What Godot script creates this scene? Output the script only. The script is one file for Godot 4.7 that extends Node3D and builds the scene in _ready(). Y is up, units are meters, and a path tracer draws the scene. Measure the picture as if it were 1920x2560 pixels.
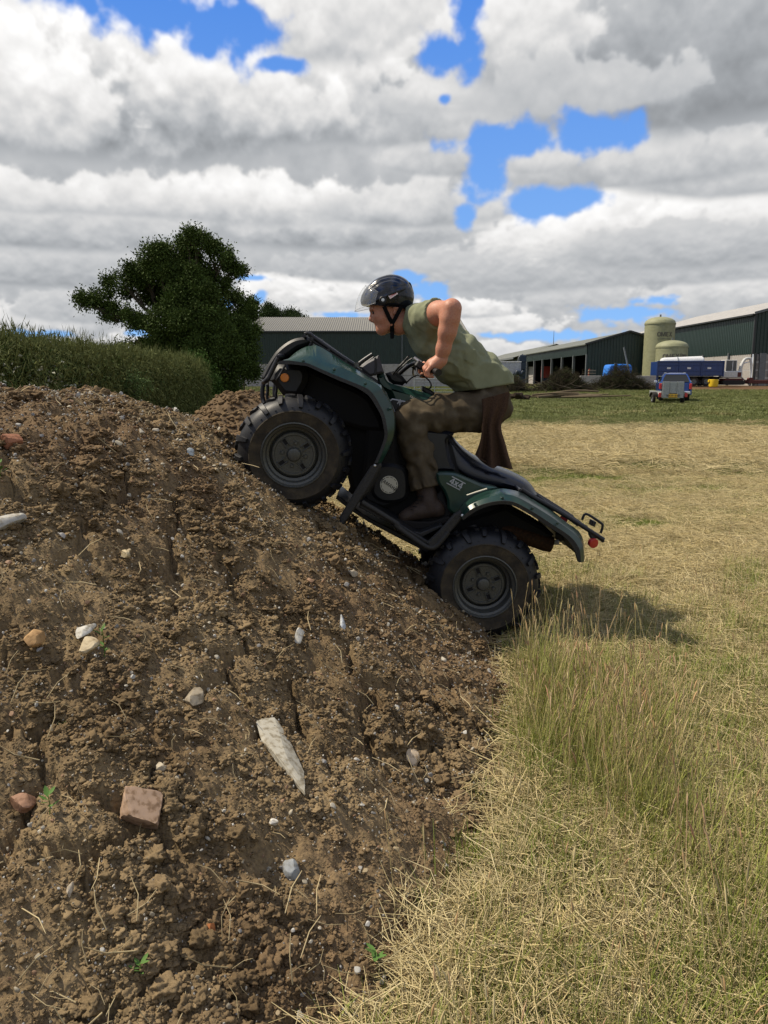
extends Node3D
# A quad bike climbing a soil mound beside a hay field, farm buildings behind. y up, metres; the camera stands at x 0, z 0.

const EYE := 1.45
const TILT := 9.78
const SUN_TO := Vector3(-0.58, 0.80, -0.13)      # towards the sun
var rng := RandomNumberGenerator.new()
var mats := {}
var used := {}
var noise := FastNoiseLite.new()

func _ready():
	rng.seed = 20240615
	var cam := Camera3D.new(); cam.name = "camera"; add_child(cam)
	cam.fov = 67.0; cam.near = 0.05; cam.far = 900.0
	cam.position = Vector3(0, EYE, 0); cam.rotation_degrees = Vector3(-TILT, 0, 0)
	cam.current = true
	var env := Environment.new()
	env.background_mode = Environment.BG_SKY
	env.sky = make_sky()
	env.background_energy_multiplier = 1.0
	env.tonemap_mode = Environment.TONE_MAPPER_LINEAR
	env.tonemap_exposure = 1.15
	env.sdfgi_enabled = true; env.ssao_enabled = true; env.ssil_enabled = true
	var we := WorldEnvironment.new(); we.name = "world"; we.environment = env; add_child(we)
	var sun := DirectionalLight3D.new(); sun.name = "sun"; add_child(sun)
	sun.light_energy = 1.6; sun.light_color = Color(1.0, 0.95, 0.86); sun.light_angular_distance = 0.6; sun.shadow_enabled = true
	sun.look_at_from_position(SUN_TO * 50.0, Vector3.ZERO, Vector3(0, 0, 1))
	stamp("sky")
	make_materials()
	make_ground()
	make_mound()
	stamp("mound")
	make_buildings()
	stamp("buildings")
	make_quad_bike()
	stamp("quad bike")
	make_rider()
	stamp("rider")
	make_yard()
	stamp("yard")
	make_trees()
	stamp("trees")
	make_grass()
	stamp("grass")
	make_litter()
	stamp("litter")

func stamp(what):
	print(what, " ", Time.get_ticks_msec())

# ---------------------------------------------------------------- sky
var HOLES = [-15.26,22.51,7.19,2.05,-11.14,22.01,4.45,2.57,-7.22,20.11,2.05,0.62,5.64,22.66,1.54,3.42,3.80,20.98,2.23,1.37,13.85,15.99,4.45,1.54,9.25,15.77,5.14,1.44,7.11,13.32,1.88,2.05,10.64,11.75,3.08,1.37,13.12,11.94,3.08,0.96,4.15,18.24,0.75,0.48,3.33,6.11,1.71,0.96,1.67,7.07,1.37,0.68,16.54,4.34,3.77,0.75,11.57,3.00,5.14,0.48,-23.92,2.89,3.08,0.34,-16.26,3.10,2.40,0.41,-9.32,6.98,1.37,0.27,-8.88,5.73,0.55,0.48,-2.98,4.52,2.05,0.34,5.87,11.00,1.03,1.03,-11.46,5.38,1.03,0.68,18.91,5.19,2.05,0.41]
# clouds from the far low ones to the near high ones: place, half width, half height, brightness above and below
var CLOUDS = [-23.16,1.76,6.85,1.03,0.8,0.6,-14.12,2.18,6.85,1.03,0.75,0.6,-4.31,4.19,4.79,1.37,0.75,0.6,7.37,1.90,6.85,0.75,0.75,0.6,-6.93,5.45,4.45,2.12,0.95,0.5,-1.64,5.48,3.77,1.54,0.9,0.5,-24.16,3.54,4.11,1.54,0.85,0.5,-18.63,4.29,7.53,1.71,0.6,0.42,7.66,3.52,5.48,1.23,0.85,0.55,5.99,4.66,4.11,1.03,0.9,0.5,14.95,5.30,6.51,1.37,0.62,0.48,22.94,5.35,5.82,1.54,0.75,0.5,19.69,6.95,11.30,1.88,0.6,0.42,2.33,7.38,11.30,1.71,0.55,0.4,8.87,6.98,9.59,2.57,0.6,0.42,-22.81,6.81,10.96,2.12,0.62,0.34,-22.63,9.39,11.30,2.74,0.72,0.33,12.94,8.71,7.19,2.91,0.95,0.45,18.09,9.08,5.82,3.77,0.95,0.42,22.70,8.82,7.53,3.42,0.92,0.4,20.48,8.23,8.90,2.40,0.6,0.38,-3.58,10.14,11.30,2.91,0.85,0.28,-9.35,11.50,8.90,2.57,0.95,0.4,-17.93,11.39,8.22,1.88,0.85,0.45,-24.14,11.20,5.14,1.88,0.85,0.45,2.30,11.35,7.88,2.23,0.75,0.36,4.85,14.51,5.14,2.05,0.72,0.36,23.52,12.60,7.88,2.91,0.72,0.38,17.84,13.48,9.93,2.40,0.72,0.36,10.24,14.20,2.40,1.37,0.7,0.45,0.66,16.80,8.56,3.08,0.72,0.4,-5.71,17.53,8.90,4.45,0.85,0.3,-17.87,17.33,16.44,8.22,1,0.23,-11.04,17.04,8.90,3.77,0.88,0.26,-23.24,16.01,6.85,5.14,0.95,0.4,-4.06,21.97,5.82,4.45,0.9,0.5,0.96,22.51,4.79,3.08,0.85,0.55,5.41,18.34,5.82,2.05,0.78,0.52,11.53,20.63,8.90,6.51,0.85,0.38,20.34,18.84,14.38,8.22,0.5,0.26,9.07,21.28,5.48,5.14,0.9,0.45,13.16,17.97,8.22,2.57,0.6,0.5]
var sky_rows := []
var sky_fbm := FastNoiseLite.new()
var sky_cell := FastNoiseLite.new()
const SKY_W := 4096
const SKY_A0 := 1640      # columns and rows worked out at full size: the part in view and its margin
const SKY_A1 := 2456
const SKY_E1 := 1024
const SKY_E0 := 640

func make_sky() -> Sky:
	sky_fbm.seed = 11; sky_fbm.noise_type = FastNoiseLite.TYPE_SIMPLEX_SMOOTH; sky_fbm.frequency = 0.22; sky_fbm.fractal_octaves = 6; sky_fbm.fractal_gain = 0.5
	sky_cell.seed = 5; sky_cell.noise_type = FastNoiseLite.TYPE_CELLULAR; sky_cell.cellular_return_type = FastNoiseLite.RETURN_DISTANCE; sky_cell.frequency = 0.55; sky_cell.fractal_type = FastNoiseLite.FRACTAL_FBM; sky_cell.fractal_octaves = 3; sky_cell.fractal_gain = 0.55
	# the same kinds of clouds and gaps carry on all round and overhead
	var r := RandomNumberGenerator.new(); r.seed = 77
	for k in 230:
		var az := r.randf_range(-180, 180); var el := pow(r.randf(), 1.6) * 85.0
		var wide := (el + 6.0) / 20.0 * r.randf_range(6, 13)
		if absf(az) < 34.0 and el < 33.0: continue
		var c := [az, el, wide, wide * r.randf_range(0.3, 0.55), r.randf_range(.7, .98), r.randf_range(.3, .5)]
		var at := 0
		while at < CLOUDS.size() and CLOUDS[at + 1] < el: at += 6
		for j in 6: CLOUDS.insert(at + j, c[j])
		if k % 3 == 0:
			HOLES.append_array([az + wide * 1.1, el + wide * 0.4, wide * 0.7, wide * 0.3])
	var H := SKY_W / 2
	var low_w := SKY_W / 8
	sky_rows.resize(SKY_E1 - SKY_E0)
	var g := WorkerThreadPool.add_group_task(sky_row, SKY_E1 - SKY_E0)
	WorkerThreadPool.wait_for_group_task_completion(g)
	var fine := PackedByteArray()
	for q in sky_rows: fine.append_array(q)
	sky_rows.clear(); sky_rows.resize(low_w / 4)
	g = WorkerThreadPool.add_group_task(sky_row_low, low_w / 4)
	WorkerThreadPool.wait_for_group_task_completion(g)
	var rough := PackedByteArray()
	for q in sky_rows: rough.append_array(q)
	var a := Image.create_from_data(low_w, low_w / 4, false, Image.FORMAT_RGBF, rough)
	a.resize(SKY_W, H / 2, Image.INTERPOLATE_CUBIC)
	var b := Image.create_from_data(SKY_A1 - SKY_A0, SKY_E1 - SKY_E0, false, Image.FORMAT_RGBF, fine)
	var im := Image.create(SKY_W, H, false, Image.FORMAT_RGBF)
	im.fill(Color(.16, .16, .1))
	im.blit_rect(a, Rect2i(0, 0, SKY_W, H / 2), Vector2i.ZERO)
	im.blit_rect(b, Rect2i(0, 0, SKY_A1 - SKY_A0, SKY_E1 - SKY_E0), Vector2i(SKY_A0, SKY_E0))
	var round_ := im.duplicate()       # the first column looks along -z
	round_.blit_rect(im, Rect2i(SKY_W / 2, 0, SKY_W / 2, H), Vector2i.ZERO)
	round_.blit_rect(im, Rect2i(0, 0, SKY_W / 2, H), Vector2i(SKY_W / 2, 0))
	im = round_
	var pm := PanoramaSkyMaterial.new(); pm.panorama = ImageTexture.create_from_image(im)
	var s := Sky.new(); s.sky_material = pm
	return s

func sky_row(y: int):
	var o := PackedFloat32Array(); o.resize((SKY_A1 - SKY_A0) * 3)
	var el := 90.0 - (y + SKY_E0 + 0.5) / SKY_W * 360.0
	var cl := sky_near(CLOUDS, 6, el); var ho := sky_near(HOLES, 4, el)
	for k in SKY_A1 - SKY_A0:
		var c := sky_at((k + SKY_A0 + 0.5) / SKY_W * 360.0 - 180.0, el, cl, ho)
		o[k * 3] = c.x; o[k * 3 + 1] = c.y; o[k * 3 + 2] = c.z
	sky_rows[y] = o.to_byte_array()

func sky_row_low(y: int):
	var w := SKY_W / 8
	var o := PackedFloat32Array(); o.resize(w * 3)
	var el := 90.0 - (y + 0.5) / w * 360.0
	var cl := sky_near(CLOUDS, 6, el); var ho := sky_near(HOLES, 4, el)
	for k in w:
		var c := sky_at((k + 0.5) / w * 360.0 - 180.0, el, cl, ho)
		o[k * 3] = c.x; o[k * 3 + 1] = c.y; o[k * 3 + 2] = c.z
	sky_rows[y] = o.to_byte_array()

func sky_near(list: Array, n: int, el: float) -> PackedFloat32Array:
	var o := PackedFloat32Array()
	for k in range(0, list.size(), n):
		if absf(el - list[k + 1]) < list[k + 3] * 1.7:
			for j in n: o.append(list[k + j])
	return o

func sky_at(az: float, el: float, cl: PackedFloat32Array, ho: PackedFloat32Array) -> Vector3:
	# billows look smaller the lower they stand: two sizes of one pattern, mixed by height
	var w := smoothstep(3.0, 15.0, el)
	var k1 := 1.25 * minf(1.0, cos(deg_to_rad(el)) + .15)
	var n := 0.0; var up := 0.0; var fine := 0.0; var up2 := 0.0
	if w > 0.0:
		n += w * sky_fbm.get_noise_2d(az * k1, -el * 1.35); up += w * sky_fbm.get_noise_2d(az * k1, -el * 1.35 - .8)
		fine += w * sky_cell.get_noise_2d(az * k1, -el * 1.5); up2 += w * sky_cell.get_noise_2d(az * k1, -el * 1.5 - .3)
	if w < 1.0:
		n += (1.0 - w) * sky_fbm.get_noise_2d(az * 2.6 + 50.0, -el * 4.2); up += (1.0 - w) * sky_fbm.get_noise_2d(az * 2.6 + 50.0, -el * 4.2 - .9)
		fine += (1.0 - w) * sky_cell.get_noise_2d(az * 2.6, -el * 4.6); up2 += (1.0 - w) * sky_cell.get_noise_2d(az * 2.6, -el * 4.6 - .35)
	var puff := n * 0.85 - fine * 0.16
	var relief := (n - up) * 0.55 + (up2 - fine) * 0.10    # above zero on the upper side of each billow
	var t := clampf(el / 30.0, 0, 1)
	var blue := Vector3(.30, .55, .90).lerp(Vector3(.045, .19, .66), pow(t, .7))
	var hole := -2.0
	for k in range(0, ho.size(), 4):
		var dx: float = (az - ho[k]) / ho[k + 2]
		if dx > 1.7 or dx < -1.7: continue
		var dy: float = (el - ho[k + 1]) / ho[k + 3]
		if dy > 1.7 or dy < -1.7: continue
		hole = maxf(hole, 1.0 - sqrt(dx * dx + dy * dy))
	var cover := 1.0 - smoothstep(-0.10, 0.42, hole - puff * 0.8)
	if hole < -1.5: cover = 1.0
	var v := 0.52 + n * 0.12
	for k in range(0, cl.size(), 6):
		var dx: float = (az - cl[k]) / cl[k + 2]
		if dx > 1.6 or dx < -1.6: continue
		var dy: float = (el - cl[k + 1]) / cl[k + 3]
		if dy > 1.6 or dy < -1.1: continue
		var low := dy * 1.9 if dy < 0.0 else dy
		var r := sqrt(dx * dx + low * low)
		var d := 1.0 - r + puff * (0.62 if dy > 0.0 else 0.25)
		if d <= 0.0: continue
		var al := smoothstep(0.0, 0.26, d) if dy > 0.0 else smoothstep(0.0, lerpf(0.26, 0.55, clampf(-dy * 2.0, 0, 1)), d)
		var lit := clampf(dy * 0.55 + 0.5 + puff * 0.24, 0, 1)
		var b: float = lerpf(cl[k + 5], cl[k + 4], smoothstep(0.12, 0.95, lit))
		b += relief * (0.10 + 0.20 * lit) * cl[k + 4]
		b += (1.0 - smoothstep(0.0, 0.3, d)) * maxf(dy, 0.0) * 0.2
		v = lerpf(v, b, al * 0.93)
	v = clampf(v, .16, 1.05)
	var grey := Vector3(.93, .98, 1.04).lerp(Vector3(1.0, .99, .98), smoothstep(.3, .8, v)) * v * 0.92
	return blue.lerp(grey, cover)

# ---------------------------------------------------------------- shared helpers
func numbered(s: String) -> String:
	if not used.has(s):
		used[s] = 0
		return s
	used[s] += 1
	return "%s_%03d" % [s, used[s]]

func tag(o: Node, label: String, category: String, group := "", kind := ""):
	if label: o.set_meta("label", label)
	if category: o.set_meta("category", category)
	if group: o.set_meta("group", group)
	if kind: o.set_meta("kind", kind)
	return o

func thing(called: String, label: String, category: String, at := Vector3.ZERO, turn := 0.0, group := "") -> Node3D:
	var o := Node3D.new(); o.name = numbered(called); add_child(o)
	o.position = at; o.rotation.y = turn
	tag(o, label, category, group)
	return o

func part(called: String, mesh: Mesh, mat: Material, parent: Node = self) -> MeshInstance3D:
	var o := MeshInstance3D.new(); o.mesh = mesh; o.material_override = mat
	o.name = numbered(called) if parent == self else called
	parent.add_child(o, true)
	return o

func structure(called: String, mesh: Mesh, mat: Material) -> MeshInstance3D:
	var o := part(called, mesh, mat)
	o.set_meta("kind", "structure")
	return o

class Shape:
	var v := PackedVector3Array()
	var i := PackedInt32Array()
	var c := PackedColorArray()
	func tri(a: int, b: int, d: int): i.append(a); i.append(b); i.append(d)
	func quad(a: int, b: int, d: int, e: int): tri(a, b, d); tri(a, d, e)
	func face(pts: Array):
		var k := v.size()
		for p in pts: v.append(p)
		for j in range(1, pts.size() - 1): tri(k, k + j, k + j + 1)
	func join(o, t := Transform3D.IDENTITY) -> Shape:
		var k := v.size()
		for p in o.v: v.append(t * p)
		for n in o.i: i.append(n + k)
		return self
	# a box with chamfered edges
	func box(center: Vector3, size: Vector3, bevel := 0.0, b := Basis.IDENTITY) -> Shape:
		var h := size / 2.0
		if bevel <= 0.0:
			for ax in 3:
				for s in [-1.0, 1.0]:
					var pts := []
					for q in [[-1, -1], [1, -1], [1, 1], [-1, 1]]:
						var p := Vector3.ZERO
						p[ax] = s * h[ax]; p[(ax + 1) % 3] = q[0] * h[(ax + 1) % 3] * s; p[(ax + 2) % 3] = q[1] * h[(ax + 2) % 3]
						pts.append(center + b * p)
					face(pts)
			return self
		var e := minf(bevel, minf(h.x, minf(h.y, h.z)) * 0.95)
		var at := func(ax: int, sx: float, sy: float, sz: float) -> Vector3:
			var p := Vector3(sx * h.x, sy * h.y, sz * h.z)
			for q in 3:
				if q != ax: p[q] -= signf(p[q]) * e
			return center + b * p
		for ax in 3:
			for s in [-1.0, 1.0]:
				var pts := []
				for q in [[-1.0, -1.0], [1.0, -1.0], [1.0, 1.0], [-1.0, 1.0]]:
					var sg := [0.0, 0.0, 0.0]
					sg[ax] = s; sg[(ax + 1) % 3] = q[0]; sg[(ax + 2) % 3] = q[1]
					pts.append(at.call(ax, sg[0], sg[1], sg[2]))
				face(pts)
		for ax in 3:
			var a1 := (ax + 1) % 3; var a2 := (ax + 2) % 3
			for s1 in [-1.0, 1.0]:
				for s2 in [-1.0, 1.0]:
					var pts := []
					for q in [[a1, -1.0], [a1, 1.0], [a2, 1.0], [a2, -1.0]]:
						var sg := [0.0, 0.0, 0.0]
						sg[ax] = q[1]; sg[a1] = s1; sg[a2] = s2
						pts.append(at.call(q[0], sg[0], sg[1], sg[2]))
					face(pts)
		for sx in [-1.0, 1.0]:
			for sy in [-1.0, 1.0]:
				for sz in [-1.0, 1.0]: face([at.call(0, sx, sy, sz), at.call(1, sx, sy, sz), at.call(2, sx, sy, sz)])
		return self
	# rings of equal length joined into a skin
	func skin(rings: Array, closed := true, cap_a := false, cap_b := false) -> Shape:
		var k := v.size(); var n: int = rings[0].size()
		for r in rings:
			for p in r: v.append(p)
		for a in rings.size() - 1:
			for j in (n if closed else n - 1):
				var q := (j + 1) % n
				quad(k + a * n + j, k + a * n + q, k + (a + 1) * n + q, k + (a + 1) * n + j)
		if cap_a: cap(rings[0], false)
		if cap_b: cap(rings[-1], true)
		return self
	func cap(r: Array, flip: bool):
		var k := v.size(); var m := Vector3.ZERO
		for p in r:
			v.append(p); m += p
		v.append(m / r.size())
		var n := r.size()
		for j in n:
			if flip: tri(k + j, k + (j + 1) % n, k + n)
			else: tri(k + (j + 1) % n, k + j, k + n)
	func tube(pts: Array, radius, segs := 8, closed := false) -> Shape:
		var rings := []
		var side := Vector3.ZERO
		var n := pts.size()
		for k in n:
			var p0: Vector3 = pts[(k - 1 + n) % n] if closed else pts[maxi(k - 1, 0)]
			var p1: Vector3 = pts[(k + 1) % n] if closed else pts[mini(k + 1, n - 1)]
			var t := (p1 - p0).normalized()
			if side == Vector3.ZERO: side = t.cross(Vector3(.3, .2, .93) if absf(t.z) < .9 else Vector3(0, 1, .1)).normalized()
			side = (side - t * side.dot(t)).normalized()
			var other := t.cross(side)
			var r: float = radius[k] if radius is Array else radius
			var ring := []
			for j in segs:
				var a := TAU * j / segs
				ring.append(pts[k] + (side * cos(a) + other * sin(a)) * r)
			rings.append(ring)
		if closed: rings.append(rings[0])
		skin(rings, true, not closed, not closed)
		return self
	# profile of (radius, along) spun about the z axis
	func lathe(profile: Array, segs := 32, t := Transform3D.IDENTITY) -> Shape:
		var rings := []
		for q in profile:
			var ring := []
			for j in segs:
				var a := TAU * j / segs
				ring.append(t * Vector3(q.x * cos(a), q.x * sin(a), q.y))
			rings.append(ring)
		skin(rings)
		return self
	# a flat outline given thickness between z0 and z1 with chamfered rims
	func prism(outline: Array, z0: float, z1: float, bevel := 0.0) -> Shape:
		var n := outline.size()
		var area := 0.0
		for k in n: area += outline[k].cross(outline[(k + 1) % n])
		var inset := []
		for k in n:
			var a: Vector2 = outline[(k - 1 + n) % n]; var b: Vector2 = outline[k]; var d: Vector2 = outline[(k + 1) % n]
			var n1 := (b - a).normalized().orthogonal() * signf(area); var n2 := (d - b).normalized().orthogonal() * signf(area)
			var m := (n1 + n2).normalized()
			inset.append(b - m * bevel / maxf(.5, m.dot(n1)))
		var lay := func(o: Array, z: float) -> Array:
			var r := []
			for p in o: r.append(Vector3(p.x, p.y, z))
			return r
		var rings := [lay.call(inset, z0), lay.call(outline, z0 + bevel), lay.call(outline, z1 - bevel), lay.call(inset, z1)]
		for k in 3:
			if bevel <= 0.0 and k != 1: continue
			for j in n:
				var q := (j + 1) % n
				face([rings[k][j], rings[k][q], rings[k + 1][q], rings[k + 1][j]])
		var ix := Geometry2D.triangulate_polygon(PackedVector2Array(outline))
		for r in [rings[0], rings[3]]:
			var k := v.size()
			for p in r: v.append(p)
			for q in range(0, ix.size(), 3): tri(k + ix[q], k + ix[q + 1], k + ix[q + 2])
		return self
	func mesh(smooth := true, m: ArrayMesh = null) -> ArrayMesh:
		var out := m if m else ArrayMesh.new()
		var arr := []; arr.resize(Mesh.ARRAY_MAX)
		var nn := PackedVector3Array()
		if smooth:
			nn.resize(v.size())
			for k in range(0, i.size(), 3):
				var a := v[i[k]]; var f := (v[i[k + 2]] - a).cross(v[i[k + 1]] - a)
				nn[i[k]] += f; nn[i[k + 1]] += f; nn[i[k + 2]] += f
			for k in nn.size(): nn[k] = nn[k].normalized() if nn[k].length_squared() > 1e-20 else Vector3.UP
			arr[Mesh.ARRAY_VERTEX] = v; arr[Mesh.ARRAY_INDEX] = i
			if c.size(): arr[Mesh.ARRAY_COLOR] = c
		else:
			var vv := PackedVector3Array(); var cc := PackedColorArray()
			for k in range(0, i.size(), 3):
				var a := v[i[k]]; var f := (v[i[k + 2]] - a).cross(v[i[k + 1]] - a).normalized()
				for j in 3:
					vv.append(v[i[k + j]]); nn.append(f)
					if c.size(): cc.append(c[i[k + j]])
			arr[Mesh.ARRAY_VERTEX] = vv
			if c.size(): arr[Mesh.ARRAY_COLOR] = cc
		arr[Mesh.ARRAY_NORMAL] = nn
		out.add_surface_from_arrays(Mesh.PRIMITIVE_TRIANGLES, arr)
		return out
	# smooth across gentle edges, sharp across those steeper than the angle: vertices are welded, then split by face direction
	func creased(degrees := 35.0) -> ArrayMesh:
		var key := {}; var id := PackedInt32Array(); id.resize(v.size())
		for k in v.size():
			var q := Vector3i((v[k] * 20000.0).round())
			if not key.has(q): key[q] = k
			id[k] = key[q]
		var at := {}; var fn := PackedVector3Array(); var fa := PackedVector3Array()
		for k in range(0, i.size(), 3):
			var a := v[i[k]]; var f := (v[i[k + 2]] - a).cross(v[i[k + 1]] - a)
			fa.append(f); fn.append(f.normalized())
			for j in 3:
				var w := id[i[k + j]]
				if not at.has(w): at[w] = []
				at[w].append(k / 3)
		var vv := PackedVector3Array(); var nn := PackedVector3Array()
		var lim := cos(deg_to_rad(degrees))
		for k in range(0, i.size(), 3):
			var f := fn[k / 3]
			for j in 3:
				var s := Vector3.ZERO
				for q in at[id[i[k + j]]]:
					if fn[q].dot(f) > lim: s += fa[q]
				vv.append(v[i[k + j]]); nn.append(s.normalized() if s.length_squared() > 1e-20 else f)
		var arr := []; arr.resize(Mesh.ARRAY_MAX)
		arr[Mesh.ARRAY_VERTEX] = vv; arr[Mesh.ARRAY_NORMAL] = nn
		var out := ArrayMesh.new(); out.add_surface_from_arrays(Mesh.PRIMITIVE_TRIANGLES, arr)
		return out

func v2(a: Array) -> Array:
	var o := []
	for k in range(0, a.size(), 2): o.append(Vector2(a[k], a[k + 1]))
	return o

func v3(a: Array) -> Array:
	var o := []
	for k in range(0, a.size(), 3): o.append(Vector3(a[k], a[k + 1], a[k + 2]))
	return o

func at_z(a: Array, z: float) -> Array:
	var o := []
	for k in range(0, a.size(), 2): o.append(Vector3(a[k], a[k + 1], z))
	return o

# evenly spaced points on a smooth curve through the given ones
func smoothed(pts: Array, n: int, closed := false, soft := 1.0) -> Array:
	var fine := []
	var m := pts.size()
	for k in (m if closed else m - 1):
		var a = pts[(k - 1 + m) % m] if closed else pts[maxi(k - 1, 0)]
		var b = pts[k]; var c = pts[(k + 1) % m]
		var d = pts[(k + 2) % m] if closed else pts[mini(k + 2, m - 1)]
		for j in 8: fine.append(b.cubic_interpolate(c, lerp(b, a, soft), lerp(c, d, soft), j / 8.0))
	fine.append(pts[0] if closed else pts[-1])
	var s := [0.0]
	for k in fine.size() - 1: s.append(s[-1] + fine[k].distance_to(fine[k + 1]))
	var out := []
	var q := 0
	var steps := n if closed else n - 1
	for k in n:
		var w: float = s[-1] * k / steps
		while q < s.size() - 2 and s[q + 1] < w: q += 1
		out.append(fine[q].lerp(fine[q + 1], (w - s[q]) / maxf(1e-6, s[q + 1] - s[q])))
	return out

func noise_texture(size: int, freq: float, octaves: int, ramp: Array, seed_ := 1, kind := FastNoiseLite.TYPE_SIMPLEX_SMOOTH, bump := 0.0) -> NoiseTexture2D:
	var t := NoiseTexture2D.new(); t.width = size; t.height = size; t.seamless = true
	var f := FastNoiseLite.new(); f.seed = seed_; f.noise_type = kind; f.frequency = freq; f.fractal_octaves = octaves
	t.noise = f
	if bump > 0.0:
		t.as_normal_map = true; t.bump_strength = bump
	elif ramp.size():
		var g := Gradient.new(); g.offsets = PackedFloat32Array(); g.colors = PackedColorArray()
		var offs := PackedFloat32Array(); var cols := PackedColorArray()
		for q in ramp:
			offs.append(q[0]); cols.append(q[1])
		g.offsets = offs; g.colors = cols
		t.color_ramp = g
	return t

func lin(r: float, g: float, b: float) -> Color:
	return Color(r, g, b).linear_to_srgb()

func mat(called: String, color: Color, rough := 0.6, metal := 0.0, spec := 0.5) -> StandardMaterial3D:
	var m := StandardMaterial3D.new(); m.resource_name = called
	m.albedo_color = color; m.roughness = rough; m.metallic = metal; m.metallic_specular = spec
	mats[called] = m
	return m

# lets a computed pattern tint and roughen a material in its own axes
func grain(m: StandardMaterial3D, tex: Texture2D, scale: float, normal: Texture2D = null, strength := 0.5, rough: Texture2D = null):
	m.uv1_triplanar = true; m.uv1_scale = Vector3.ONE * scale
	if tex: m.albedo_texture = tex
	if normal:
		m.normal_enabled = true; m.normal_texture = normal; m.normal_scale = strength
	if rough: m.roughness_texture = rough
	return m

func scatter(called: String, mesh: Mesh, m: Material, places: Array, colors: Array, parent: Node = self) -> MultiMeshInstance3D:
	var mm := MultiMesh.new(); mm.transform_format = MultiMesh.TRANSFORM_3D; mm.use_colors = colors.size() > 0
	mm.mesh = mesh; mm.instance_count = places.size()
	for k in places.size():
		mm.set_instance_transform(k, places[k])
		if colors.size(): mm.set_instance_color(k, colors[k])
	var o := MultiMeshInstance3D.new(); o.multimesh = mm; o.material_override = m
	o.name = numbered(called) if parent == self else called
	parent.add_child(o, true)
	o.set_meta("kind", "stuff")
	return o

# ---------------------------------------------------------------- land
var MOUND_TOE = v2([.72,-4.45, .66,-4.0, .61,-3.41, .42,-2.64, .31,-2.17, .13,-1.78, .02,-1.55, -.3,-1.15, -1.2,-.75, -2.5,-.4, -4.5,-.4, -7,-2.5, -7.5,-5, -6,-8, -3.6,-8.3, -2.2,-7.9, -1.2,-7.1, -.5,-6.5, .1,-5.85, .5,-5.2])
var mound_grid := PackedFloat32Array()
const MG := 0.08
const MX := -8.0
const MZ := -9.0

func make_materials():
	noise.seed = 3; noise.noise_type = FastNoiseLite.TYPE_SIMPLEX_SMOOTH; noise.frequency = 1.0; noise.fractal_octaves = 4
	var speck := noise_texture(512, .05, 5, [[0.0, Color(.62, .62, .62)], [.5, Color(.85, .85, .85)], [1.0, Color(1, 1, 1)]], 4)
	var soil_tex := noise_texture(1024, .03, 6, [[0.0, lin(.35, .35, .36)], [.45, lin(.75, .72, .7)], [.62, lin(1, .95, .86)], [.8, lin(1, 1, .95)]], 9)
	var soil_n := noise_texture(1024, .04, 6, [], 12, FastNoiseLite.TYPE_SIMPLEX_SMOOTH, 10.0)
	mats.speck = speck
	mats.stone_tex = noise_texture(512, .03, 6, [[0.0, lin(.30, .25, .19)], [.3, lin(.55, .50, .42)], [.5, lin(.9, .88, .84)], [1.0, lin(1, 1, 1)]], 29)
	mats.fine_n = noise_texture(512, .08, 4, [], 8, FastNoiseLite.TYPE_SIMPLEX_SMOOTH, 4.0)
	var m := mat("soil", Color.WHITE, .95, 0, .25); m.vertex_color_use_as_albedo = true
	m.uv1_world_triplanar = true; grain(m, soil_tex, 2.2, soil_n, .9)
	m = mat("clod", Color.WHITE, .95, 0, .2); m.vertex_color_use_as_albedo = true
	grain(m, soil_tex, .35, soil_n, 1.2)
	m = mat("pebble", Color.WHITE, .75, 0, .4); m.vertex_color_use_as_albedo = true
	grain(m, speck, 4.0)
	m = mat("field", Color.WHITE, .95, 0, .2); m.vertex_color_use_as_albedo = true
	m.uv1_world_triplanar = true; grain(m, soil_tex, .9, soil_n, .7)
	m = mat("blade", Color.WHITE, .55, 0, .35); m.vertex_color_use_as_albedo = true; m.backlight = Color(.45, .5, .3); m.cull_mode = BaseMaterial3D.CULL_DISABLED
	m = mat("straw", Color.WHITE, .6, 0, .4); m.vertex_color_use_as_albedo = true; m.cull_mode = BaseMaterial3D.CULL_DISABLED
	m = mat("leaf", Color.WHITE, .65, 0, .2); m.vertex_color_use_as_albedo = true; m.backlight = Color(.35, .42, .2); m.cull_mode = BaseMaterial3D.CULL_DISABLED
	m = mat("bark", lin(.09, .075, .055), .9, 0, .2); grain(m, speck, 1.2, soil_n, .9)
	m = mat("dry_wood", Color.WHITE, .9, 0, .2); m.vertex_color_use_as_albedo = true; grain(m, speck, .8, soil_n, .6)

func ground_y(x: float, z: float) -> float:
	return 0.62 * smoothstep(52.0, 92.0, -z)

func make_ground():
	# one sheet to the horizon, finer near the camera
	var xs := []; var zs := []
	var a := 0.0; var step := 0.12
	while a < 600.0:
		zs.append(4.0 - a); a += step; step *= 1.045
	a = 0.0; step = 0.15
	xs.append(0.0)
	while a < 420.0:
		a += step; step *= 1.07
		xs.append(a); xs.push_front(-a)
	var s := Shape.new()
	for z in zs:
		for x in xs:
			var near := 1.0 - smoothstep(10.0, 40.0, Vector2(x, z).length())
			var y := ground_y(x, z) + noise.get_noise_2d(x * .35, z * .35) * .05 * smoothstep(3.0, 8.0, -z) + noise.get_noise_2d(x * 2.2, z * 2.2) * .02 * near
			s.v.append(Vector3(x, y - .02, z))
			s.c.append(field_colour(x, z, true))
	var w := xs.size()
	for r in zs.size() - 1:
		for k in w - 1: s.quad(r * w + k, r * w + k + 1, (r + 1) * w + k + 1, (r + 1) * w + k)
	structure("ground", s.mesh(), mats.field)

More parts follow.
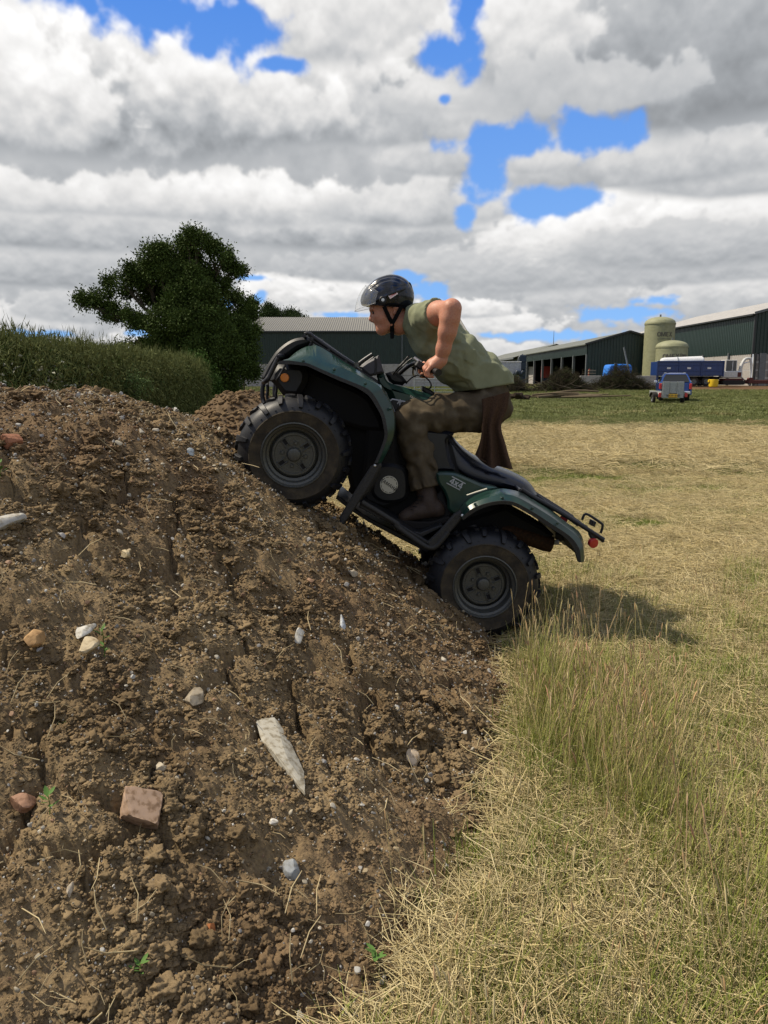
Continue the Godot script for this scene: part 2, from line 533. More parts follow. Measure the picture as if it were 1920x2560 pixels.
# how dry the sward is at a place: 0 green, 1 straw
func dryness(x: float, z: float) -> float:
	var n := noise.get_noise_2d(x * .22 + 40.0, z * .5) * .55 + noise.get_noise_2d(x * .9, z * 1.3 + 9.0) * .4
	var d := -z
	var swath := sin(d * .95 + x * .12 + noise.get_noise_2d(x * .15, z * .15) * 3.0) * .22 * smoothstep(5.0, 9.0, d)
	var far_green := smoothstep(20.0, 34.0, d + x * .25)
	return clampf(.50 - .14 * (1.0 - smoothstep(3.0, 6.0, d)) + n * 1.15 + swath - far_green * .62, 0, 1)

func field_colour(x: float, z: float, soil := false) -> Color:
	var d := dryness(x, z)
	var green := Vector3(.10, .125, .030); var dry := Vector3(.27, .215, .10)
	var c := green.lerp(dry, d)
	if soil: c = c.lerp(Vector3(.13, .10, .05), .25)
	# bare earth: the track between the heaps and the bank before the yard
	var bare := track(x, z)
	c = c.lerp(Vector3(.15, .095, .055), bare)
	return Color(c.x, c.y, c.z)

func track(x: float, z: float) -> float:
	var n := noise.get_noise_2d(x * .6, z * .6) * .9
	var a := 1.0 - smoothstep(.7, 1.15, Vector2((x + 4.4) / 3.4, (z + 18.5) / 7.5).length() + n * .25)
	var b := smoothstep(72.0, 78.0, -z + n * 5.0) * (1.0 - smoothstep(96.0, 99.0, -z)) * smoothstep(25.0, 31.0, x + n * 3.0 + (-z - 80.0) * -.3)
	return clampf(maxf(a, b), 0, 1)

func toe_distance(p: Vector2) -> float:
	var best := 1e9; var inside := false
	var n := MOUND_TOE.size()
	for k in n:
		var a: Vector2 = MOUND_TOE[k]; var b: Vector2 = MOUND_TOE[(k + 1) % n]
		var ab := b - a
		var t := clampf((p - a).dot(ab) / ab.length_squared(), 0, 1)
		best = minf(best, p.distance_squared_to(a + ab * t))
		if (a.y > p.y) != (b.y > p.y) and p.x < (b.x - a.x) * (p.y - a.y) / (b.y - a.y) + a.x: inside = not inside
	return sqrt(best) * (1.0 if inside else -1.0)

func mound_base() -> void:
	var w := int(9.0 / MG) + 1; var h := int(9.0 / MG) + 1
	mound_grid.resize(w * h)
	for r in h:
		for k in w:
			var x := MX + k * MG; var z := MZ + r * MG
			var s := toe_distance(Vector2(x, z))
			var steep := lerpf(.72, .60, smoothstep(-4.0, -2.2, z))
			if z < -5.2: steep = lerpf(.72, 1.05, smoothstep(-5.2, -6.0, z))
			var y := s * steep
			if s > 0.0:
				var top := 1.36 + .05 * noise.get_noise_2d(x * .5, z * .5) - .06 * smoothstep(-1.8, -3.2, x)
				# round off towards the flat top
				var k2 := .34
				var hh := clampf(.5 + .5 * (top - y) / k2, 0, 1)
				y = lerpf(top, y, hh) - k2 * hh * (1.0 - hh)
			y = maxf(y, -.25)
			# the tyres have pressed into the slope
			for q in [[-.83, -4.2], [-.83, -5.05]]:
				y -= .035 * exp(-(pow((x + .6) / .22, 2) + pow((z - q[1]) / .14, 2)))
			mound_grid[r * w + k] = y

func mound_y(x: float, z: float) -> float:
	var w := int(9.0 / MG) + 1
	var u := clampf((x - MX) / MG, 0, w - 1.01); var q := clampf((z - MZ) / MG, 0, w - 1.01)
	var a := int(u); var b := int(q); u -= a; q -= b
	var k := b * w + a
	return lerpf(lerpf(mound_grid[k], mound_grid[k + 1], u), lerpf(mound_grid[k + w], mound_grid[k + w + 1], u), q)

var clod_noise := FastNoiseLite.new()
var crack_noise := FastNoiseLite.new()
var bump_noise := FastNoiseLite.new()

func soil_y(x: float, z: float) -> float:
	var y := mound_y(x, z)
	var on := smoothstep(-.05, .12, y)
	var cr := crack_noise.get_noise_2d(x, z) + 1.0         # cells of broken crust: near 0 in the cracks
	var cl := clod_noise.get_noise_2d(x, z)
	var dry := smoothstep(-.2, .3, noise.get_noise_2d(x * .8 + 7.0, z * .8))
	y += on * (bump_noise.get_noise_2d(x, z) * .055 + cl * .022 - ((1.0 - smoothstep(0.02, .13, cr)) * .06 - smoothstep(.1, .6, cr) * .022) * dry + noise.get_noise_2d(x * 9.0, z * 9.0) * .022 + noise.get_noise_2d(x * 31.0, z * 31.0) * .008)
	return y

func soil_colour(x: float, z: float) -> Vector3:
	var n := noise.get_noise_2d(x * 1.3, z * 1.3 + 20.0); var m := noise.get_noise_2d(x * 5.0, z * 5.0)
	var c := Vector3(.150, .108, .062).lerp(Vector3(.275, .212, .126), clampf(.45 + n * .7 + m * .35, 0, 1))
	return c.lerp(Vector3(.165, .112, .068), clampf(noise.get_noise_2d(x * .7 + 60.0, z * .7) * 1.4, 0, .6))

func make_mound():
	mound_base()
	clod_noise.seed = 21; clod_noise.noise_type = FastNoiseLite.TYPE_CELLULAR; clod_noise.cellular_return_type = FastNoiseLite.RETURN_DISTANCE; clod_noise.frequency = 11.0; clod_noise.fractal_type = FastNoiseLite.FRACTAL_FBM; clod_noise.fractal_octaves = 3
	clod_noise.domain_warp_enabled = true; clod_noise.domain_warp_amplitude = .06; clod_noise.domain_warp_frequency = 9.0
	crack_noise.seed = 31; crack_noise.noise_type = FastNoiseLite.TYPE_CELLULAR; crack_noise.cellular_return_type = FastNoiseLite.RETURN_DISTANCE2_SUB; crack_noise.frequency = 4.2; crack_noise.fractal_type = FastNoiseLite.FRACTAL_NONE
	crack_noise.domain_warp_enabled = true; crack_noise.domain_warp_amplitude = .14; crack_noise.domain_warp_frequency = 4.0
	bump_noise.seed = 41; bump_noise.frequency = 1.6; bump_noise.fractal_octaves = 3
	var s := Shape.new()
	var xs := []; var zs := []
	var z := -.45
	while z > -8.4:
		zs.append(z); z -= clampf(.0042 * -z, .008, .05) if z > -6.4 else .08
	var x := .95
	while x > -4.2:
		xs.append(x); x -= clampf(.007 + maxf(0.0, -x - .9) * .008, .007, .04)
	for zz in zs:
		for xx in xs:
			s.v.append(Vector3(xx, soil_y(xx, zz), zz))
	for p in s.v:
		var c := soil_colour(p.x, p.z)
		s.c.append(Color(c.x, c.y, c.z))
	var w := xs.size()
	for r in zs.size() - 1:
		for k in w - 1:
			if s.v[r * w + k].y < -.12 and s.v[(r + 1) * w + k + 1].y < -.12: continue
			s.quad(r * w + k, r * w + k + 1, (r + 1) * w + k + 1, (r + 1) * w + k)
	print("mound tris ", s.i.size() / 3)
	structure("soil_mound", s.mesh(), mats.soil)
	# loose clods of every size, far more than anyone could count
	var kinds := []
	for q in 6: kinds.append(clod_mesh(100 + q, 3 if q < 3 else 1))
	var r := RandomNumberGenerator.new(); r.seed = 5
	var places := []; var tints := []
	for q in 6:
		places.append([]); tints.append([])
	var tries := 290000
	for q in tries:
		var d := 1.2 + 5.2 * pow(r.randf(), 1.15)
		var px := r.randf_range(-.65 * d - .4, .47 * d + .3)
		var pz := -d
		var my := mound_y(px, pz)
		if my < -.045 - r.randf() * .03: continue
		var size := .0042 * pow(1.0 - r.randf() * .9985, -.43)
		if size > .04: size = .04 * r.randf_range(.5, 1.0)
		size *= lerpf(.85, 1.25, smoothstep(2.0, 5.0, d))
		var n := clampf(noise.get_noise_2d(px * 2.0, pz * 2.0) + .6, .35, 1.3)
		size *= n
		if crack_noise.get_noise_2d(px, pz) < -.90 and r.randf() < .85: continue
		var b := Basis.from_euler(Vector3(r.randf() * TAU, r.randf() * TAU, r.randf() * TAU)).scaled(Vector3(1, r.randf_range(.5, .9), r.randf_range(.8, 1.3)) * size)
		var k := r.randi() % 3 if size > .011 else 3 + r.randi() % 3
		places[k].append(Transform3D(b, Vector3(px, soil_y(px, pz) + size * r.randf_range(-.4, .4), pz)))
		var c := soil_colour(px, pz) * r.randf_range(.8, 1.25)
		tints[k].append(Color(c.x, c.y, c.z))
	for k in 6:
		tag(scatter("soil_clods", kinds[k], mats.clod, places[k], tints[k]), "loose brown clods of soil strewn over the mound", "soil", "", "stuff")

# a lumpy stone or clod of radius one
func clod_mesh(seed_: int, detail: int, rough := .42, squash := Vector3.ONE) -> ArrayMesh:
	var f := FastNoiseLite.new(); f.seed = seed_; f.frequency = .9; f.fractal_octaves = 4; f.fractal_gain = .62
	var e := FastNoiseLite.new(); e.seed = seed_ + 50; e.noise_type = FastNoiseLite.TYPE_CELLULAR; e.cellular_return_type = FastNoiseLite.RETURN_DISTANCE2_SUB; e.frequency = 1.15
	var s := Shape.new()
	var dirs := ico(detail)
	for d in dirs[0]:
		var crumb := 1.0 - smoothstep(-1.0, -.65, e.get_noise_3dv(d * 1.4))      # furrows between the crumbs
		s.v.append(d * squash * (1.0 + f.get_noise_3dv(d * 1.25) * rough * 2.1 - crumb * .16))
	s.i = dirs[1]
	return s.mesh(true)

# an angular stone: a ball cut by random planes
func stone_mesh(seed_: int, squash: Vector3, cuts := 9, detail := 3, squared := false) -> ArrayMesh:
	var r := RandomNumberGenerator.new(); r.seed = seed_
	var planes := []
	for k in cuts: planes.append([Vector3(r.randfn(), r.randfn(), r.randfn()).normalized(), r.randf_range(.45, .8)])
	if squared:      # a worn block keeps its six faces
		planes = planes.slice(0, 2)
		for k in 6:
			var n := Vector3.ZERO; n[k / 2] = 1.0 if k % 2 else -1.0
			planes.append([(n + Vector3(r.randfn(), r.randfn(), r.randfn()) * .08).normalized(), .56])
	var f := FastNoiseLite.new(); f.seed = seed_; f.frequency = 1.6
	var s := Shape.new()
	var dirs := ico(detail)
	for d in dirs[0]:
		var p: Vector3 = d
		for q in planes:
			var e: float = p.dot(q[0]) - q[1]
			if e > 0.0: p -= q[0] * e * .93
		s.v.append((p * (1.0 + f.get_noise_3dv(d * 2.0) * .07)) * squash)
	s.i = dirs[1]
	return s.creased(28.0)

func ico(detail: int) -> Array:
	var t := (1.0 + sqrt(5.0)) / 2.0
	var v := []
	for p in [[-1, t, 0], [1, t, 0], [-1, -t, 0], [1, -t, 0], [0, -1, t], [0, 1, t], [0, -1, -t], [0, 1, -t], [t, 0, -1], [t, 0, 1], [-t, 0, -1], [-t, 0, 1]]: v.append(Vector3(p[0], p[1], p[2]).normalized())
	var f := [0, 11, 5, 0, 5, 1, 0, 1, 7, 0, 7, 10, 0, 10, 11, 1, 5, 9, 5, 11, 4, 11, 10, 2, 10, 7, 6, 7, 1, 8, 3, 9, 4, 3, 4, 2, 3, 2, 6, 3, 6, 8, 3, 8, 9, 4, 9, 5, 2, 4, 11, 6, 2, 10, 8, 6, 7, 9, 8, 1]
	for k in detail:
		var mid := {}; var g := []
		var half := func(a: int, b: int) -> int:
			var key := Vector2i(mini(a, b), maxi(a, b))
			if not mid.has(key):
				mid[key] = v.size(); v.append((v[a] + v[b]).normalized())
			return mid[key]
		for q in range(0, f.size(), 3):
			var a: int = f[q]; var b: int = f[q + 1]; var c: int = f[q + 2]
			var ab: int = half.call(a, b); var bc: int = half.call(b, c); var ca: int = half.call(c, a)
			g.append_array([a, ab, ca, b, bc, ab, c, ca, bc, ab, bc, ca])
		f = g
	return [PackedVector3Array(v), PackedInt32Array(f)]

# ---------------------------------------------------------------- farm buildings
func building_materials():
	var streak := noise_texture(512, .012, 5, [[0.0, Color(.80, .80, .80)], [.5, Color(.93, .93, .93)], [1.0, Color(1, 1, 1)]], 61)
	mats.streak = streak
	var m := mat("green_cladding", lin(.012, .031, .026), .45, 0, .5); grain(m, streak, .25)
	m = mat("fibre_roof", lin(.21, .207, .198), .85, 0, .3); grain(m, noise_texture(512, .02, 5, [[0.0, lin(.6, .58, .55)], [.5, lin(.9, .9, .88)], [1.0, lin(1, 1, 1)]], 62), .3)
	m = mat("pale_roof", lin(.40, .39, .38), .7, 0, .4); grain(m, streak, .12)
	m = mat("green_roof", lin(.17, .18, .165), .7, 0, .3); grain(m, streak, .15)
	m = mat("concrete", lin(.34, .325, .31), .9, 0, .3); grain(m, noise_texture(512, .015, 6, [[0.0, lin(.72, .70, .66)], [.6, lin(1, 1, 1)]], 63), .35)
	m = mat("steel_post", lin(.15, .165, .175), .55, .2, .5); grain(m, streak, .6)
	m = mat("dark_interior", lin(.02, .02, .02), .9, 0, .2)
	m = mat("gutter", lin(.02, .022, .024), .5)
	m = mat("tank_cream", lin(.25, .255, .158), .6, 0, .4); grain(m, noise_texture(512, .014, 5, [[0.0, lin(.72, .72, .66)], [.5, lin(.95, .95, .92)], [1.0, lin(1, 1, 1)]], 64), .3)
	m = mat("grey_paint", lin(.07, .065, .05), .6)

# ribbed sheet: from a to b along the ground line, between heights that may differ at the two ends (and at the middle for a gable)
func sheet(a: Vector3, b: Vector3, low: float, top_a: float, top_b: float, pitch: float, deep: float, peak := -1.0) -> Shape:
	var s := Shape.new()
	var along := (b - a); var ln := along.length(); along /= ln
	var out := along.cross(Vector3.UP).normalized()
	var n := int(ln / pitch)
	var bottom := []; var top := []
	for k in n:
		for q in [[0.0, 0.0], [.42, 0.0], [.5, 1.0], [.92, 1.0]]:
			var w: float = (k + q[0]) / n
			var h := lerpf(top_a, top_b, w)
			if peak > 0.0: h = lerpf(top_a, peak, 1.0 - absf(w - .5) * 2.0)
			var p: Vector3 = a + along * ln * w + out * q[1] * deep
			bottom.append(Vector3(p.x, low, p.z)); top.append(Vector3(p.x, h, p.z))
	s.skin([bottom, top], false)
	# the back of the sheet
	var bb := [Vector3(a.x, low, a.z) - out * .06, Vector3(b.x, low, b.z) - out * .06]
	var tt := [Vector3(a.x, top_a, a.z) - out * .06, Vector3(b.x, top_b, b.z) - out * .06]
	if peak > 0.0: s.face([bb[0], bb[1], tt[1], (tt[0] + tt[1]) / 2.0 + Vector3(0, peak - top_a, 0), tt[0]])
	else: s.face([bb[0], bb[1], tt[1], tt[0]])
	return s

# ribbed roof slope: eave line a-b, ridge line c-d
func slope(a: Vector3, b: Vector3, c: Vector3, d: Vector3, pitch: float, deep: float) -> Shape:
	var n := int(a.distance_to(b) / pitch)
	var up := (b - a).cross(c - a).normalized()
	if up.y < 0: up = -up
	var low := []; var top := []; var lowb := []; var topb := []
	for k in n + 1:
		for q in [[0.0, 0.0], [.25, .7], [.5, 1.0], [.75, .7]]:
			if k == n and q[0] > 0.0: continue
			var w: float = (k + q[0]) / n
			low.append(a.lerp(b, w) + up * q[1] * deep); top.append(c.lerp(d, w) + up * q[1] * deep)
			lowb.append(a.lerp(b, w) - up * .08); topb.append(c.lerp(d, w) - up * .08)
	var s := Shape.new()
	s.skin([low, top], false)
	s.skin([low, lowb, topb], false)
	return s

func beam(a: Vector3, b: Vector3, w: float, h: float) -> Shape:
	var d := b - a
	var z := d.normalized()
	var x := (Vector3.UP if absf(z.y) < .9 else Vector3.RIGHT).cross(z).normalized()
	return Shape.new().box((a + b) / 2.0, Vector3(w, h, d.length()), minf(w, h) * .08, Basis(x, z.cross(x), z))

func make_buildings():
	building_materials()
	# barn behind the rider: concrete below, cladding above
	var o := thing("barn", "long barn with grey corrugated roof, green cladding and pale concrete base behind the rider", "barn", Vector3(-4.5, .5, -88))
	var w := 13.5
	for k in 6:
		for j in 2:
			part("concrete_panel", Shape.new().box(Vector3(-w + (k + .5) * 4.5, .64 + j * 1.29, .0), Vector3(4.47, 1.26, .2), .02).mesh(false), mats.concrete, o)
	part("cladding", sheet(Vector3(-w, 0, -.05), Vector3(w, 0, -.05), 2.58, 6.0, 6.0, .26, .05).creased(20.0), mats.green_cladding, o)
	part("gutter", Shape.new().box(Vector3(0, 6.08, .12), Vector3(27.4, .2, .2), .03).mesh(false), mats.gutter, o)
	part("roof", slope(Vector3(-w - .3, 6.1, .1), Vector3(w + .3, 6.1, .1), Vector3(-w - .3, 8.35, -9.8), Vector3(w + .3, 8.35, -9.8), .25, .075).creased(40.0), mats.fibre_roof, o)
	part("roof", slope(Vector3(w + .3, 6.1, -19.7), Vector3(-w - .3, 6.1, -19.7), Vector3(w + .3, 8.35, -9.8), Vector3(-w - .3, 8.35, -9.8), .25, .075).creased(40.0), mats.fibre_roof, o)
	for s in [-1.0, 1.0]:
		part("gable_wall", sheet(Vector3(w * s, 0, -19.5 if s > 0 else 0.0), Vector3(w * s, 0, 0.0 if s > 0 else -19.5), 0.0, 6.0, 6.0, .3, .05, 8.3).creased(20.0), mats.green_cladding, o)
	part("back_wall", sheet(Vector3(w, 0, -19.6), Vector3(-w, 0, -19.6), 0.0, 6.0, 6.0, .3, .05).creased(20.0), mats.green_cladding, o)
	for x in [-4.0, 6.5]: part("drainpipe", Shape.new().tube([Vector3(x, 0, .2), Vector3(x, 6.0, .2)], .06, 8).mesh(), mats.steel_post, o)

	# open-fronted shed, its bays towards the left
	o = thing("open_shed", "green open-fronted shed with a row of grey posts along its dark bays", "shed", Vector3(24.5, .55, -95))
	part("gable_wall", sheet(Vector3(0, 0, 0), Vector3(9.8, 0, 0), 0.0, 4.95, 4.95, .36, .06, 6.35).creased(20.0), mats.green_cladding, o)
	part("gable_wall", sheet(Vector3(9.8, 0, -47), Vector3(0, 0, -47), 0.0, 4.95, 4.95, .36, .06, 6.35).creased(20.0), mats.green_cladding, o)
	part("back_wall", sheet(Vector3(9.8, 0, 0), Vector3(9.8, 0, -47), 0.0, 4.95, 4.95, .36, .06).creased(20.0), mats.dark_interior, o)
	part("fascia", sheet(Vector3(-.05, 0, -47), Vector3(-.05, 0, 0), 3.75, 4.95, 4.95, .36, .05).creased(20.0), mats.green_cladding, o)
	part("roof", slope(Vector3(-.35, 4.95, .3), Vector3(-.35, 4.95, -47.3), Vector3(4.9, 6.45, .3), Vector3(4.9, 6.45, -47.3), .36, .06).creased(40.0), mats.green_roof, o)
	part("roof", slope(Vector3(10.15, 4.95, -47.3), Vector3(10.15, 4.95, .3), Vector3(4.9, 6.45, -47.3), Vector3(4.9, 6.45, .3), .36, .06).creased(40.0), mats.green_roof, o)
	part("verge", beam(Vector3(-.4, 4.98, .35), Vector3(4.9, 6.5, .35), .1, .22).mesh(false), mats.gutter, o)
	part("verge", beam(Vector3(4.9, 6.5, .35), Vector3(10.2, 4.98, .35), .1, .22).mesh(false), mats.gutter, o)
	for k in 8:
		part("post", Shape.new().box(Vector3(.05, 1.9, -.3 - k * 6.62), Vector3(.32, 3.8, .3), .02).mesh(false), mats.steel_post, o)
	part("inner_wall", Shape.new().box(Vector3(1.6, 1.5, -44), Vector3(.12, 3, 5.5), .02).mesh(false), mats.concrete, o)
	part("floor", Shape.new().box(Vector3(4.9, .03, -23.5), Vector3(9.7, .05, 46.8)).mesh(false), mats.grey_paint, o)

	# long low shed farther off
	o = thing("far_shed", "low dark shed with a long grey roof, farthest of the farm buildings", "shed", Vector3(24.8, .6, -146))
	part("side_wall", sheet(Vector3(0, 0, -62), Vector3(0, 0, 0), 0.0, 4.8, 4.8, .5, .06).creased(20.0), mats.green_cladding, o)
	part("gable_wall", sheet(Vector3(0, 0, 0), Vector3(14, 0, 0), 0.0, 4.8, 4.8, .5, .06, 7.0).creased(20.0), mats.green_cladding, o)
	part("roof", slope(Vector3(-.8, 4.75, .3), Vector3(-.8, 4.75, -62), Vector3(7, 7.15, .3), Vector3(7, 7.15, -62), .5, .07).creased(40.0), mats.green_roof, o)
	part("roof", slope(Vector3(14.5, 4.75, -62), Vector3(14.5, 4.75, .3), Vector3(7, 7.15, -62), Vector3(7, 7.15, .3), .5, .07).creased(40.0), mats.green_roof, o)
	part("fascia", beam(Vector3(-.9, 4.6, .3), Vector3(-.9, 4.6, -62), .12, .35).mesh(false), mats.steel_post, o)
	part("chimney_pole", Shape.new().tube([Vector3(6.6, 6.9, -.5), Vector3(6.6, 9.6, -.5)], [.07, .03], 8).mesh(), mats.steel_post, o)

	# tall store at the right edge
	o = thing("grain_store", "tall green store with pale roof and concrete base at the right edge", "barn", Vector3(43.5, .6, -93))
	for k in 5:
		for j in 4:
			part("concrete_panel", Shape.new().box(Vector3(2.5 + k * 4.85, .46 + j * .93, .0), Vector3(4.8, .905, .2), .02).mesh(false), mats.concrete, o)
	for k in 9:
		for j in 4:
			part("concrete_panel", Shape.new().box(Vector3(0, .46 + j * .93, -2.9 - k * 5.2), Vector3(.2, .905, 5.14), .02).mesh(false), mats.concrete, o)
	part("side_wall", sheet(Vector3(-.1, 0, -47), Vector3(-.1, 0, 0), 3.7, 8.3, 8.3, .5, .05).creased(20.0), mats.green_cladding, o)
	part("gable_wall", sheet(Vector3(0, 0, .1), Vector3(24, 0, .1), 3.7, 8.3, 8.3, .42, .06, 11.5).creased(20.0), mats.green_cladding, o)
	part("roof", slope(Vector3(-.4, 8.3, .4), Vector3(-.4, 8.3, -47.4), Vector3(12, 11.65, .4), Vector3(12, 11.65, -47.4), .5, .06).creased(40.0), mats.pale_roof, o)
	part("roof", slope(Vector3(24.4, 8.3, -47.4), Vector3(24.4, 8.3, .4), Vector3(12, 11.65, -47.4), Vector3(12, 11.65, .4), .5, .06).creased(40.0), mats.pale_roof, o)
	part("gutter", beam(Vector3(-.5, 8.22, .4), Vector3(-.5, 8.22, -47.4), .2, .2).mesh(false), mats.gutter, o)
	part("verge", beam(Vector3(-.4, 8.38, .5), Vector3(12, 11.72, .5), .12, .28).mesh(false), mats.steel_post, o)
	part("corner_flashing", Shape.new().box(Vector3(-.12, 6.0, .16), Vector3(.22, 4.6, .22), .02).mesh(false), mats.gutter, o)
	part("steel_column", Shape.new().box(Vector3(1.0, 1.9, .35), Vector3(.75, 3.8, .3), .02).mesh(false), mats.steel_post, o)
	part("steel_column", Shape.new().box(Vector3(.15, 1.9, .3), Vector3(.25, 3.8, .25), .02).mesh(false), mats.gutter, o)
	part("drainpipe", Shape.new().tube([Vector3(2.0, 0, .3), Vector3(2.0, 3.75, .3)], .12, 10).mesh(), mats.concrete, o)
	part("brace", beam(Vector3(-2.6, 2.1, .4), Vector3(-.2, 0, .4), .12, .12).mesh(false), mats.steel_post, o)
	for z in [-6.0, -14.0]: part("steel_column", Shape.new().box(Vector3(-.25, 2.0, z), Vector3(.2, 4.0, .25), .02).mesh(false), mats.steel_post, o)

	# two tanks
	for q in [[Vector3(32.4, .6, -93.2), 1.71, 7.2, 7.9, "tall cream cylindrical tank with domed top beside the green store", .9, 5.9], [Vector3(32.65, .6, -89.6), 1.72, 4.4, 5.05, "shorter cream cylindrical tank standing before the tall one", .9, 3.3]]:
		o = thing("storage_tank", q[4], "tank", q[0], 0, "cream tanks")
		var r: float = q[1]
		var prof := [Vector2(r + .05, 0), Vector2(r + .05, .3), Vector2(r, .32)]
		for k in 9:
			prof.append(Vector2(r, .4 + (q[2] - .5) * k / 9.0)); prof.append(Vector2(r + .012, .4 + (q[2] - .5) * (k + .5) / 9.0))
		prof.append(Vector2(r, q[2] - .05))
		var up := Transform3D(Basis(Vector3(1, 0, 0), -PI / 2), Vector3.ZERO)
		part("shell", Shape.new().lathe(prof, 48, up).creased(40.0), mats.tank_cream, o)
		var dome := [Vector2(r + .06, q[2] - .12), Vector2(r + .06, q[2] + .05)]
		for k in 9:
			var a := k / 8.0 * PI / 2
			dome.append(Vector2((r + .02) * cos(a), q[2] + .08 + (q[3] - q[2]) * sin(a)))
		part("dome", Shape.new().lathe(dome, 48, up).creased(40.0), mats.tank_cream, o)
		part("vent", Shape.new().tube([Vector3(0, q[3], 0), Vector3(0, q[3] + .35, 0)], .1, 10).mesh(), mats.steel_post, o)
		# lettering follows the curve: each letter is set on the shell
		var word := "OMEX"; var x0 := -.62 if q[2] > 6.0 else -1.35
		for k in 4:
			var ang: float = (x0 + k * .46) / r
			var t := lettering(word[k], .5, .02, Vector3.ZERO, mats.grey_paint, o)
			t.transform = Transform3D(Basis(Vector3(0, 1, 0), ang), Vector3(sin(ang) * (r + .02), q[6], cos(ang) * (r + .02)))
		if q[2] > 6.0:
			for k in 4:
				var ang: float = (x0 + k * .4) / r
				part("underline", Shape.new().box(Vector3(sin(ang) * (r + .02), q[6] - .52, cos(ang) * (r + .02)), Vector3(.4, .05, .02), 0, Basis(Vector3(0, 1, 0), ang)).mesh(false), mats.grey_paint, o)
			part("drainpipe", Shape.new().tube([Vector3(r * .97, 0, .35), Vector3(r * .97, q[2], .35)], .05, 8).mesh(), mats.grey_paint, o)
		else:
			for k in 5:
				var ang: float = (.45 + k * .2) / r
				var t := lettering("Farms"[k], .34, .02, Vector3.ZERO, mats.grey_paint, o, 0, true)
				t.transform = Transform3D(Basis(Vector3(0, 1, 0), ang), Vector3(sin(ang) * (r + .02), q[6] + .12, cos(ang) * (r + .02)))

# ---------------------------------------------------------------- quad bike
# its own axes: x to the back, y up, z to the rider's left; the rear axle is at the origin
const BIKE_AT := Vector3(0.5466, 0.3356, -4.595)
const BIKE_PITCH := -35.04

func bike_materials():
	var m := mat("green_plastic", lin(.0075, .034, .025), .34, 0, .5); m.clearcoat_enabled = true; m.clearcoat = .2; m.clearcoat_roughness = .2
	grain(m, noise_texture(512, .02, 5, [[0.0, Color(.8, .8, .78)], [.6, Color(1, 1, 1)], [.85, Color(1, 1, 1)], [1.0, Color(1.0, .98, .9)]], 14), 1.6, null, 0, noise_texture(512, .05, 5, [[0.0, Color(.85, .85, .85)], [1.0, Color(1, 1, 1)]], 15))
	m = mat("black_plastic", lin(.013, .0135, .016), .5, 0, .45)
	grain(m, mats.speck, 3.0, mats.fine_n, .15)
	m = mat("trim_rubber", lin(.035, .034, .033), .62, 0, .4); grain(m, mats.speck, 3.0, mats.fine_n, .2)
	m = mat("dark_metal", lin(.016, .016, .02), .42, .3, .5)
	m = mat("engine", lin(.012, .012, .013), .7, 0, .3)
	m = mat("tyre", lin(.013, .014, .018), .5, 0, .45); grain(m, mats.speck, 5.0, mats.fine_n, .25)
	m = mat("dusty_rubber", Color.WHITE, .85, 0, .3)
	grain(m, noise_texture(512, .025, 5, [[0.0, lin(.022, .020, .017)], [.35, lin(.035, .030, .024)], [.7, lin(.06, .049, .034)], [1.0, lin(.08, .064, .043)]], 33), .9, mats.fine_n, .3)
	m = mat("rim", lin(.11, .113, .104), .45, .4, .5); grain(m, mats.speck, 4.0, mats.fine_n, .15)
	m = mat("seat_vinyl", lin(.009, .011, .019), .27, 0, .5); grain(m, mats.speck, 4.0, mats.fine_n, .2)
	m = mat("silver", lin(.55, .56, .58), .35, .8)
	m = mat("badge", lin(.50, .48, .40), .55)
	m = mat("grey_lettering", lin(.35, .36, .38), .5)
	m = mat("smoked_cowl", lin(.045, .043, .052), .6, 0, .5)
	m = mat("orange_lens", lin(.75, .22, .01), .3); m.clearcoat_enabled = true; m.clearcoat = .6
	m = mat("red_lens", lin(.42, .012, .012), .25); m.clearcoat_enabled = true; m.clearcoat = .6
	m = mat("rusty_steel", Color.WHITE, .75, .2, .4); grain(m, noise_texture(256, .04, 4, [[0.0, lin(.02, .012, .008)], [.5, lin(.05, .025, .012)], [1.0, lin(.11, .05, .022)]], 40), 4.0)

var tyre_line := []
func tyre_profile(w: float, r: float) -> Array:
	var half := [[.168, -.024], [.176, -.013], [.196, -.007], [.226, -.004], [.2335, .001], [.238, -.003], [.252, -.010], [.270, -.022], [.285, -.040], [.294, -.062]]
	var o := []
	var k := r / .313
	for q in half: o.append(Vector2(q[0] * (1.0 if q[0] < .2 else k), q[1]))
	for j in 5: o.append(Vector2((.297 + .003 * sin(PI * j / 4.0)) * k, lerpf(-.08, -w + .08, j / 4.0)))
	half.reverse()
	for q in half: o.append(Vector2(q[0] * (1.0 if q[0] < .2 else k), -w - q[1]))
	return o

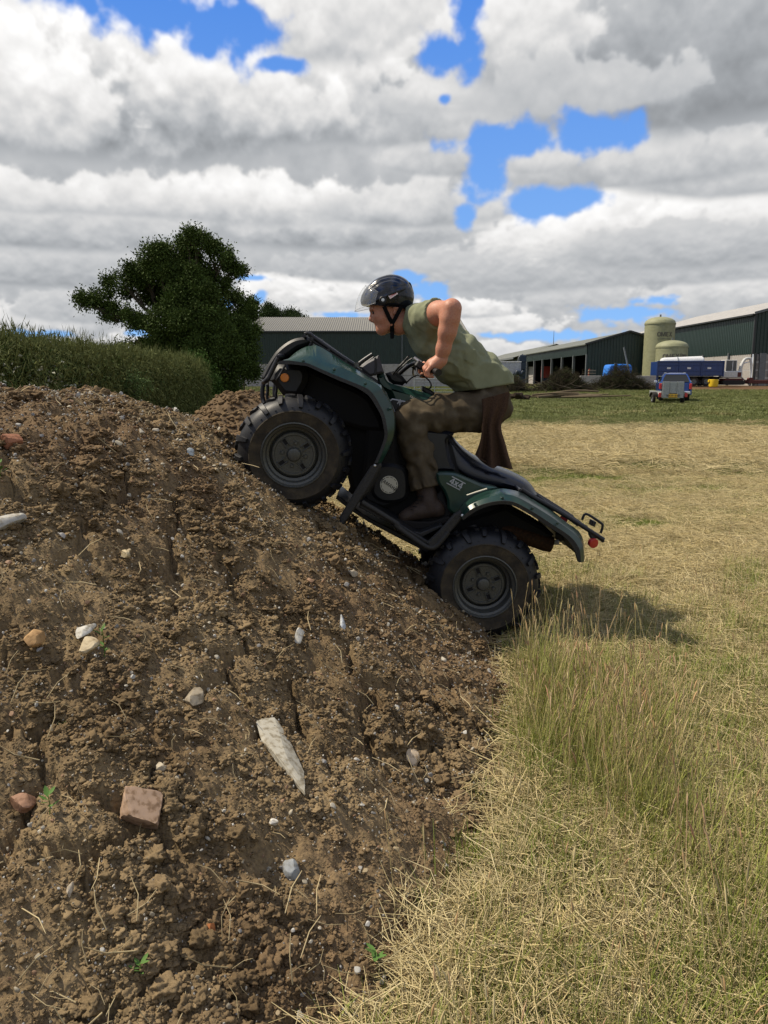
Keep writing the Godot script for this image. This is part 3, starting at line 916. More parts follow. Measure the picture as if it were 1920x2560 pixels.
# a tread block laid on the tyre's outline between two places along z
func lug_mesh(prof: Array, z0: float, z1: float, wide: float, high: float, skew: float, r_min: float) -> ArrayMesh:
	var line := []
	for k in prof.size():
		var p: Vector2 = prof[k]
		if p.x < r_min: continue
		if p.y <= z0 and p.y >= z1: line.append(k)
	var rings := []
	var pts := []
	for k in line: pts.append([prof[k], (prof[mini(k + 1, prof.size() - 1)] - prof[maxi(k - 1, 0)]).normalized()])
	for j in pts.size():
		var p: Vector2 = pts[j][0]; var t: Vector2 = pts[j][1]
		var n := Vector2(-t.y, t.x)
		if n.x < 0: n = -n
		var u := float(j) / maxf(1.0, pts.size() - 1)
		var mid := skew * (u - .5)
		var edge := .75 if j == 0 or j == pts.size() - 1 else 1.0
		var hh := high * (.86 if j == 0 or j == pts.size() - 1 else 1.0)
		var ring := []
		for q in [[-1.0, -.004], [-.92, hh * .85], [-.8, hh], [.8, hh], [.92, hh * .85], [1.0, -.004]]:
			var b: Vector2 = p + n * q[1]
			var a: float = mid + q[0] * wide * edge / .3
			ring.append(Vector3(b.x * cos(a), b.x * sin(a), b.y))
		rings.append(ring)
	return Shape.new().skin(rings, true, true, true).creased(38.0)

func make_wheel(parent: Node3D, at: Vector3, front: bool, far: bool):
	var o := Node3D.new(); o.name = "wheel"; parent.add_child(o, true)
	o.position = at
	o.rotation.y = (PI if far else 0.0) + (deg_to_rad(8.0) if front else 0.0)
	o.rotation.z = (.3 if front else .1) if not far else .7
	var k := "front" if front else "rear"
	var w := .2 if front else .25
	var r := .313 if front else .319
	if not mats.has(k + "tyre_mesh"):
		var prof := tyre_profile(w, r)
		var side := []; var tread := []
		for q in prof:
			if q.y > -.012 and q.x < .2375: side.append(q)
		for q in prof:
			if not (q.y > -.006 and q.x < .2335): tread.append(q)
		mats[k + "tyre_mesh"] = Shape.new().lathe(prof.slice(5) , 72).creased(50.0)
		mats[k + "side_mesh"] = Shape.new().lathe(prof.slice(0, 6), 72).creased(30.0)
		mats[k + "lug_a"] = lug_mesh(prof, -.008, -.095, .0155, .0185, .05, .248 * r / .313)
		mats[k + "lug_b"] = lug_mesh(prof, -.018, -.09, .0150, .0185, -.03, .26 * r / .313)
		mats[k + "lug_c"] = lug_mesh(prof, -.075, -w + .075, .015, .0150, .12, .26)
		mats[k + "lug_d"] = lug_mesh(prof, -w + .095, -w + .012, .0150, .0150, -.05, .26 * r / .313)
		mats[k + "lug_e"] = lug_mesh(prof, -.006, -.020, .0085, .004, .0, .243 * r / .313)
		var dp := 0.0 if front else .03
		mats[k + "rim_mesh"] = Shape.new().lathe([Vector2(.160, -.05), Vector2(.1765, -.016), Vector2(.1755, -.009), Vector2(.170, -.007), Vector2(.166, -.012), Vector2(.162, -.022), Vector2(.152, -.027), Vector2(.149, -.031), Vector2(.144, -.052 - dp), Vector2(.131, -.058 - dp), Vector2(.127, -.082 - dp), Vector2(.120, -.084 - dp), Vector2(.118, -.052 - dp), Vector2(.113, -.046 - dp), Vector2(.104, -.046 - dp), Vector2(.100, -.051 - dp), Vector2(.036, -.053 - dp), Vector2(0, -.053 - dp)], 64).creased(32.0)
		mats[k + "cap_mesh"] = Shape.new().lathe([Vector2(.040, -.054 - dp), Vector2(.037, -.040 - dp), Vector2(.033, -.030 - dp), Vector2(.027, -.026 - dp), Vector2(0.0, -.025 - dp)], 28).creased(32.0)
		mats[k + "nut_mesh"] = Shape.new().lathe([Vector2(.012, -.054 - dp), Vector2(.0105, -.043 - dp), Vector2(.008, -.040 - dp), Vector2(0, -.0395 - dp)], 6).creased(20.0)
		var fr := Shape.new()
		for s in [-1.0, 1.0]: fr.box(Vector3(.075, s * .0125, -.050 - dp), Vector3(.056, .006, .012), .002)
		fr.box(Vector3(.1, 0, -.050 - dp), Vector3(.006, .022, .012), .002)
		fr.box(Vector3(.062, 0, -.051 - dp), Vector3(.006, .02, .010), .002)
		mats[k + "slot_mesh"] = fr.mesh(false)
		mats[k + "hole_mesh"] = Shape.new().box(Vector3(.08, 0, -.0525 - dp), Vector3(.03, .017, .004)).mesh(false)
		mats[k + "back_mesh"] = Shape.new().lathe([Vector2(.165, -w + .03), Vector2(.15, -w * .55), Vector2(.03, -w * .5), Vector2(.03, -w - .02), Vector2(0, -w - .02)], 32).creased(30.0)
	part("tyre", mats[k + "tyre_mesh"], mats.tyre, o)
	part("sidewall", mats[k + "side_mesh"], mats.dusty_rubber, o).set_meta("label", "dusty brown ring of the tyre's sidewall")
	part("rim", mats[k + "rim_mesh"], mats.rim, o)
	part("brake_drum", mats[k + "back_mesh"], mats.engine, o)
	part("centre_cap", mats[k + "cap_mesh"], mats.rim, o)
	for j in 4:
		var nut := part("wheel_nut", mats[k + "nut_mesh"], mats.rim, o); var a := TAU * j / 4.0 + .12
		nut.position = Vector3(cos(a), sin(a), 0) * .062
		part("spoke_slot", mats[k + "slot_mesh"], mats.rim, o).rotation.z = a + PI / 4
		part("slot_hole", mats[k + "hole_mesh"], mats.engine, o).rotation.z = a + PI / 4
	var n := 18
	for j in n:
		var a := TAU * j / n
		part("tread_block", mats[k + ("lug_a" if j % 2 else "lug_b")], mats.tyre, o).rotation.z = a
		part("tread_block", mats[k + "lug_c"], mats.tyre, o).rotation.z = a + TAU / n * .5
		part("tread_block", mats[k + "lug_d"], mats.tyre, o).rotation.z = a + TAU / n * .3
		part("tread_rib", mats[k + "lug_e"], mats.tyre, o).rotation.z = a + TAU / n * .42

func mirror_z(s: Shape) -> Shape:
	var o := Shape.new()
	for p in s.v: o.v.append(Vector3(p.x, p.y, -p.z))
	for k in range(0, s.i.size(), 3): o.tri(s.i[k], s.i[k + 2], s.i[k + 1])
	return o

func both(called: String, s: Shape, m: Material, parent: Node, smooth := 35.0):
	part(called, s.creased(smooth), m, parent)
	part(called, mirror_z(s).creased(smooth), m, parent)

func lines(list: Array, n := 40) -> Shape:
	var r := []
	for l in list: r.append(smoothed(l, n, false, 1.0))
	return Shape.new().skin(r, false)

func shifted(l: Array, d: Vector3) -> Array:
	var o := []
	for p in l: o.append(p + d)
	return o

func bolt(parent: Node, p: Vector3, m: Material, r := .008):
	var o := part("bolt", mats.bolt_mesh, m, parent); o.position = p; o.scale = Vector3.ONE * (r / .008)
	var q := part("bolt", mats.bolt_mesh, m, parent); q.position = Vector3(p.x, p.y, -p.z); q.rotation.y = PI; q.scale = o.scale

func lettering(text: String, size: float, depth: float, at: Vector3, m: Material, parent: Node, turn := 0.0, serif := false) -> MeshInstance3D:
	var t := TextMesh.new(); t.text = text; t.font_size = 64; t.pixel_size = size / 46.0; t.depth = depth
	var f := SystemFont.new(); f.font_names = PackedStringArray(["Droid Serif" if serif else "Droid Sans"]); f.font_weight = 700
	t.font = f
	var o := part("lettering", t, m, parent)
	o.position = at; o.rotation.z = turn
	return o

func make_quad_bike():
	bike_materials()
	mats.bolt_mesh = Shape.new().lathe([Vector2(.008, 0), Vector2(.0075, .003), Vector2(.005, .005), Vector2(0, .0052)], 10).creased(40.0)
	var b := thing("quad_bike", "dark green four-wheeled quad bike climbing the soil mound, nose up", "quad bike", BIKE_AT)
	b.rotation_degrees.z = BIKE_PITCH
	make_wheel(b, Vector3(0, 0, .545), false, false)
	make_wheel(b, Vector3(-1.2447, 0, .545), true, false)
	make_wheel(b, Vector3(0, 0, -.545), false, true)
	make_wheel(b, Vector3(-1.2447, 0, -.545), true, true)

	# front wings
	var f0 := v3([-1.581,0.403,0.2,-1.569,0.441,0.2,-1.548,0.492,0.2,-1.518,0.529,0.2,-1.493,0.541,0.2,-1.43,0.546,0.2,-1.339,0.55,0.2,-1.242,0.555,0.2,-1.163,0.561,0.2,-1.091,0.562,0.2] + [-1.073,0.558,0.3,-1.003,0.525,0.3,-0.953,0.493,0.3,-0.905,0.442,0.3,-0.868,0.381,0.3,-0.848,0.314,0.3,-0.835,0.211,0.3])
	var f1 := v3([-1.564,0.392,0.4,-1.548,0.45,0.4,-1.523,0.492,0.4,-1.493,0.524,0.4,-1.478,0.537,0.4,-1.422,0.544,0.4,-1.34,0.547,0.4,-1.244,0.554,0.4,-1.166,0.557,0.4,-1.092,0.558,0.4] + [-1.068,0.558,0.42,-0.999,0.526,0.42,-0.951,0.494,0.42,-0.906,0.448,0.42,-0.872,0.389,0.42,-0.853,0.324,0.42,-0.84,0.22,0.42])
	var f2 := v3([-1.556,0.388,0.49,-1.54,0.418,0.49,-1.524,0.437,0.49,-1.493,0.462,0.49,-1.453,0.48,0.49,-1.364,0.501,0.49,-1.276,0.524,0.49,-1.183,0.54,0.49,-1.093,0.553,0.49] + [-1.061,0.543,0.505,-0.999,0.517,0.505,-0.954,0.49,0.505,-0.915,0.448,0.505,-0.88,0.39,0.505,-0.861,0.327,0.505,-0.846,0.225,0.505])
	var f3 := v3([-1.584,0.349,0.53,-1.574,0.367,0.53,-1.542,0.391,0.53,-1.481,0.422,0.53,-1.45,0.436,0.53,-1.378,0.451,0.53,-1.288,0.47,0.53,-1.2,0.491,0.53,-1.132,0.505,0.53,-1.086,0.499,0.53,-1.034,0.477,0.53,-0.98,0.446,0.53] + [-0.936,0.406,0.535,-0.902,0.366,0.535,-0.882,0.304,0.535,-0.863,0.219,0.535])
	var f4 := v3([-1.581,0.343,0.54,-1.556,0.358,0.54,-1.524,0.382,0.54,-1.472,0.411,0.54,-1.441,0.425,0.54,-1.368,0.438,0.54,-1.278,0.456,0.54,-1.189,0.477,0.54,-1.129,0.483,0.54,-1.088,0.478,0.54,-1.038,0.457,0.54,-0.987,0.431,0.54] + [-0.943,0.39,0.54,-0.915,0.357,0.54,-0.896,0.3,0.54,-0.877,0.213,0.54])
	both("front_wing", lines([f0, f1, f2, f3, shifted(f3, Vector3(0, 0, -.03)), shifted(f2, Vector3(0, -.012, -.02)), shifted(f1, Vector3(0, -.02, -.01)), shifted(f0, Vector3(0, -.02, 0))], 56), mats.green_plastic, b, 24.0)
	both("wing_trim", lines([shifted(f3, Vector3(0, .002, -.012)), shifted(f3, Vector3(0, .002, .008)), f4, shifted(f4, Vector3(0, 0, -.035)), shifted(f3, Vector3(0, .002, -.012))], 56), mats.trim_rubber, b, 40.0)
	both("wheel_arch_liner", lines([shifted(f4, Vector3(0, .004, -.03)), shifted(f4, Vector3(.02, .02, -.16)), shifted(f4, Vector3(.03, .03, -.34)), shifted(f4, Vector3(.03, .0, -.40))], 40), mats.engine, b)
	for q in v3([-1.481,0.432,0.522,-1.325,0.489,0.522,-1.152,0.523,0.522] + [-0.971,0.491,0.525]): bolt(b, q, mats.green_plastic, .009)
	# decks that close the top between the wings, and the dark inner wings
	part("front_deck", lines([shifted(f0, Vector3(0, 0, .02)), shifted(f0, Vector3(0, -.012, -.40 - .02))], 40).creased(30.0), mats.engine, b)
	part("inner_wing", Shape.new().prism(v2([-1.529,0.37,-1.46,0.406,-1.382,0.418,-1.285,0.437,-1.19,0.459,-1.125,0.466,-1.082,0.459,-1.031,0.437,-0.967,0.402,-0.922,0.361,-1.024,0.3,-1.16,0.255,-1.266,0.264,-1.336,0.27,-1.4,0.252,-1.468,0.287]), -.27, .27, .02).creased(30.0), mats.engine, b)
	# mud flap behind the front wheel
	both("mud_flap", Shape.new().prism(v2([-0.852,0.228,-0.838,0.22,-0.826,0.11,-0.823,0.003,-0.821,-0.068,-0.821,-0.16,-0.834,-0.175,-0.863,-0.134,-0.872,-0.02,-0.879,0.084,-0.881,0.178,-0.875,0.209]), .49, .525, .008), mats.trim_rubber, b)
	for q in v3([-0.867,0.201,0.53]): bolt(b, q, mats.silver, .007)
	both("wing_strut", Shape.new().prism(v2([-0.879,0.177,-0.839,0.222,-0.811,0.165,-0.802,0.05,-0.82,-0.011,-0.842,-0.014]), .40, .47, .01), mats.black_plastic, b)

	# nose: guard plate, lamp housing, bumper tubes
	var guard_out := smoothed(v2([-1.551,0.546,-1.579,0.525,-1.605,0.499,-1.626,0.466,-1.642,0.426,-1.653,0.378,-1.654,0.34,-1.653,0.298,-1.647,0.248,-1.644,0.223,-1.633,0.21,-1.613,0.214]), 26)
	var guard_in := smoothed(v2([-1.513,0.53,-1.54,0.499,-1.563,0.468,-1.577,0.434,-1.588,0.402,-1.603,0.376,-1.608,0.351,-1.606,0.325,-1.604,0.289,-1.599,0.25,-1.598,0.223,-1.608,0.214]), 26)
	guard_in.reverse()
	part("nose_guard", Shape.new().prism(guard_out + guard_in, -.30, .30, .014).creased(40.0), mats.black_plastic, b)
	part("lamp_housing", Shape.new().prism(v2([-1.6,0.334,-1.546,0.372,-1.492,0.402,-1.471,0.403,-1.434,0.381,-1.414,0.336,-1.411,0.295,-1.408,0.255,-1.449,0.228,-1.485,0.209,-1.54,0.227,-1.588,0.236,-1.605,0.277]), -.36, .36, .03).creased(35.0), mats.black_plastic, b)
	both("side_reflector", Shape.new().lathe([Vector2(.0235, -.004), Vector2(.0235, .003), Vector2(.021, .006), Vector2(0, .0075)], 24, Transform3D(Basis.IDENTITY, v3([-1.528,0.296,0.365])[0])), mats.orange_lens, b)
	both("reflector_holder", Shape.new().lathe([Vector2(.028, -.03), Vector2(.028, -.001), Vector2(0, 0)], 24, Transform3D(Basis.IDENTITY, v3([-1.529,0.295,0.36])[0])), mats.engine, b)
	both("bumper_tube", Shape.new().tube(smoothed(v3([-1.605,0.38,0.3,-1.615,0.373,0.36,-1.614,0.353,0.36,-1.608,0.307,0.36,-1.602,0.258,0.36,-1.602,0.225,0.36,-1.616,0.205,0.3]), 24), .0135, 10), mats.dark_metal, b, 60.0)
	both("bumper_tube", Shape.new().tube(smoothed(v3([-1.559,0.354,0.4,-1.555,0.312,0.4,-1.553,0.271,0.4,-1.569,0.249,0.3]), 14), .006, 8), mats.dark_metal, b, 60.0)
	both("bumper_tube", Shape.new().tube(smoothed(v3([-1.623,0.2,0.24,-1.613,0.174,0.24,-1.595,0.143,0.24,-1.572,0.115,0.24,-1.551,0.104,0.24,-1.55,0.097,0.1]), 24), .0125, 10), mats.dark_metal, b, 60.0)
	both("bumper_tube", Shape.new().tube(smoothed(v3([-1.606,0.195,0.18,-1.587,0.169,0.18,-1.572,0.14,0.18,-1.548,0.124,0.18,-1.519,0.139,0.18]), 24), .009, 10), mats.dark_metal, b, 60.0)
	both("bumper_clamp", Shape.new().tube(v3([-1.617,0.379,0.365,-1.613,0.371,0.365]), .02, 12), mats.dark_metal, b, 60.0)

	# front rack: rails and cross tubes
	var rail := [-1.567,0.548,-1.554,0.564,-1.522,0.562,-1.469,0.562,-1.416,0.562,-1.358,0.563,-1.306,0.565,-1.253,0.569]
	for z in [.37, .185, 0.0, -.185, -.37]:
		var pts := at_z(rail, z)
		part("rack_rail", Shape.new().tube(smoothed(pts, 22), .0105 if absf(z) > .3 else .0085, 9).creased(60.0), mats.dark_metal, b)
	for j in [0, 2, 4, 6, 7]:
		part("rack_crossbar", Shape.new().tube([Vector3(rail[j * 2], rail[j * 2 + 1] - .012, -.38), Vector3(rail[j * 2], rail[j * 2 + 1] - .012, .38)], .0095, 9).creased(60.0), mats.dark_metal, b)
	both("rack_edge", Shape.new().prism(v2([-1.54,0.549,-1.507,0.554,-1.411,0.553,-1.307,0.558,-1.225,0.563,-1.15,0.564,-1.097,0.569,-1.088,0.56,-1.096,0.557,-1.154,0.554,-1.226,0.549,-1.308,0.544,-1.412,0.539,-1.495,0.536,-1.527,0.537]), .335, .375, .012), mats.dark_metal, b)
	both("rack_upright", Shape.new().tube(smoothed(v3([-1.245,0.576,0.36,-1.236,0.609,0.36,-1.213,0.669,0.36]), 6), .0105, 9), mats.dark_metal, b, 60.0)
	both("rack_clamp", Shape.new().tube(v3([-1.259,0.583,0.372,-1.241,0.565,0.372]), .014, 10), mats.rim, b, 60.0)
	both("rack_leg", Shape.new().tube(v3([-1.523,0.544,0.3,-1.514,0.492,0.3]), .009, 8), mats.dark_metal, b, 60.0)

	# cowl behind the rack
	part("cowl", Shape.new().prism(v2([-1.237,0.575,-1.22,0.62,-1.199,0.661,-1.187,0.687,-1.179,0.684,-1.145,0.656,-1.106,0.626,-1.144,0.583,-1.161,0.563,-1.211,0.566]), -.20, .20, .012).creased(35.0), mats.smoked_cowl, b)
	both("cowl_rib", Shape.new().prism(v2([-1.198,0.66,-1.192,0.672,-1.165,0.642,-1.137,0.596,-1.145,0.584,-1.167,0.624]), .199, .206, .002), mats.black_plastic, b)
	# tank and the panels under the seat
	part("fuel_tank", Shape.new().prism(smoothed(v2([-1.094,0.563,-1.134,0.591,-1.128,0.621,-1.105,0.623,-1.07,0.599,-1.025,0.604,-0.952,0.631,-0.879,0.657,-0.798,0.684,-0.712,0.692,-0.635,0.639,-0.688,0.541,-0.839,0.45,-0.925,0.474,-0.985,0.515,-1.038,0.546]), 60, true), -.185, .185, .035).creased(40.0), mats.green_plastic, b)
	both("tank_plate", Shape.new().prism(v2([-0.994,0.515,-0.986,0.536,-0.892,0.577,-0.751,0.627,-0.733,0.571,-0.883,0.489,-0.931,0.478]), .184, .194, .004), mats.grey_lettering, b)
	both("tank_plate_face", Shape.new().prism(v2([-0.985,0.517,-0.98,0.531,-0.888,0.571,-0.758,0.616,-0.746,0.573,-0.884,0.497,-0.932,0.487]), .19, .197, .002), mats.black_plastic, b)
	var lt := lettering("KODIAK", .030, .003, v3([-0.874,0.542,0.2])[0], mats.grey_lettering, b); lt.position.z = .199
	lt = lettering("YAMAHA", .0125, .002, v3([-0.877,0.605,0.2])[0], mats.badge, b); lt.position.z = .187
	part("steering_shroud", Shape.new().prism(v2([-1.099,0.628,-1.067,0.666,-1.009,0.672,-0.97,0.661,-0.978,0.628,-1.024,0.604,-1.054,0.602]), -.09, .09, .02).creased(35.0), mats.black_plastic, b)
	part("seat_base", Shape.new().prism(smoothed(v2([-0.759,0.465,-0.684,0.536,-0.587,0.579,-0.593,0.525,-0.524,0.453,-0.461,0.408,-0.528,0.355,-0.57,0.307,-0.625,0.331]), 40, true), -.235, .235, .02).creased(35.0), mats.seat_vinyl, b)
	# engine and frame, dark between the panels
	part("engine_block", Shape.new().prism(v2([-1.342,0.402,-1.032,0.496,-0.877,0.455,-0.725,0.51,-0.546,0.509,-0.297,0.31,-0.279,0.232,-0.35,0.077,-0.483,-0.029,-0.765,-0.07,-0.88,-0.033,-0.989,0.071,-1.158,0.206]), -.19, .19, .03).creased(35.0), mats.engine, b)
	part("engine_side_cover", Shape.new().prism(smoothed(v2([-0.834,0.178,-0.795,0.23,-0.702,0.258,-0.625,0.185,-0.6,0.114,-0.664,0.043,-0.735,0.019,-0.796,0.052]), 30, true), -.27, .27, .02).creased(35.0), mats.black_plastic, b)
	both("side_panel", Shape.new().prism(v2([-1.03,0.351,-0.947,0.446,-0.869,0.414,-0.776,0.292,-0.664,0.205,-0.6,0.097,-0.669,-0.003,-0.779,-0.029,-0.852,0.022,-0.906,0.137]), .10, .25, .02), mats.engine, b)
	var bp: Vector3 = v3([-0.726,0.132,0.28])[0]
	part("round_badge", Shape.new().lathe([Vector2(.0505, -.001), Vector2(.0505, .002), Vector2(.049, .003), Vector2(0, .003)], 40, Transform3D(Basis.IDENTITY, Vector3(bp.x, bp.y, .27))).creased(30.0), mats.badge, b)
	for j in 12:
		var a := TAU * (j + .5) / 12.0
		part("badge_dash", Shape.new().box(Vector3(bp.x + cos(a) * .0435, bp.y + sin(a) * .0435, .2735), Vector3(.003, .016, .001), 0.0, Basis(Vector3(0, 0, 1), a)).mesh(false), mats.black_plastic, b)
	lt = lettering("YAMAHA", .0185, .0012, Vector3(bp.x, bp.y, .2737), mats.black_plastic, b)
	# foot wells
	both("foot_rail", Shape.new().tube(smoothed(v3([-0.81,-0.004,0.5,-0.722,0.003,0.5,-0.569,0.009,0.5] + [-0.605,-0.002,0.5,-0.477,-0.006,0.5,-0.397,-0.005,0.5,-0.361,0.005,0.5,-0.342,0.034,0.5,-0.335,0.13,0.5]), 30), .0145, 9), mats.trim_rubber, b, 60.0)
	both("foot_board", Shape.new().prism(v2([-0.815,-0.014,-0.57,0.014,-0.344,0.027,-0.332,0.011,-0.555,-0.007,-0.805,-0.038]), .2, .49, .004), mats.black_plastic, b)
	both("foot_peg", Shape.new().prism(v2([-0.565,-0.013,-0.449,0.032,-0.382,0.132,-0.367,0.132,-0.427,0.016,-0.551,-0.033]), .25, .45, .004), mats.black_plastic, b)
	both("rear_splash_guard", Shape.new().prism(v2([-0.363,-0.002,-0.339,0.013,-0.331,0.045,-0.324,0.142,-0.317,0.246,-0.35,0.264,-0.367,0.228,-0.378,0.109,-0.396,0.014]), .47, .505, .008), mats.trim_rubber, b)
	both("splash_panel", Shape.new().prism(v2([-0.397,-0.003,-0.36,0.097,-0.335,0.239,-0.399,0.233,-0.466,0.285,-0.511,0.116]), .26, .30, .008), mats.engine, b)
	for q in v3([-0.329,0.248,0.515]): bolt(b, q, mats.silver, .009)
	part("skid_plate", Shape.new().prism(v2([-0.928,-0.093,-0.82,-0.102,-0.693,-0.098,-0.505,-0.072,-0.309,-0.054,-0.308,-0.073,-0.51,-0.101,-0.69,-0.122,-0.816,-0.125,-0.925,-0.117]), -.2, .2, .004).creased(35.0), mats.dark_metal, b)

	# rear wings
	var r0 := v3([-0.328,0.329,0.22,-0.307,0.385,0.22,-0.262,0.435,0.22,-0.197,0.472,0.22,-0.138,0.503,0.22,-0.071,0.524,0.22,0.022,0.531,0.22,0.122,0.537,0.22,0.228,0.534,0.22,0.307,0.533,0.22,0.363,0.515,0.22,0.413,0.471,0.22,0.455,0.422,0.22])
	var r1 := v3([-0.335,0.269,0.4,-0.326,0.322,0.4,-0.29,0.393,0.4,-0.231,0.473,0.4,-0.176,0.506,0.4,-0.121,0.525,0.4,-0.028,0.533,0.4,0.066,0.54,0.4,0.169,0.536,0.4,0.256,0.538,0.4,0.311,0.519,0.4,0.354,0.479,0.4,0.399,0.42,0.4])
	var r2 := v3([-0.337,0.249,0.5,-0.33,0.308,0.5,-0.297,0.372,0.5,-0.238,0.446,0.5,-0.195,0.479,0.5,-0.137,0.498,0.5,-0.039,0.509,0.5,0.059,0.515,0.5,0.156,0.516,0.5,0.236,0.513,0.5,0.286,0.5,0.5,0.319,0.474,0.5,0.365,0.42,0.5])
	var r3 := v3([-0.324,0.234,0.53,-0.322,0.273,0.53,-0.3,0.328,0.53,-0.252,0.392,0.53,-0.2,0.438,0.53,-0.14,0.467,0.53,-0.029,0.48,0.53,0.074,0.484,0.53,0.158,0.488,0.53,0.219,0.486,0.53,0.263,0.473,0.53,0.298,0.454,0.53,0.34,0.407,0.53])
	var r4 := v3([-0.313,0.232,0.535,-0.301,0.275,0.535,-0.28,0.325,0.535,-0.237,0.384,0.535,-0.19,0.424,0.535,-0.133,0.45,0.535,-0.021,0.462,0.535,0.078,0.464,0.535,0.157,0.469,0.535,0.215,0.464,0.535,0.258,0.45,0.535,0.292,0.431,0.535,0.332,0.402,0.535])
	both("rear_wing", lines([r0, r1, r2, r3, shifted(r3, Vector3(0, 0, -.03)), shifted(r2, Vector3(0, -.012, -.02)), shifted(r1, Vector3(0, -.02, -.01)), shifted(r0, Vector3(0, -.02, 0))], 52), mats.green_plastic, b, 24.0)
	both("wing_trim", lines([shifted(r3, Vector3(0, .002, -.012)), shifted(r3, Vector3(0, .002, .008)), r4, shifted(r4, Vector3(0, 0, -.035)), shifted(r3, Vector3(0, .002, -.012))], 52), mats.trim_rubber, b, 40.0)
	both("wheel_arch_liner", lines([shifted(r4, Vector3(0, .004, -.03)), shifted(r4, Vector3(0, .03, -.16)), shifted(r4, Vector3(0, .03, -.52))], 40), mats.engine, b)
	part("rear_deck", lines([shifted(r0, Vector3(0, -.004, .02)), shifted(r0, Vector3(0, -.016, -.46))], 40).creased(30.0), mats.engine, b)
	for q in v3([-0.31,0.337,0.522,-0.212,0.449,0.522,-0.048,0.495,0.522,0.11,0.507,0.522]): bolt(b, q, mats.green_plastic, .0085)
	both("rear_side_panel", Shape.new().prism(smoothed(v2([-0.55,0.345,-0.471,0.4,-0.391,0.419,-0.307,0.438,-0.222,0.471,-0.274,0.393,-0.311,0.322,-0.321,0.268,-0.312,0.237,-0.34,0.212,-0.382,0.215,-0.415,0.254,-0.466,0.287,-0.514,0.303]), 60, true, .7), .24, .345, .012), mats.green_plastic, b)
	lt = lettering("4x4", .034, .003, v3([-0.431,0.361,0.35])[0], mats.grey_lettering, b, deg_to_rad(7.0)); lt.position.z = .346
	for q in [[Vector2(.0, .022)], [Vector2(-.004, -.024)]]:
		part("badge_bar", Shape.new().box(lt.position + Vector3(q[0].x, q[0].y, .001), Vector3(.086, .005, .003), .001, Basis(Vector3(0, 0, 1), deg_to_rad(7.0))).mesh(false), mats.grey_lettering, b)
	both("scratch_strip", Shape.new().prism(v2([-0.361,0.346,-0.328,0.392,-0.292,0.439,-0.286,0.435,-0.321,0.39,-0.356,0.344]), .415, .43, .002), mats.badge, b)
	# seat
	var top := v2([-0.613,0.581,-0.571,0.559,-0.525,0.545,-0.458,0.536,-0.379,0.539,-0.285,0.554,-0.214,0.572,-0.142,0.589,-0.054,0.599,0,0.586,0.028,0.568])
	var low := v2([-0.647,0.544,-0.607,0.522,-0.558,0.481,-0.496,0.438,-0.436,0.416,-0.361,0.418,-0.276,0.437,-0.206,0.469,-0.15,0.498,-0.075,0.516,-0.005,0.555])
	var rings := []
	for k in top.size():
		var t: Vector2 = top[k]; var l: Vector2 = low[k]
		var wd := lerpf(.15, .19, smoothstep(2, 6, k))
		var up: Vector2 = (t - l)
		var ring := []
		for q in [[-.6, .0], [-1.0, .08], [-1.06, .35], [-1.0, .62], [-.82, .86], [-.5, .98], [0.0, 1.03], [.5, .98], [.82, .86], [1.0, .62], [1.06, .35], [1.0, .08], [.6, .0]]:
			ring.append(Vector3(l.x + up.x * q[1], l.y + up.y * q[1], q[0] * wd))
		rings.append(ring)
	var sm := []
	for j in 13:
		var col := []
		for k in rings.size(): col.append(rings[k][j])
		sm.append(smoothed(col, 34))
	var rings2 := []
	for k in 34:
		var ring := []
		for j in 13: ring.append(sm[j][k])
		rings2.append(ring)
	part("seat", Shape.new().skin(rings2, true, true, true).creased(50.0), mats.seat_vinyl, b)
	# rear rack, grab loop, lamp
	var rr := [-0.119,0.541,-0.047,0.544,0.093,0.558,0.256,0.569,0.428,0.577]
	for z in [.36, .18, 0.0, -.18, -.36]:
		part("rack_rail", Shape.new().tube(smoothed(at_z(rr, z), 14), .0125 if absf(z) > .3 else .009, 9).creased(60.0), mats.dark_metal, b)
	for j in 5:
		part("rack_crossbar", Shape.new().tube([Vector3(rr[j * 2], rr[j * 2 + 1] - .008, -.36), Vector3(rr[j * 2], rr[j * 2 + 1] - .008, .36)], .0095, 9).creased(60.0), mats.dark_metal, b)
	both("rack_brace", Shape.new().tube(v3([-0.016,0.562,0.3,0.049,0.558,0.3,0.09,0.556,0.36]), .010, 8), mats.dark_metal, b, 60.0)
	part("grab_loop", Shape.new().tube(smoothed(v3([0.368,0.598,0.02,0.36,0.63,0.02,0.38,0.644,0.02,0.473,0.647,0.02,0.493,0.637,0.02,0.509,0.597,0.02]), 22), .008, 9).creased(60.0), mats.dark_metal, b)
	part("loop_bracket", Shape.new().prism(v2([0.414,0.63,0.438,0.636,0.449,0.606,0.426,0.601]), -.02, .05, .003).creased(35.0), mats.dark_metal, b)
	both("lamp_bracket", Shape.new().prism(v2([0.326,0.57,0.364,0.572,0.393,0.562,0.369,0.54,0.348,0.551]), .33, .365, .004), mats.dark_metal, b)
	both("tail_reflector", Shape.new().lathe([Vector2(.027, -.02), Vector2(.0285, -.004), Vector2(.0275, .004), Vector2(.024, .0065), Vector2(0, .008)], 28, Transform3D(Basis(Vector3(0, 1, 0), .35), v3([0.391,0.529,0.37])[0])), mats.red_lens, b)
	# silencer, axles, swing arm, suspension
	var mz := .12
	part("silencer", Shape.new().tube(smoothed(v3([-0.038,0.286,0.16,0.041,0.307,0.16,0.152,0.343,0.16,0.213,0.36,0.16,0.268,0.378,0.16]), 10), [.03, .045, .05, .05, .05, .05, .05, .05, .05, .046], 16).creased(40.0), mats.rusty_steel, b)
	part("tail_pipe", Shape.new().tube(v3([0.259,0.39,0.16,0.292,0.413,0.16]), .016, 12).creased(40.0), mats.grey_lettering, b)
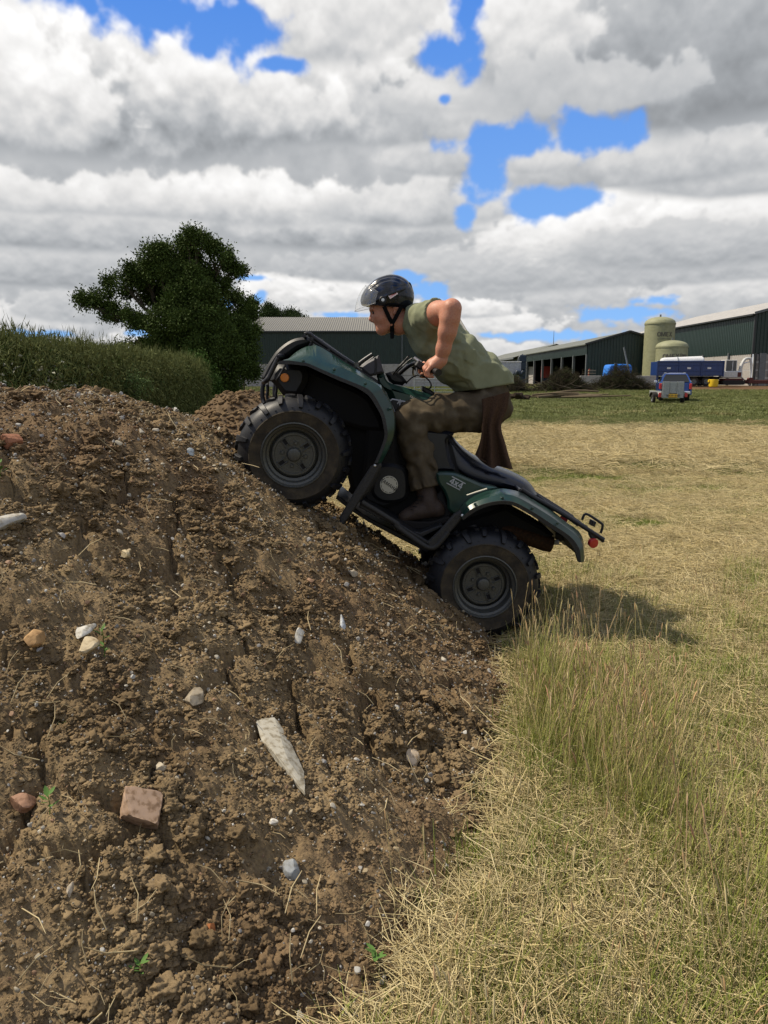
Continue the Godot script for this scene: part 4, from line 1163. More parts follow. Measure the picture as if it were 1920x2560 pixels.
	part("tow_bracket", Shape.new().prism(v2([0.263,0.445,0.324,0.466,0.344,0.453,0.317,0.418,0.281,0.414]), -.06, .1, .004).creased(35.0), mats.dark_metal, b)
	part("rear_axle", Shape.new().tube([Vector3(0, 0, -.32), Vector3(0, 0, .32)], .035, 14).creased(40.0), mats.dark_metal, b)
	part("front_axle", Shape.new().tube([Vector3(-1.2447, .0, -.36), Vector3(-1.2447, .01, 0), Vector3(-1.2447, .0, .36)], .025, 12).creased(40.0), mats.dark_metal, b)
	part("gear_housing", Shape.new().lathe([Vector2(0, -.1), Vector2(.07, -.09), Vector2(.1, -.03), Vector2(.1, .05), Vector2(.06, .1), Vector2(0, .11)], 20).creased(35.0), mats.dark_metal, b)
	both("swing_arm", Shape.new().tube([Vector3(0, .02, .22), Vector3(-.25, .03, .16), Vector3(-.5, .05, .12)], .025, 10), mats.dark_metal, b, 60.0)
	both("suspension_arm", Shape.new().tube([Vector3(-1.2447, -.02, .33), Vector3(-1.13, .02, .12)], .014, 8), mats.dark_metal, b, 60.0)
	both("suspension_arm", Shape.new().tube([Vector3(-1.2447, -.02, .33), Vector3(-1.36, .02, .12)], .014, 8), mats.dark_metal, b, 60.0)
	both("shock_absorber", Shape.new().tube([Vector3(-1.2, .0, .3), Vector3(-1.16, .30, .17)], .028, 10), mats.dark_metal, b, 60.0)
	both("shock_absorber", Shape.new().tube([Vector3(.05, .03, .2), Vector3(-.05, .36, .14)], .028, 10), mats.dark_metal, b, 60.0)
	part("rear_body", Shape.new().prism(v2([-0.468,0.186,-0.347,0.189,-0.24,0.212,-0.094,0.407,0.148,0.432,0.241,0.434,0.22,0.378,0.052,0.323,-0.046,0.202,-0.148,0.057,-0.282,-0.016,-0.424,0.01]), -.19, .19, .02).creased(35.0), mats.engine, b)
	# handlebar, grips, levers and cables
	for s in [1.0, -1.0]:
		var hb := []
		for p in smoothed(v3([-1.052,0.646,0,-1.03,0.676,0.04,-1.014,0.733,0.1,-0.991,0.772,0.17,-0.957,0.783,0.25,-0.911,0.786,0.31,-0.873,0.79,0.425]), 26): hb.append(Vector3(p.x, p.y, p.z * s))
		part("handlebar", Shape.new().tube(hb, .0115, 10).creased(60.0), mats.dark_metal, b)
		var gp := []
		for p in v3([-0.923,0.785,0.295,-0.914,0.785,0.31,-0.873,0.79,0.425,-0.869,0.79,0.435]): gp.append(Vector3(p.x, p.y, p.z * s))
		part("grip", Shape.new().tube(gp, [.016, .0175, .0175, .0195], 16).creased(50.0), mats.black_plastic, b)
		var lv := []
		for p in v3([-0.975,0.772,0.24,-0.973,0.751,0.27,-0.955,0.727,0.33,-0.934,0.723,0.4]): lv.append(Vector3(p.x, p.y, p.z * s))
		part("brake_lever", Shape.new().tube(smoothed(lv, 12), .006, 8).creased(60.0), mats.dark_metal, b)
		var cl := Vector3.ZERO
		for p in v3([-0.971,0.77,0.24]): cl = p
		part("switch_block", Shape.new().box(Vector3(cl.x, cl.y, .26 * s), Vector3(.045, .04, .05), .008).creased(35.0), mats.black_plastic, b)
	part("brake_reservoir", Shape.new().tube(v3([-1.018,0.784,0.25,-0.971,0.786,0.25]), .012, 12).creased(40.0), mats.silver, b)
	part("speedometer", Shape.new().prism(v2([-0.881,0.692,-0.847,0.7,-0.801,0.702,-0.8,0.679,-0.839,0.667,-0.869,0.67]), -.06, .1, .008).creased(35.0), mats.black_plastic, b)
	part("control_cable", Shape.new().tube(smoothed(v3([-0.967,0.659,0.05,-0.96,0.698,0.15,-0.942,0.724,0.2,-0.904,0.739,0.15,-0.866,0.734,0.15,-0.845,0.719,0.15,-0.841,0.698,0.08]), 30), .0045, 7).creased(60.0), mats.black_plastic, b)
	for q in [v3([-1.047,0.776,0.18,-1.051,0.739,0.18,-1.057,0.694,0.18,-1.059,0.656,0.06]), v3([-1.022,0.782,0.2,-1.035,0.747,0.2,-1.042,0.704,0.2,-1.049,0.663,0.05]), v3([-1.045,0.786,0.14,-1.049,0.727,0.14,-1.056,0.677,0.14,-1.061,0.636,0.05]), v3([-1.033,0.663,0.05,-0.997,0.657,0.05,-0.962,0.651,0.05])]:
		part("control_cable", Shape.new().tube(smoothed(q, 14), .0045, 6).creased(60.0), mats.black_plastic, b)

# ---------------------------------------------------------------- rider
# A body is a set of tapered bones; the surface of their blended distance field is meshed as surface nets.
class Body:
	var a := PackedVector3Array()
	var ba := PackedVector3Array()
	var ra := PackedFloat32Array()
	var rb := PackedFloat32Array()
	var il := PackedFloat32Array()
	var zs := PackedFloat32Array()      # squeeze across: below one makes a bone wider in z
	var kk := PackedFloat32Array()      # how softly it joins what came before; below zero it is cut away
	var cuts := []                      # [point, normal]: what lies beyond is cut off
	var bump: Callable
	func bone(p: Vector3, q: Vector3, r0: float, r1: float, k := .03, z := 1.0):
		a.append(p); ba.append(q - p); ra.append(r0); rb.append(r1); kk.append(k); zs.append(z)
		il.append(1.0 / maxf(1e-9, (q.x - p.x) * (q.x - p.x) + (q.y - p.y) * (q.y - p.y) + (q.z - p.z) * (q.z - p.z) * z * z))
		return self
	func chain(pts: Array, radii: Array, k := .03, z := 1.0):
		for j in pts.size() - 1: bone(pts[j], pts[j + 1], radii[j], radii[j + 1], k, z)
		return self
	func d(p: Vector3) -> float:
		var o := 9.0
		for j in a.size():
			var e := p - a[j]; var b := ba[j]; var z := zs[j]
			e.z *= z; b.z *= z
			var t := clampf(e.dot(b) * il[j], 0.0, 1.0)
			var x := (e - b * t).length() - (ra[j] + (rb[j] - ra[j]) * t)
			var k := kk[j]
			if k < 0.0:
				var h := clampf(.5 - .5 * (o + x) / -k, 0, 1)
				o = lerpf(o, -x, h) - k * h * (1.0 - h)
			elif x < o + k:
				var h := clampf(.5 + .5 * (o - x) / k, 0, 1)
				o = lerpf(o, x, h) - k * h * (1.0 - h)
		if bump and absf(o) < .05: o += bump.call(p)
		for c in cuts: o = maxf(o, (p - c[0]).dot(c[1]))
		return o
	func net(s: Shape, lo: Vector3, hi: Vector3, cell: float):
		var B := 8
		var n := Vector3i(((hi - lo) / cell / B).ceil())
		var ids := {}
		var vals := {}
		var reach := cell * B * .87 + .03
		var blocks := []
		for x in n.x:
			for y in n.y:
				for z in n.z:
					if absf(d(lo + (Vector3(x, y, z) + Vector3.ONE * .5) * cell * B)) < reach: blocks.append(Vector3i(x, y, z))
		var m := B + 1
		for q in blocks:
			var f := PackedFloat32Array(); f.resize(m * m * m)
			var o: Vector3 = lo + Vector3(q) * cell * B
			for x in m:
				for y in m:
					for z in m: f[(x * m + y) * m + z] = d(o + Vector3(x, y, z) * cell)
			vals[q] = f
			for x in B:
				for y in B:
					for z in B:
						var sum := Vector3.ZERO; var cnt := 0
						var c := PackedFloat32Array()
						var pos := 0
						for j in 8:
							var w := f[((x + (j >> 2)) * m + y + ((j >> 1) & 1)) * m + z + (j & 1)]
							c.append(w)
							if w > 0.0: pos += 1
						if pos == 0 or pos == 8: continue
						for e in EDGES:
							var w0 := c[e[0]]; var w1 := c[e[1]]
							if (w0 > 0.0) != (w1 > 0.0):
								sum += CORNER[e[0]].lerp(CORNER[e[1]], w0 / (w0 - w1)); cnt += 1
						ids[q * B + Vector3i(x, y, z)] = s.v.size()
						s.v.append(o + (Vector3(x, y, z) + sum / cnt) * cell)
		for q in blocks:
			var f: PackedFloat32Array = vals[q]
			for x in B:
				for y in B:
					for z in B:
						var g: Vector3i = q * B + Vector3i(x, y, z)
						var w := f[(x * m + y) * m + z]
						for ax in 3:
							var w1: float
							if ax == 0: w1 = f[((x + 1) * m + y) * m + z]
							elif ax == 1: w1 = f[(x * m + y + 1) * m + z]
							else: w1 = f[(x * m + y) * m + z + 1]
							if (w > 0.0) == (w1 > 0.0): continue
							var u: Vector3i = AX[(ax + 1) % 3]; var t: Vector3i = AX[(ax + 2) % 3]
							var k0 = ids.get(g); var k1 = ids.get(g - u); var k2 = ids.get(g - u - t); var k3 = ids.get(g - t)
							if k0 == null or k1 == null or k2 == null or k3 == null: continue
							if w > 0.0: s.quad(k0, k1, k2, k3)
							else: s.quad(k0, k3, k2, k1)
	const AX := [Vector3i(1, 0, 0), Vector3i(0, 1, 0), Vector3i(0, 0, 1)]
	const CORNER := [Vector3(0, 0, 0), Vector3(0, 0, 1), Vector3(0, 1, 0), Vector3(0, 1, 1), Vector3(1, 0, 0), Vector3(1, 0, 1), Vector3(1, 1, 0), Vector3(1, 1, 1)]
	const EDGES := [[0, 1], [2, 3], [4, 5], [6, 7], [0, 2], [1, 3], [4, 6], [5, 7], [0, 4], [1, 5], [2, 6], [3, 7]]

func flipped(p: Vector3) -> Vector3: return Vector3(p.x, p.y, -p.z)

func box_of(b: Body, grow := .02) -> Array:
	var lo := Vector3.ONE * 9; var hi := -lo
	for j in b.a.size():
		if b.kk[j] < 0.0: continue
		var r := maxf(b.ra[j], b.rb[j]); var e := Vector3(r, r, r / b.zs[j])
		for p in [b.a[j], b.a[j] + b.ba[j]]:
			lo = lo.min(p - e); hi = hi.max(p + e)
	return [lo - Vector3.ONE * grow, hi + Vector3.ONE * grow]

func netted(b: Body, cell: float, s: Shape = null) -> Shape:
	if s == null: s = Shape.new()
	var q := box_of(b)
	b.net(s, q[0], q[1], cell)
	return s

func rider_materials():
	var m := mat("skin", lin(.44, .215, .145), .5, 0, .4); m.subsurf_scatter_enabled = true; m.subsurf_scatter_strength = .12
	grain(m, noise_texture(512, .03, 5, [[0.0, lin(.80, .62, .56)], [.4, lin(.95, .86, .82)], [.7, lin(1, 1, 1)]], 51), 5.0, mats.fine_n, .15)
	m = mat("shirt", lin(.225, .24, .155), .9, 0, .2); m.rim_enabled = true; m.rim = .2
	grain(m, noise_texture(512, .01, 6, [[0.0, Color(.86, .86, .84)], [1.0, Color(1, 1, 1)]], 52), 2.2, noise_texture(512, .3, 2, [], 53, FastNoiseLite.TYPE_SIMPLEX_SMOOTH, 3.0), .35)
	m = mat("trousers", Color.WHITE, .95, 0, .15)
	grain(m, noise_texture(512, .012, 6, [[0.0, lin(.050, .038, .025)], [.5, lin(.072, .057, .038)], [.75, lin(.098, .080, .055)], [1.0, lin(.12, .10, .07)]], 54), 1.6, noise_texture(512, .25, 2, [], 55, FastNoiseLite.TYPE_SIMPLEX_SMOOTH, 3.0), .4)
	m = mat("brown_cloth", lin(.085, .052, .037), .95, 0, .15); grain(m, mats.speck, 3.0, mats.fine_n, .3)
	m = mat("boot_leather", lin(.060, .040, .030), .6, 0, .35); grain(m, mats.speck, 5.0, mats.fine_n, .6)
	m = mat("boot_sole", lin(.012, .011, .011), .8, 0, .3)
	m = mat("helmet_shell", Color.WHITE, .16, 0, .35); m.clearcoat_enabled = true; m.clearcoat = .35; m.clearcoat_roughness = .04
	grain(m, noise_texture(512, .022, 5, [[0.0, lin(.004, .005, .008)], [.5, lin(.005, .007, .013)], [.62, lin(.012, .016, .03)], [.78, lin(.03, .036, .056)], [1.0, lin(.045, .05, .07)]], 56), 1.7)
	m = mat("webbing", lin(.006, .006, .007), .85, 0, .2)
	m = mat("visor", Color(.93, .95, .97, .10), .03, 0, .5); m.transparency = BaseMaterial3D.TRANSPARENCY_ALPHA; m.cull_mode = BaseMaterial3D.CULL_DISABLED
	m = mat("hair", lin(.06, .05, .038), .8, 0, .2)
	m = mat("eye", lin(.02, .015, .012), .15)
	m = mat("sticker", lin(.72, .60, .60), .5)
	m = mat("red_ink", lin(.45, .04, .05), .6)
	m = mat("lip", lin(.33, .10, .085), .45)

func make_rider():
	rider_materials()
	var o := thing("person", "person in green T-shirt and helmet riding the quad bike, leaning forward", "person", BIKE_AT)
	o.rotation_degrees.z = BIKE_PITCH
	# joints, rider's left side; the right side is their mirror image
	var pelvis: Vector3 = v3([-0.496,0.82,0])[0]
	var hip: Vector3 = v3([-0.528,0.77,0.1])[0]
	var knee: Vector3 = v3([-0.847,0.503,0.2])[0]
	var ankle: Vector3 = v3([-0.553,0.241,0.27])[0]
	var waist: Vector3 = v3([-0.624,0.919,0])[0]
	var belly: Vector3 = v3([-0.812,0.935,0])[0]
	var chest: Vector3 = v3([-1.018,0.967,0])[0]
	var nape: Vector3 = v3([-1.146,0.969,0])[0]
	var shoulder: Vector3 = v3([-1.08,1.015,0.175])[0]
	var elbow: Vector3 = v3([-1.004,1.102,0.4])[0]
	var fore: Vector3 = v3([-0.953,0.993,0.39])[0]
	var wrist: Vector3 = v3([-0.894,0.855,0.355])[0]

	# skin: torso inside the clothes, neck, arms; hands and head on finer grids, all in one mesh
	var s := Shape.new()
	var b := Body.new()
	b.chain([pelvis, waist, belly, chest], [.075, .075, .095, .105], .05, .72)
	b.chain([chest, nape], [.09, .06], .05, .8)
	for q in 2:
		var f := func(p: Vector3) -> Vector3: return flipped(p) if q else p
		b.chain([f.call(Vector3(chest.x, chest.y + .03, .1)), f.call(shoulder)], [.07, .062], .05)
		b.chain([f.call(shoulder), f.call(shoulder.lerp(elbow, .45)), f.call(elbow)], [.064, .062, .047], .03)
		b.chain([f.call(elbow), f.call(elbow.lerp(fore, .45)), f.call(fore), f.call(fore.lerp(wrist, .6)), f.call(wrist)], [.046, .050, .046, .037, .031], .025)
	netted(b, .009, s)
	stamp("arms")
	for q in 2:
		var g := Body.new()
		var f := func(p: Vector3) -> Vector3: return flipped(p) if q else p
		var w := []
		for p in v3([-0.906,0.887,0.355,-0.893,0.854,0.355,-0.904,0.824,0.35,-0.921,0.808,0.35]): w.append(f.call(p))
		g.chain(w, [.034, .031, .034, .030], .02)
		var kn := []      # knuckles from the forefinger (inner) to the little finger (outer)
		for p in v3([-0.936,0.807,0.315,-0.933,0.804,0.338,-0.927,0.8,0.361,-0.916,0.798,0.383]): kn.append(f.call(p))
		for p in kn: g.bone(w[1].lerp(p, .45), p, .020, .0145, .014)
		var j1 := []; var j2 := []; var j3 := []
		for p in v3([-0.941,0.773,0.312,-0.938,0.769,0.336,-0.932,0.766,0.36,-0.92,0.765,0.384]): j1.append(f.call(p))
		for p in v3([-0.914,0.751,0.312,-0.911,0.747,0.336,-0.906,0.746,0.36,-0.898,0.748,0.384]): j2.append(f.call(p))
		for p in v3([-0.891,0.758,0.312,-0.887,0.755,0.336,-0.883,0.754,0.36,-0.88,0.756,0.382]): j3.append(f.call(p))
		for k in 4: g.chain([kn[k], j1[k], j2[k], j3[k]], [.0135, .0118, .0105, .0088], .003)
		var th := []
		for p in v3([-0.894,0.827,0.33,-0.886,0.794,0.302,-0.895,0.766,0.292,-0.911,0.758,0.29]): th.append(f.call(p))
		g.chain(th, [.018, .0135, .012, .0095], .006)
		netted(g, .0042, s)
	stamp("hands")
	var h := Body.new()
	h.bone(v3([-1.294,0.977,0])[0], v3([-1.306,0.951,0])[0], .088, .085, .03, 1.15)
	h.bone(v3([-1.331,0.912,0])[0], v3([-1.284,0.876,0])[0], .056, .052, .05, .92)
	h.bone(v3([-1.282,0.869,0])[0], v3([-1.256,0.84,0])[0], .048, .036, .04, .95)
	h.bone(v3([-1.261,0.82,0])[0], v3([-1.261,0.817,0])[0], .0215, .020, .025, .7)
	for z in [-1.0, 1.0]:
		h.bone(v3([-1.258,0.822,0.018])[0] * Vector3(1, 1, z), v3([-1.234,0.878,0.05])[0] * Vector3(1, 1, z), .024, .027, .03)
		h.bone(v3([-1.311,0.875,0.04])[0] * Vector3(1, 1, z), v3([-1.289,0.878,0.046])[0] * Vector3(1, 1, z), .024, .028, .03)      # cheek bones
		h.bone(v3([-1.371,0.879,0.014])[0] * Vector3(1, 1, z), v3([-1.356,0.888,0.045])[0] * Vector3(1, 1, z), .0125, .011, .015)      # brows
		h.bone(v3([-1.321,0.837,0.014])[0] * Vector3(1, 1, z), v3([-1.326,0.834,0.012])[0] * Vector3(1, 1, z), .0095, .0085, .007)
		h.bone(v3([-1.354,0.867,0.033])[0] * Vector3(1, 1, z), v3([-1.353,0.87,0.036])[0] * Vector3(1, 1, z), .011, .011, -.012)     # eye sockets
		h.bone(v3([-1.258,0.961,0.079])[0] * Vector3(1, 1, z), v3([-1.248,0.935,0.074])[0] * Vector3(1, 1, z), .019, .010, .006, 1.6)     # ears
		h.bone(v3([-1.258,0.948,0.092])[0] * Vector3(1, 1, z), v3([-1.255,0.946,0.09])[0] * Vector3(1, 1, z), .008, .008, -.006)
	h.bone(v3([-1.364,0.88,0])[0], v3([-1.345,0.836,0])[0], .0090, .0120, .008)                   # nose
	h.bone(v3([-1.342,0.832,0])[0], v3([-1.33,0.832,0])[0], .0135, .0115, .006)
	h.bone(v3([-1.298,0.835,-0.018])[0], v3([-1.297,0.834,0.018])[0], .0105, .0105, .012)            # lips
	h.bone(v3([-1.282,0.825,-0.016])[0], v3([-1.28,0.824,0.016])[0], .0105, .0105, .012)
	h.bone(v3([-1.294,0.828,-0.028])[0], v3([-1.291,0.825,0.028])[0], .0060, .0060, -.003)
	h.chain([v3([-1.246,0.921,0])[0], v3([-1.196,0.903,0])[0], nape], [.058, .057, .062], .03)
	netted(h, .0042, s)
	stamp("head")
	part("body", s.mesh(), mats.skin, o)
	part("lips", Shape.new().tube([v3([-1.298,0.831,-0.02])[0], v3([-1.302,0.827,0])[0], v3([-1.296,0.829,0.02])[0]], [.002, .006, .002], 8).mesh(), mats.lip, o)
	for z in [-1.0, 1.0]:
		var e: Vector3 = v3([-1.349,0.871,0.034])[0]
		part("eye", Shape.new().lathe([Vector2(0, -.010), Vector2(.007, -.007), Vector2(.010, 0), Vector2(.007, .007), Vector2(0, .010)], 14, Transform3D(Basis.IDENTITY, Vector3(e.x, e.y, e.z * z))).mesh(), mats.eye, o)
		var pt := v3([-1.371,0.884,0.03,-1.36,0.893,0.047])
		part("eyebrow", Shape.new().tube([Vector3(pt[0].x, pt[0].y, pt[0].z * z), Vector3(pt[1].x, pt[1].y, pt[1].z * z)], [.004, .003], 6).mesh(), mats.hair, o)

	# T-shirt with folds
	var fold := FastNoiseLite.new(); fold.seed = 8; fold.frequency = 1.0; fold.fractal_octaves = 2
	var t := Body.new()
	t.chain([nape + Vector3(.015, -.01, 0), chest, belly, waist], [.078, .132, .145, .138], .06, .74)
	t.bone(waist, v3([-0.56,0.909,0])[0], .142, .156, .04, .72)
	for z in [-1.0, 1.0]:
		t.bone(v3([-1.12,1.003,0.08])[0] * Vector3(1, 1, z), shoulder * Vector3(1, 1, z), .085, .086, .05)
		t.bone(shoulder * Vector3(1, 1, z), shoulder.lerp(elbow, .50) * Vector3(1, 1, z), .086, .084, .03)
	var ax := (waist - chest).normalized()
	var down := Vector2(ax.x, ax.y)
	t.bump = func(p: Vector3) -> float:
		var q := Vector2(p.x - chest.x, p.y - chest.y)
		var along := q.dot(down); var across := q.dot(Vector2(-down.y, down.x))
		# drag lines run from the armpit to the waist
		var w := sin((across * 26.0 - along * 7.0) + fold.get_noise_3dv(p * 6.0) * 3.2 + absf(p.z) * 12.0)
		return w * w * w * .0085 * smoothstep(-.05, .2, along) + fold.get_noise_3dv(p * 11.0) * .009 + fold.get_noise_3dv(p * 4.0) * .015
	# hem, collar and sleeve ends
	var hem: Vector3 = v3([-0.477,0.987,0])[0]; var hem2: Vector3 = v3([-0.745,0.736,0])[0]
	var hd := (hem - hem2).normalized(); var hn := Vector3(hd.y, -hd.x, 0)
	if hn.dot(ax) < 0: hn = -hn
	t.cuts.append([hem, hn])
	var cn: Vector3 = (v3([-1.193,0.891,0])[0] - chest).normalized()
	t.cuts.append([v3([-1.189,0.939,0])[0], cn])
	var sleeve_at := shoulder.lerp(elbow, .40); var sn := (elbow - shoulder).normalized()
	var core := t
	part("tshirt", cut_sleeves(core, sleeve_at, sn).mesh(), mats.shirt, o)
	stamp("shirt")

	# trousers
	var l := Body.new()
	l.bone(pelvis, v3([-0.587,0.917,0])[0], .138, .118, .04, .80)
	for z in [-1.0, 1.0]:
		var f := Vector3(1, 1, z)
		l.chain([hip * f, hip.lerp(knee, .55) * f, knee * f], [.125, .108, .090], .03)
		l.chain([knee * f, knee.lerp(ankle, .5) * f, ankle * f, ankle.lerp(knee, -.04) * f], [.090, .086, .080, .078], .02)
	l.bump = func(p: Vector3) -> float:
		var kd := p.distance_to(Vector3(knee.x, knee.y, signf(p.z) * knee.z))
		var n1 := fold.get_noise_3dv(p * 5.0)
		var ring := sin(kd * 62.0 + n1 * 4.0) * .0075 * (1.0 - smoothstep(.05, .24, kd))
		var shin := sin((p.y - ankle.y) * 75.0 + p.x * 30.0 + fold.get_noise_3dv(p * 7.0) * 3.0) * .009 * (1.0 - smoothstep(.1, .3, Vector2(p.x - ankle.x, p.y - ankle.y).length()))
		var thigh := sin((p.y * 40.0 + p.x * 22.0) + n1 * 5.0) * .006
		return ring + shin + thigh + fold.get_noise_3dv(p * 10.0) * .009 + n1 * .010
	l.cuts.append([ankle.lerp(knee, -.03), (ankle - knee).normalized()])
	part("trousers", netted(l, .0085).mesh(), mats.trousers, o)
	stamp("trousers")
	# boots
	for z in [-1.0, 1.0]:
		var f := Vector3(1, 1, z)
		var bt := Body.new()
		bt.chain([ankle * f, v3([-0.485,0.183,0.29])[0] * f], [.056, .056], .02)
		bt.chain([v3([-0.427,0.173,0.29])[0] * f, v3([-0.507,0.106,0.3])[0] * f, v3([-0.554,0.039,0.32])[0] * f], [.050, .048, .036], .025, .95)
		bt.bump = func(p: Vector3) -> float: return fold.get_noise_3dv(p * 14.0) * .005 + sin(p.x * 120.0 + p.y * 60.0) * .001
		bt.cuts.append([v3([-0.56,0.002,0.3])[0], v3([-0.47,-0.035,0.3])[0] - v3([-0.527,0.028,0.3])[0]])
		bt.cuts[0][1] = bt.cuts[0][1].normalized()
		var boot := part("boot", netted(bt, .0075).mesh(), mats.boot_leather, o)
		var sole = Shape.new().prism(smoothed(v2([-0.578,0.002,-0.57,0.017,-0.486,0.059,-0.418,0.107,-0.357,0.185,-0.34,0.169,-0.359,0.13,-0.406,0.072,-0.477,0.011,-0.544,-0.01]), 40, true, .6), .245, .355, .006)
		if z < 0.0: sole = mirror_z(sole)
		part("sole", sole.creased(40.0), mats.boot_sole, boot)
		for k in 5:
			var u := k / 4.0
			var pq: Vector3 = v3([-0.547,0.187,0.34])[0].lerp(v3([-0.541,0.098,0.345])[0], u)
			part("lace", Shape.new().tube([Vector3(pq.x - .012, pq.y - .004, (pq.z - .004) * z), Vector3(pq.x + .008, pq.y + .008, (pq.z + .004) * z)], .003, 6).mesh(), mats.boot_sole, boot)
	# cloth hanging from the waist
	var lf := smoothed(v2([-0.58,0.818,-0.536,0.767,-0.489,0.699,-0.448,0.626,-0.422,0.547]), 22)
	var rt := smoothed(v2([-0.47,0.944,-0.424,0.869,-0.39,0.765,-0.305,0.695,-0.19,0.604]), 22)
	var rows := []; var back := []
	for k in 22:
		var r1 := []; var r2 := []
		for j in 25:
			var u := j / 24.0; var v := k / 21.0
			var p: Vector2 = lf[k].lerp(rt[k], u)
			p += Vector2(.0, -.035 * sin(u * PI) * v * v) * (1.0 if u < .6 else .5)
			var z := lerpf(.262, .225, v) * lerpf(1.0, .75, u * u) + (.016 + .02 * v) * sin(u * 15.0 + 1.2 * sin(v * 3.0)) * (.35 + .65 * v)
			r1.append(Vector3(p.x, p.y, z)); r2.append(Vector3(p.x, p.y, z - .007))
		rows.append(r1); r2.reverse(); back.append(r2)
	var cl := []
	for k in 22: cl.append(rows[k] + back[k])
	part("waist_cloth", Shape.new().skin(cl, true, true, true).mesh(), mats.brown_cloth, o).set_meta("label", "brown cloth hanging from the waist")
	stamp("cloth")
	make_helmet(o)
	stamp("helmet")

func cut_sleeves(t: Body, at: Vector3, n: Vector3) -> Shape:
	# only the sleeves are cut: the trunk lies behind those planes anyway
	t.cuts.append([at, n]); t.cuts.append([flipped(at), flipped(n)])
	return netted(t, .0085)

func make_helmet(o: Node3D):
	var b := Body.new()
	b.bone(v3([-1.31,1.013,0])[0], v3([-1.331,0.986,0])[0], .118, .114, .03, 1.06)
	b.bone(v3([-1.356,0.992,0])[0], v3([-1.367,0.955,0])[0], .083, .078, .06, .85)
	b.bone(v3([-1.404,0.933,-0.03])[0], v3([-1.4,0.928,0.03])[0], .048, .048, .06, .8)
	b.bone(v3([-1.419,0.9,-0.015])[0], v3([-1.417,0.898,0.015])[0], .015, .015, .055, .7)
	var lo: Vector3 = v3([-1.419,0.873,0])[0]; var mid: Vector3 = v3([-1.333,0.928,0])[0]
	var d := (mid - lo).normalized(); var n := Vector3(-d.y, d.x, 0)
	if n.y > 0: n = -n
	b.cuts.append([lo, n.rotated(Vector3(0, 0, 1), -.06)])
	# raised ribs along the crown
	var c0: Vector3 = v3([-1.322,1.004,0])[0]
	var e1: Vector3 = (v3([-1.287,1.105,0])[0] - v3([-1.397,0.928,0])[0]).normalized()
	b.bump = func(p: Vector3) -> float:
		var q := p - c0
		var up := q.dot(Vector3(-e1.y, e1.x, 0))
		var s := .0
		for k in [[.062, .030], [.030, .055]]:
			s += .004 * exp(-pow((absf(p.z) - k[1] - .03) / .006, 2)) * smoothstep(.02, .06, up)
		s -= .0045 * exp(-pow((up - .002) / .007, 2)) * smoothstep(.06, .09, absf(p.z))
		return s
	var hs := netted(b, .0048)
	var h := part("helmet", hs.mesh(), mats.helmet_shell, o)
	h.set_meta("label", "glossy dark blue mottled riding helmet")
	# lining edge
	var edge := []
	for k in 28:
		var a := TAU * k / 28.0
		var ex: Vector3 = v3([-1.297,0.96,0])[0] + (mid - lo).normalized() * cos(a) * .105
		edge.append(Vector3(ex.x, ex.y, sin(a) * .098))
	part("lining", Shape.new().tube(edge, .012, 8, true).mesh(), mats.webbing, h)
	# visor: a clear curved sheet pivoting at the temples
	var rows := []
	for k in 25:
		var a := lerpf(-1.38, 1.38, k / 24.0)
		var col := []
		for j in 9:
			var u := j / 8.0
			var top: Vector3 = v3([-1.363,0.972,0])[0].lerp(v3([-1.477,0.969,0])[0], pow(cos(a), .9))
			var low: Vector3 = v3([-1.344,0.943,0])[0].lerp(v3([-1.446,0.815,0])[0], pow(cos(a), .9))
			var p := top.lerp(low, u)
			p += (Vector3(-1, .5, 0)).normalized() * .018 * sin(u * PI) * cos(a)
			col.append(Vector3(p.x, p.y, sin(a) * lerpf(.118, .122, u)))
		rows.append(col)
	part("visor", Shape.new().skin(rows, false).mesh(), mats.visor, h).set_meta("label", "clear lifted visor")
	var rim := []
	for r in rows: rim.append(r[8])
	part("visor_rim", Shape.new().tube(rim, .0012, 6).mesh(), mats.grey_lettering, h)
	rim = []
	for r in rows: rim.append(r[0])
	part("visor_rim", Shape.new().tube(rim, .0012, 6).mesh(), mats.grey_lettering, h)
	for z in [-1.0, 1.0]:
		var pv: Vector3 = v3([-1.342,0.951,0.122])[0]
		var t := Transform3D(Basis.IDENTITY if z > 0.0 else Basis(Vector3(0, 1, 0), PI), Vector3(pv.x, pv.y, .116 * z))
		part("pivot", Shape.new().lathe([Vector2(.021, -.01), Vector2(.021, .006), Vector2(.018, .009), Vector2(.012, .009)], 24, t).creased(30.0), mats.black_plastic, h)
		part("pivot_screw", Shape.new().lathe([Vector2(.010, .004), Vector2(.009, .012), Vector2(0, .0125)], 16, t).creased(30.0), mats.silver, h)
		# straps: two bands meet below the ear and run under the chin
		for q in [v3([-1.318,0.927,0.108,-1.287,0.91,0.094,-1.243,0.886,0.082,-1.227,0.881,0.074]), v3([-1.237,0.984,0.104,-1.232,0.943,0.094,-1.228,0.899,0.082,-1.228,0.88,0.074]), v3([-1.231,0.886,0.076,-1.213,0.859,0.062,-1.198,0.838,0.038,-1.193,0.833,0])]:
			var pts := smoothed(q, 12)
			var ring := []
			for k in pts.size():
				var p: Vector3 = pts[k]
				var tt: Vector3 = (pts[mini(k + 1, 11)] - pts[maxi(k - 1, 0)]).normalized()
				var sd := tt.cross(Vector3(0, 0, 1)).normalized()
				var r := []
				for c in [[-.0115, 0.0], [-.011, .0035], [.011, .0035], [.0115, 0.0], [.011, -.004], [-.011, -.004]]: r.append(Vector3(p.x + sd.x * c[0], p.y + sd.y * c[0], (p.z + c[1]) * z))
				ring.append(r)
			part("strap", Shape.new().skin(ring, true, true, true).creased(40.0), mats.webbing, h)
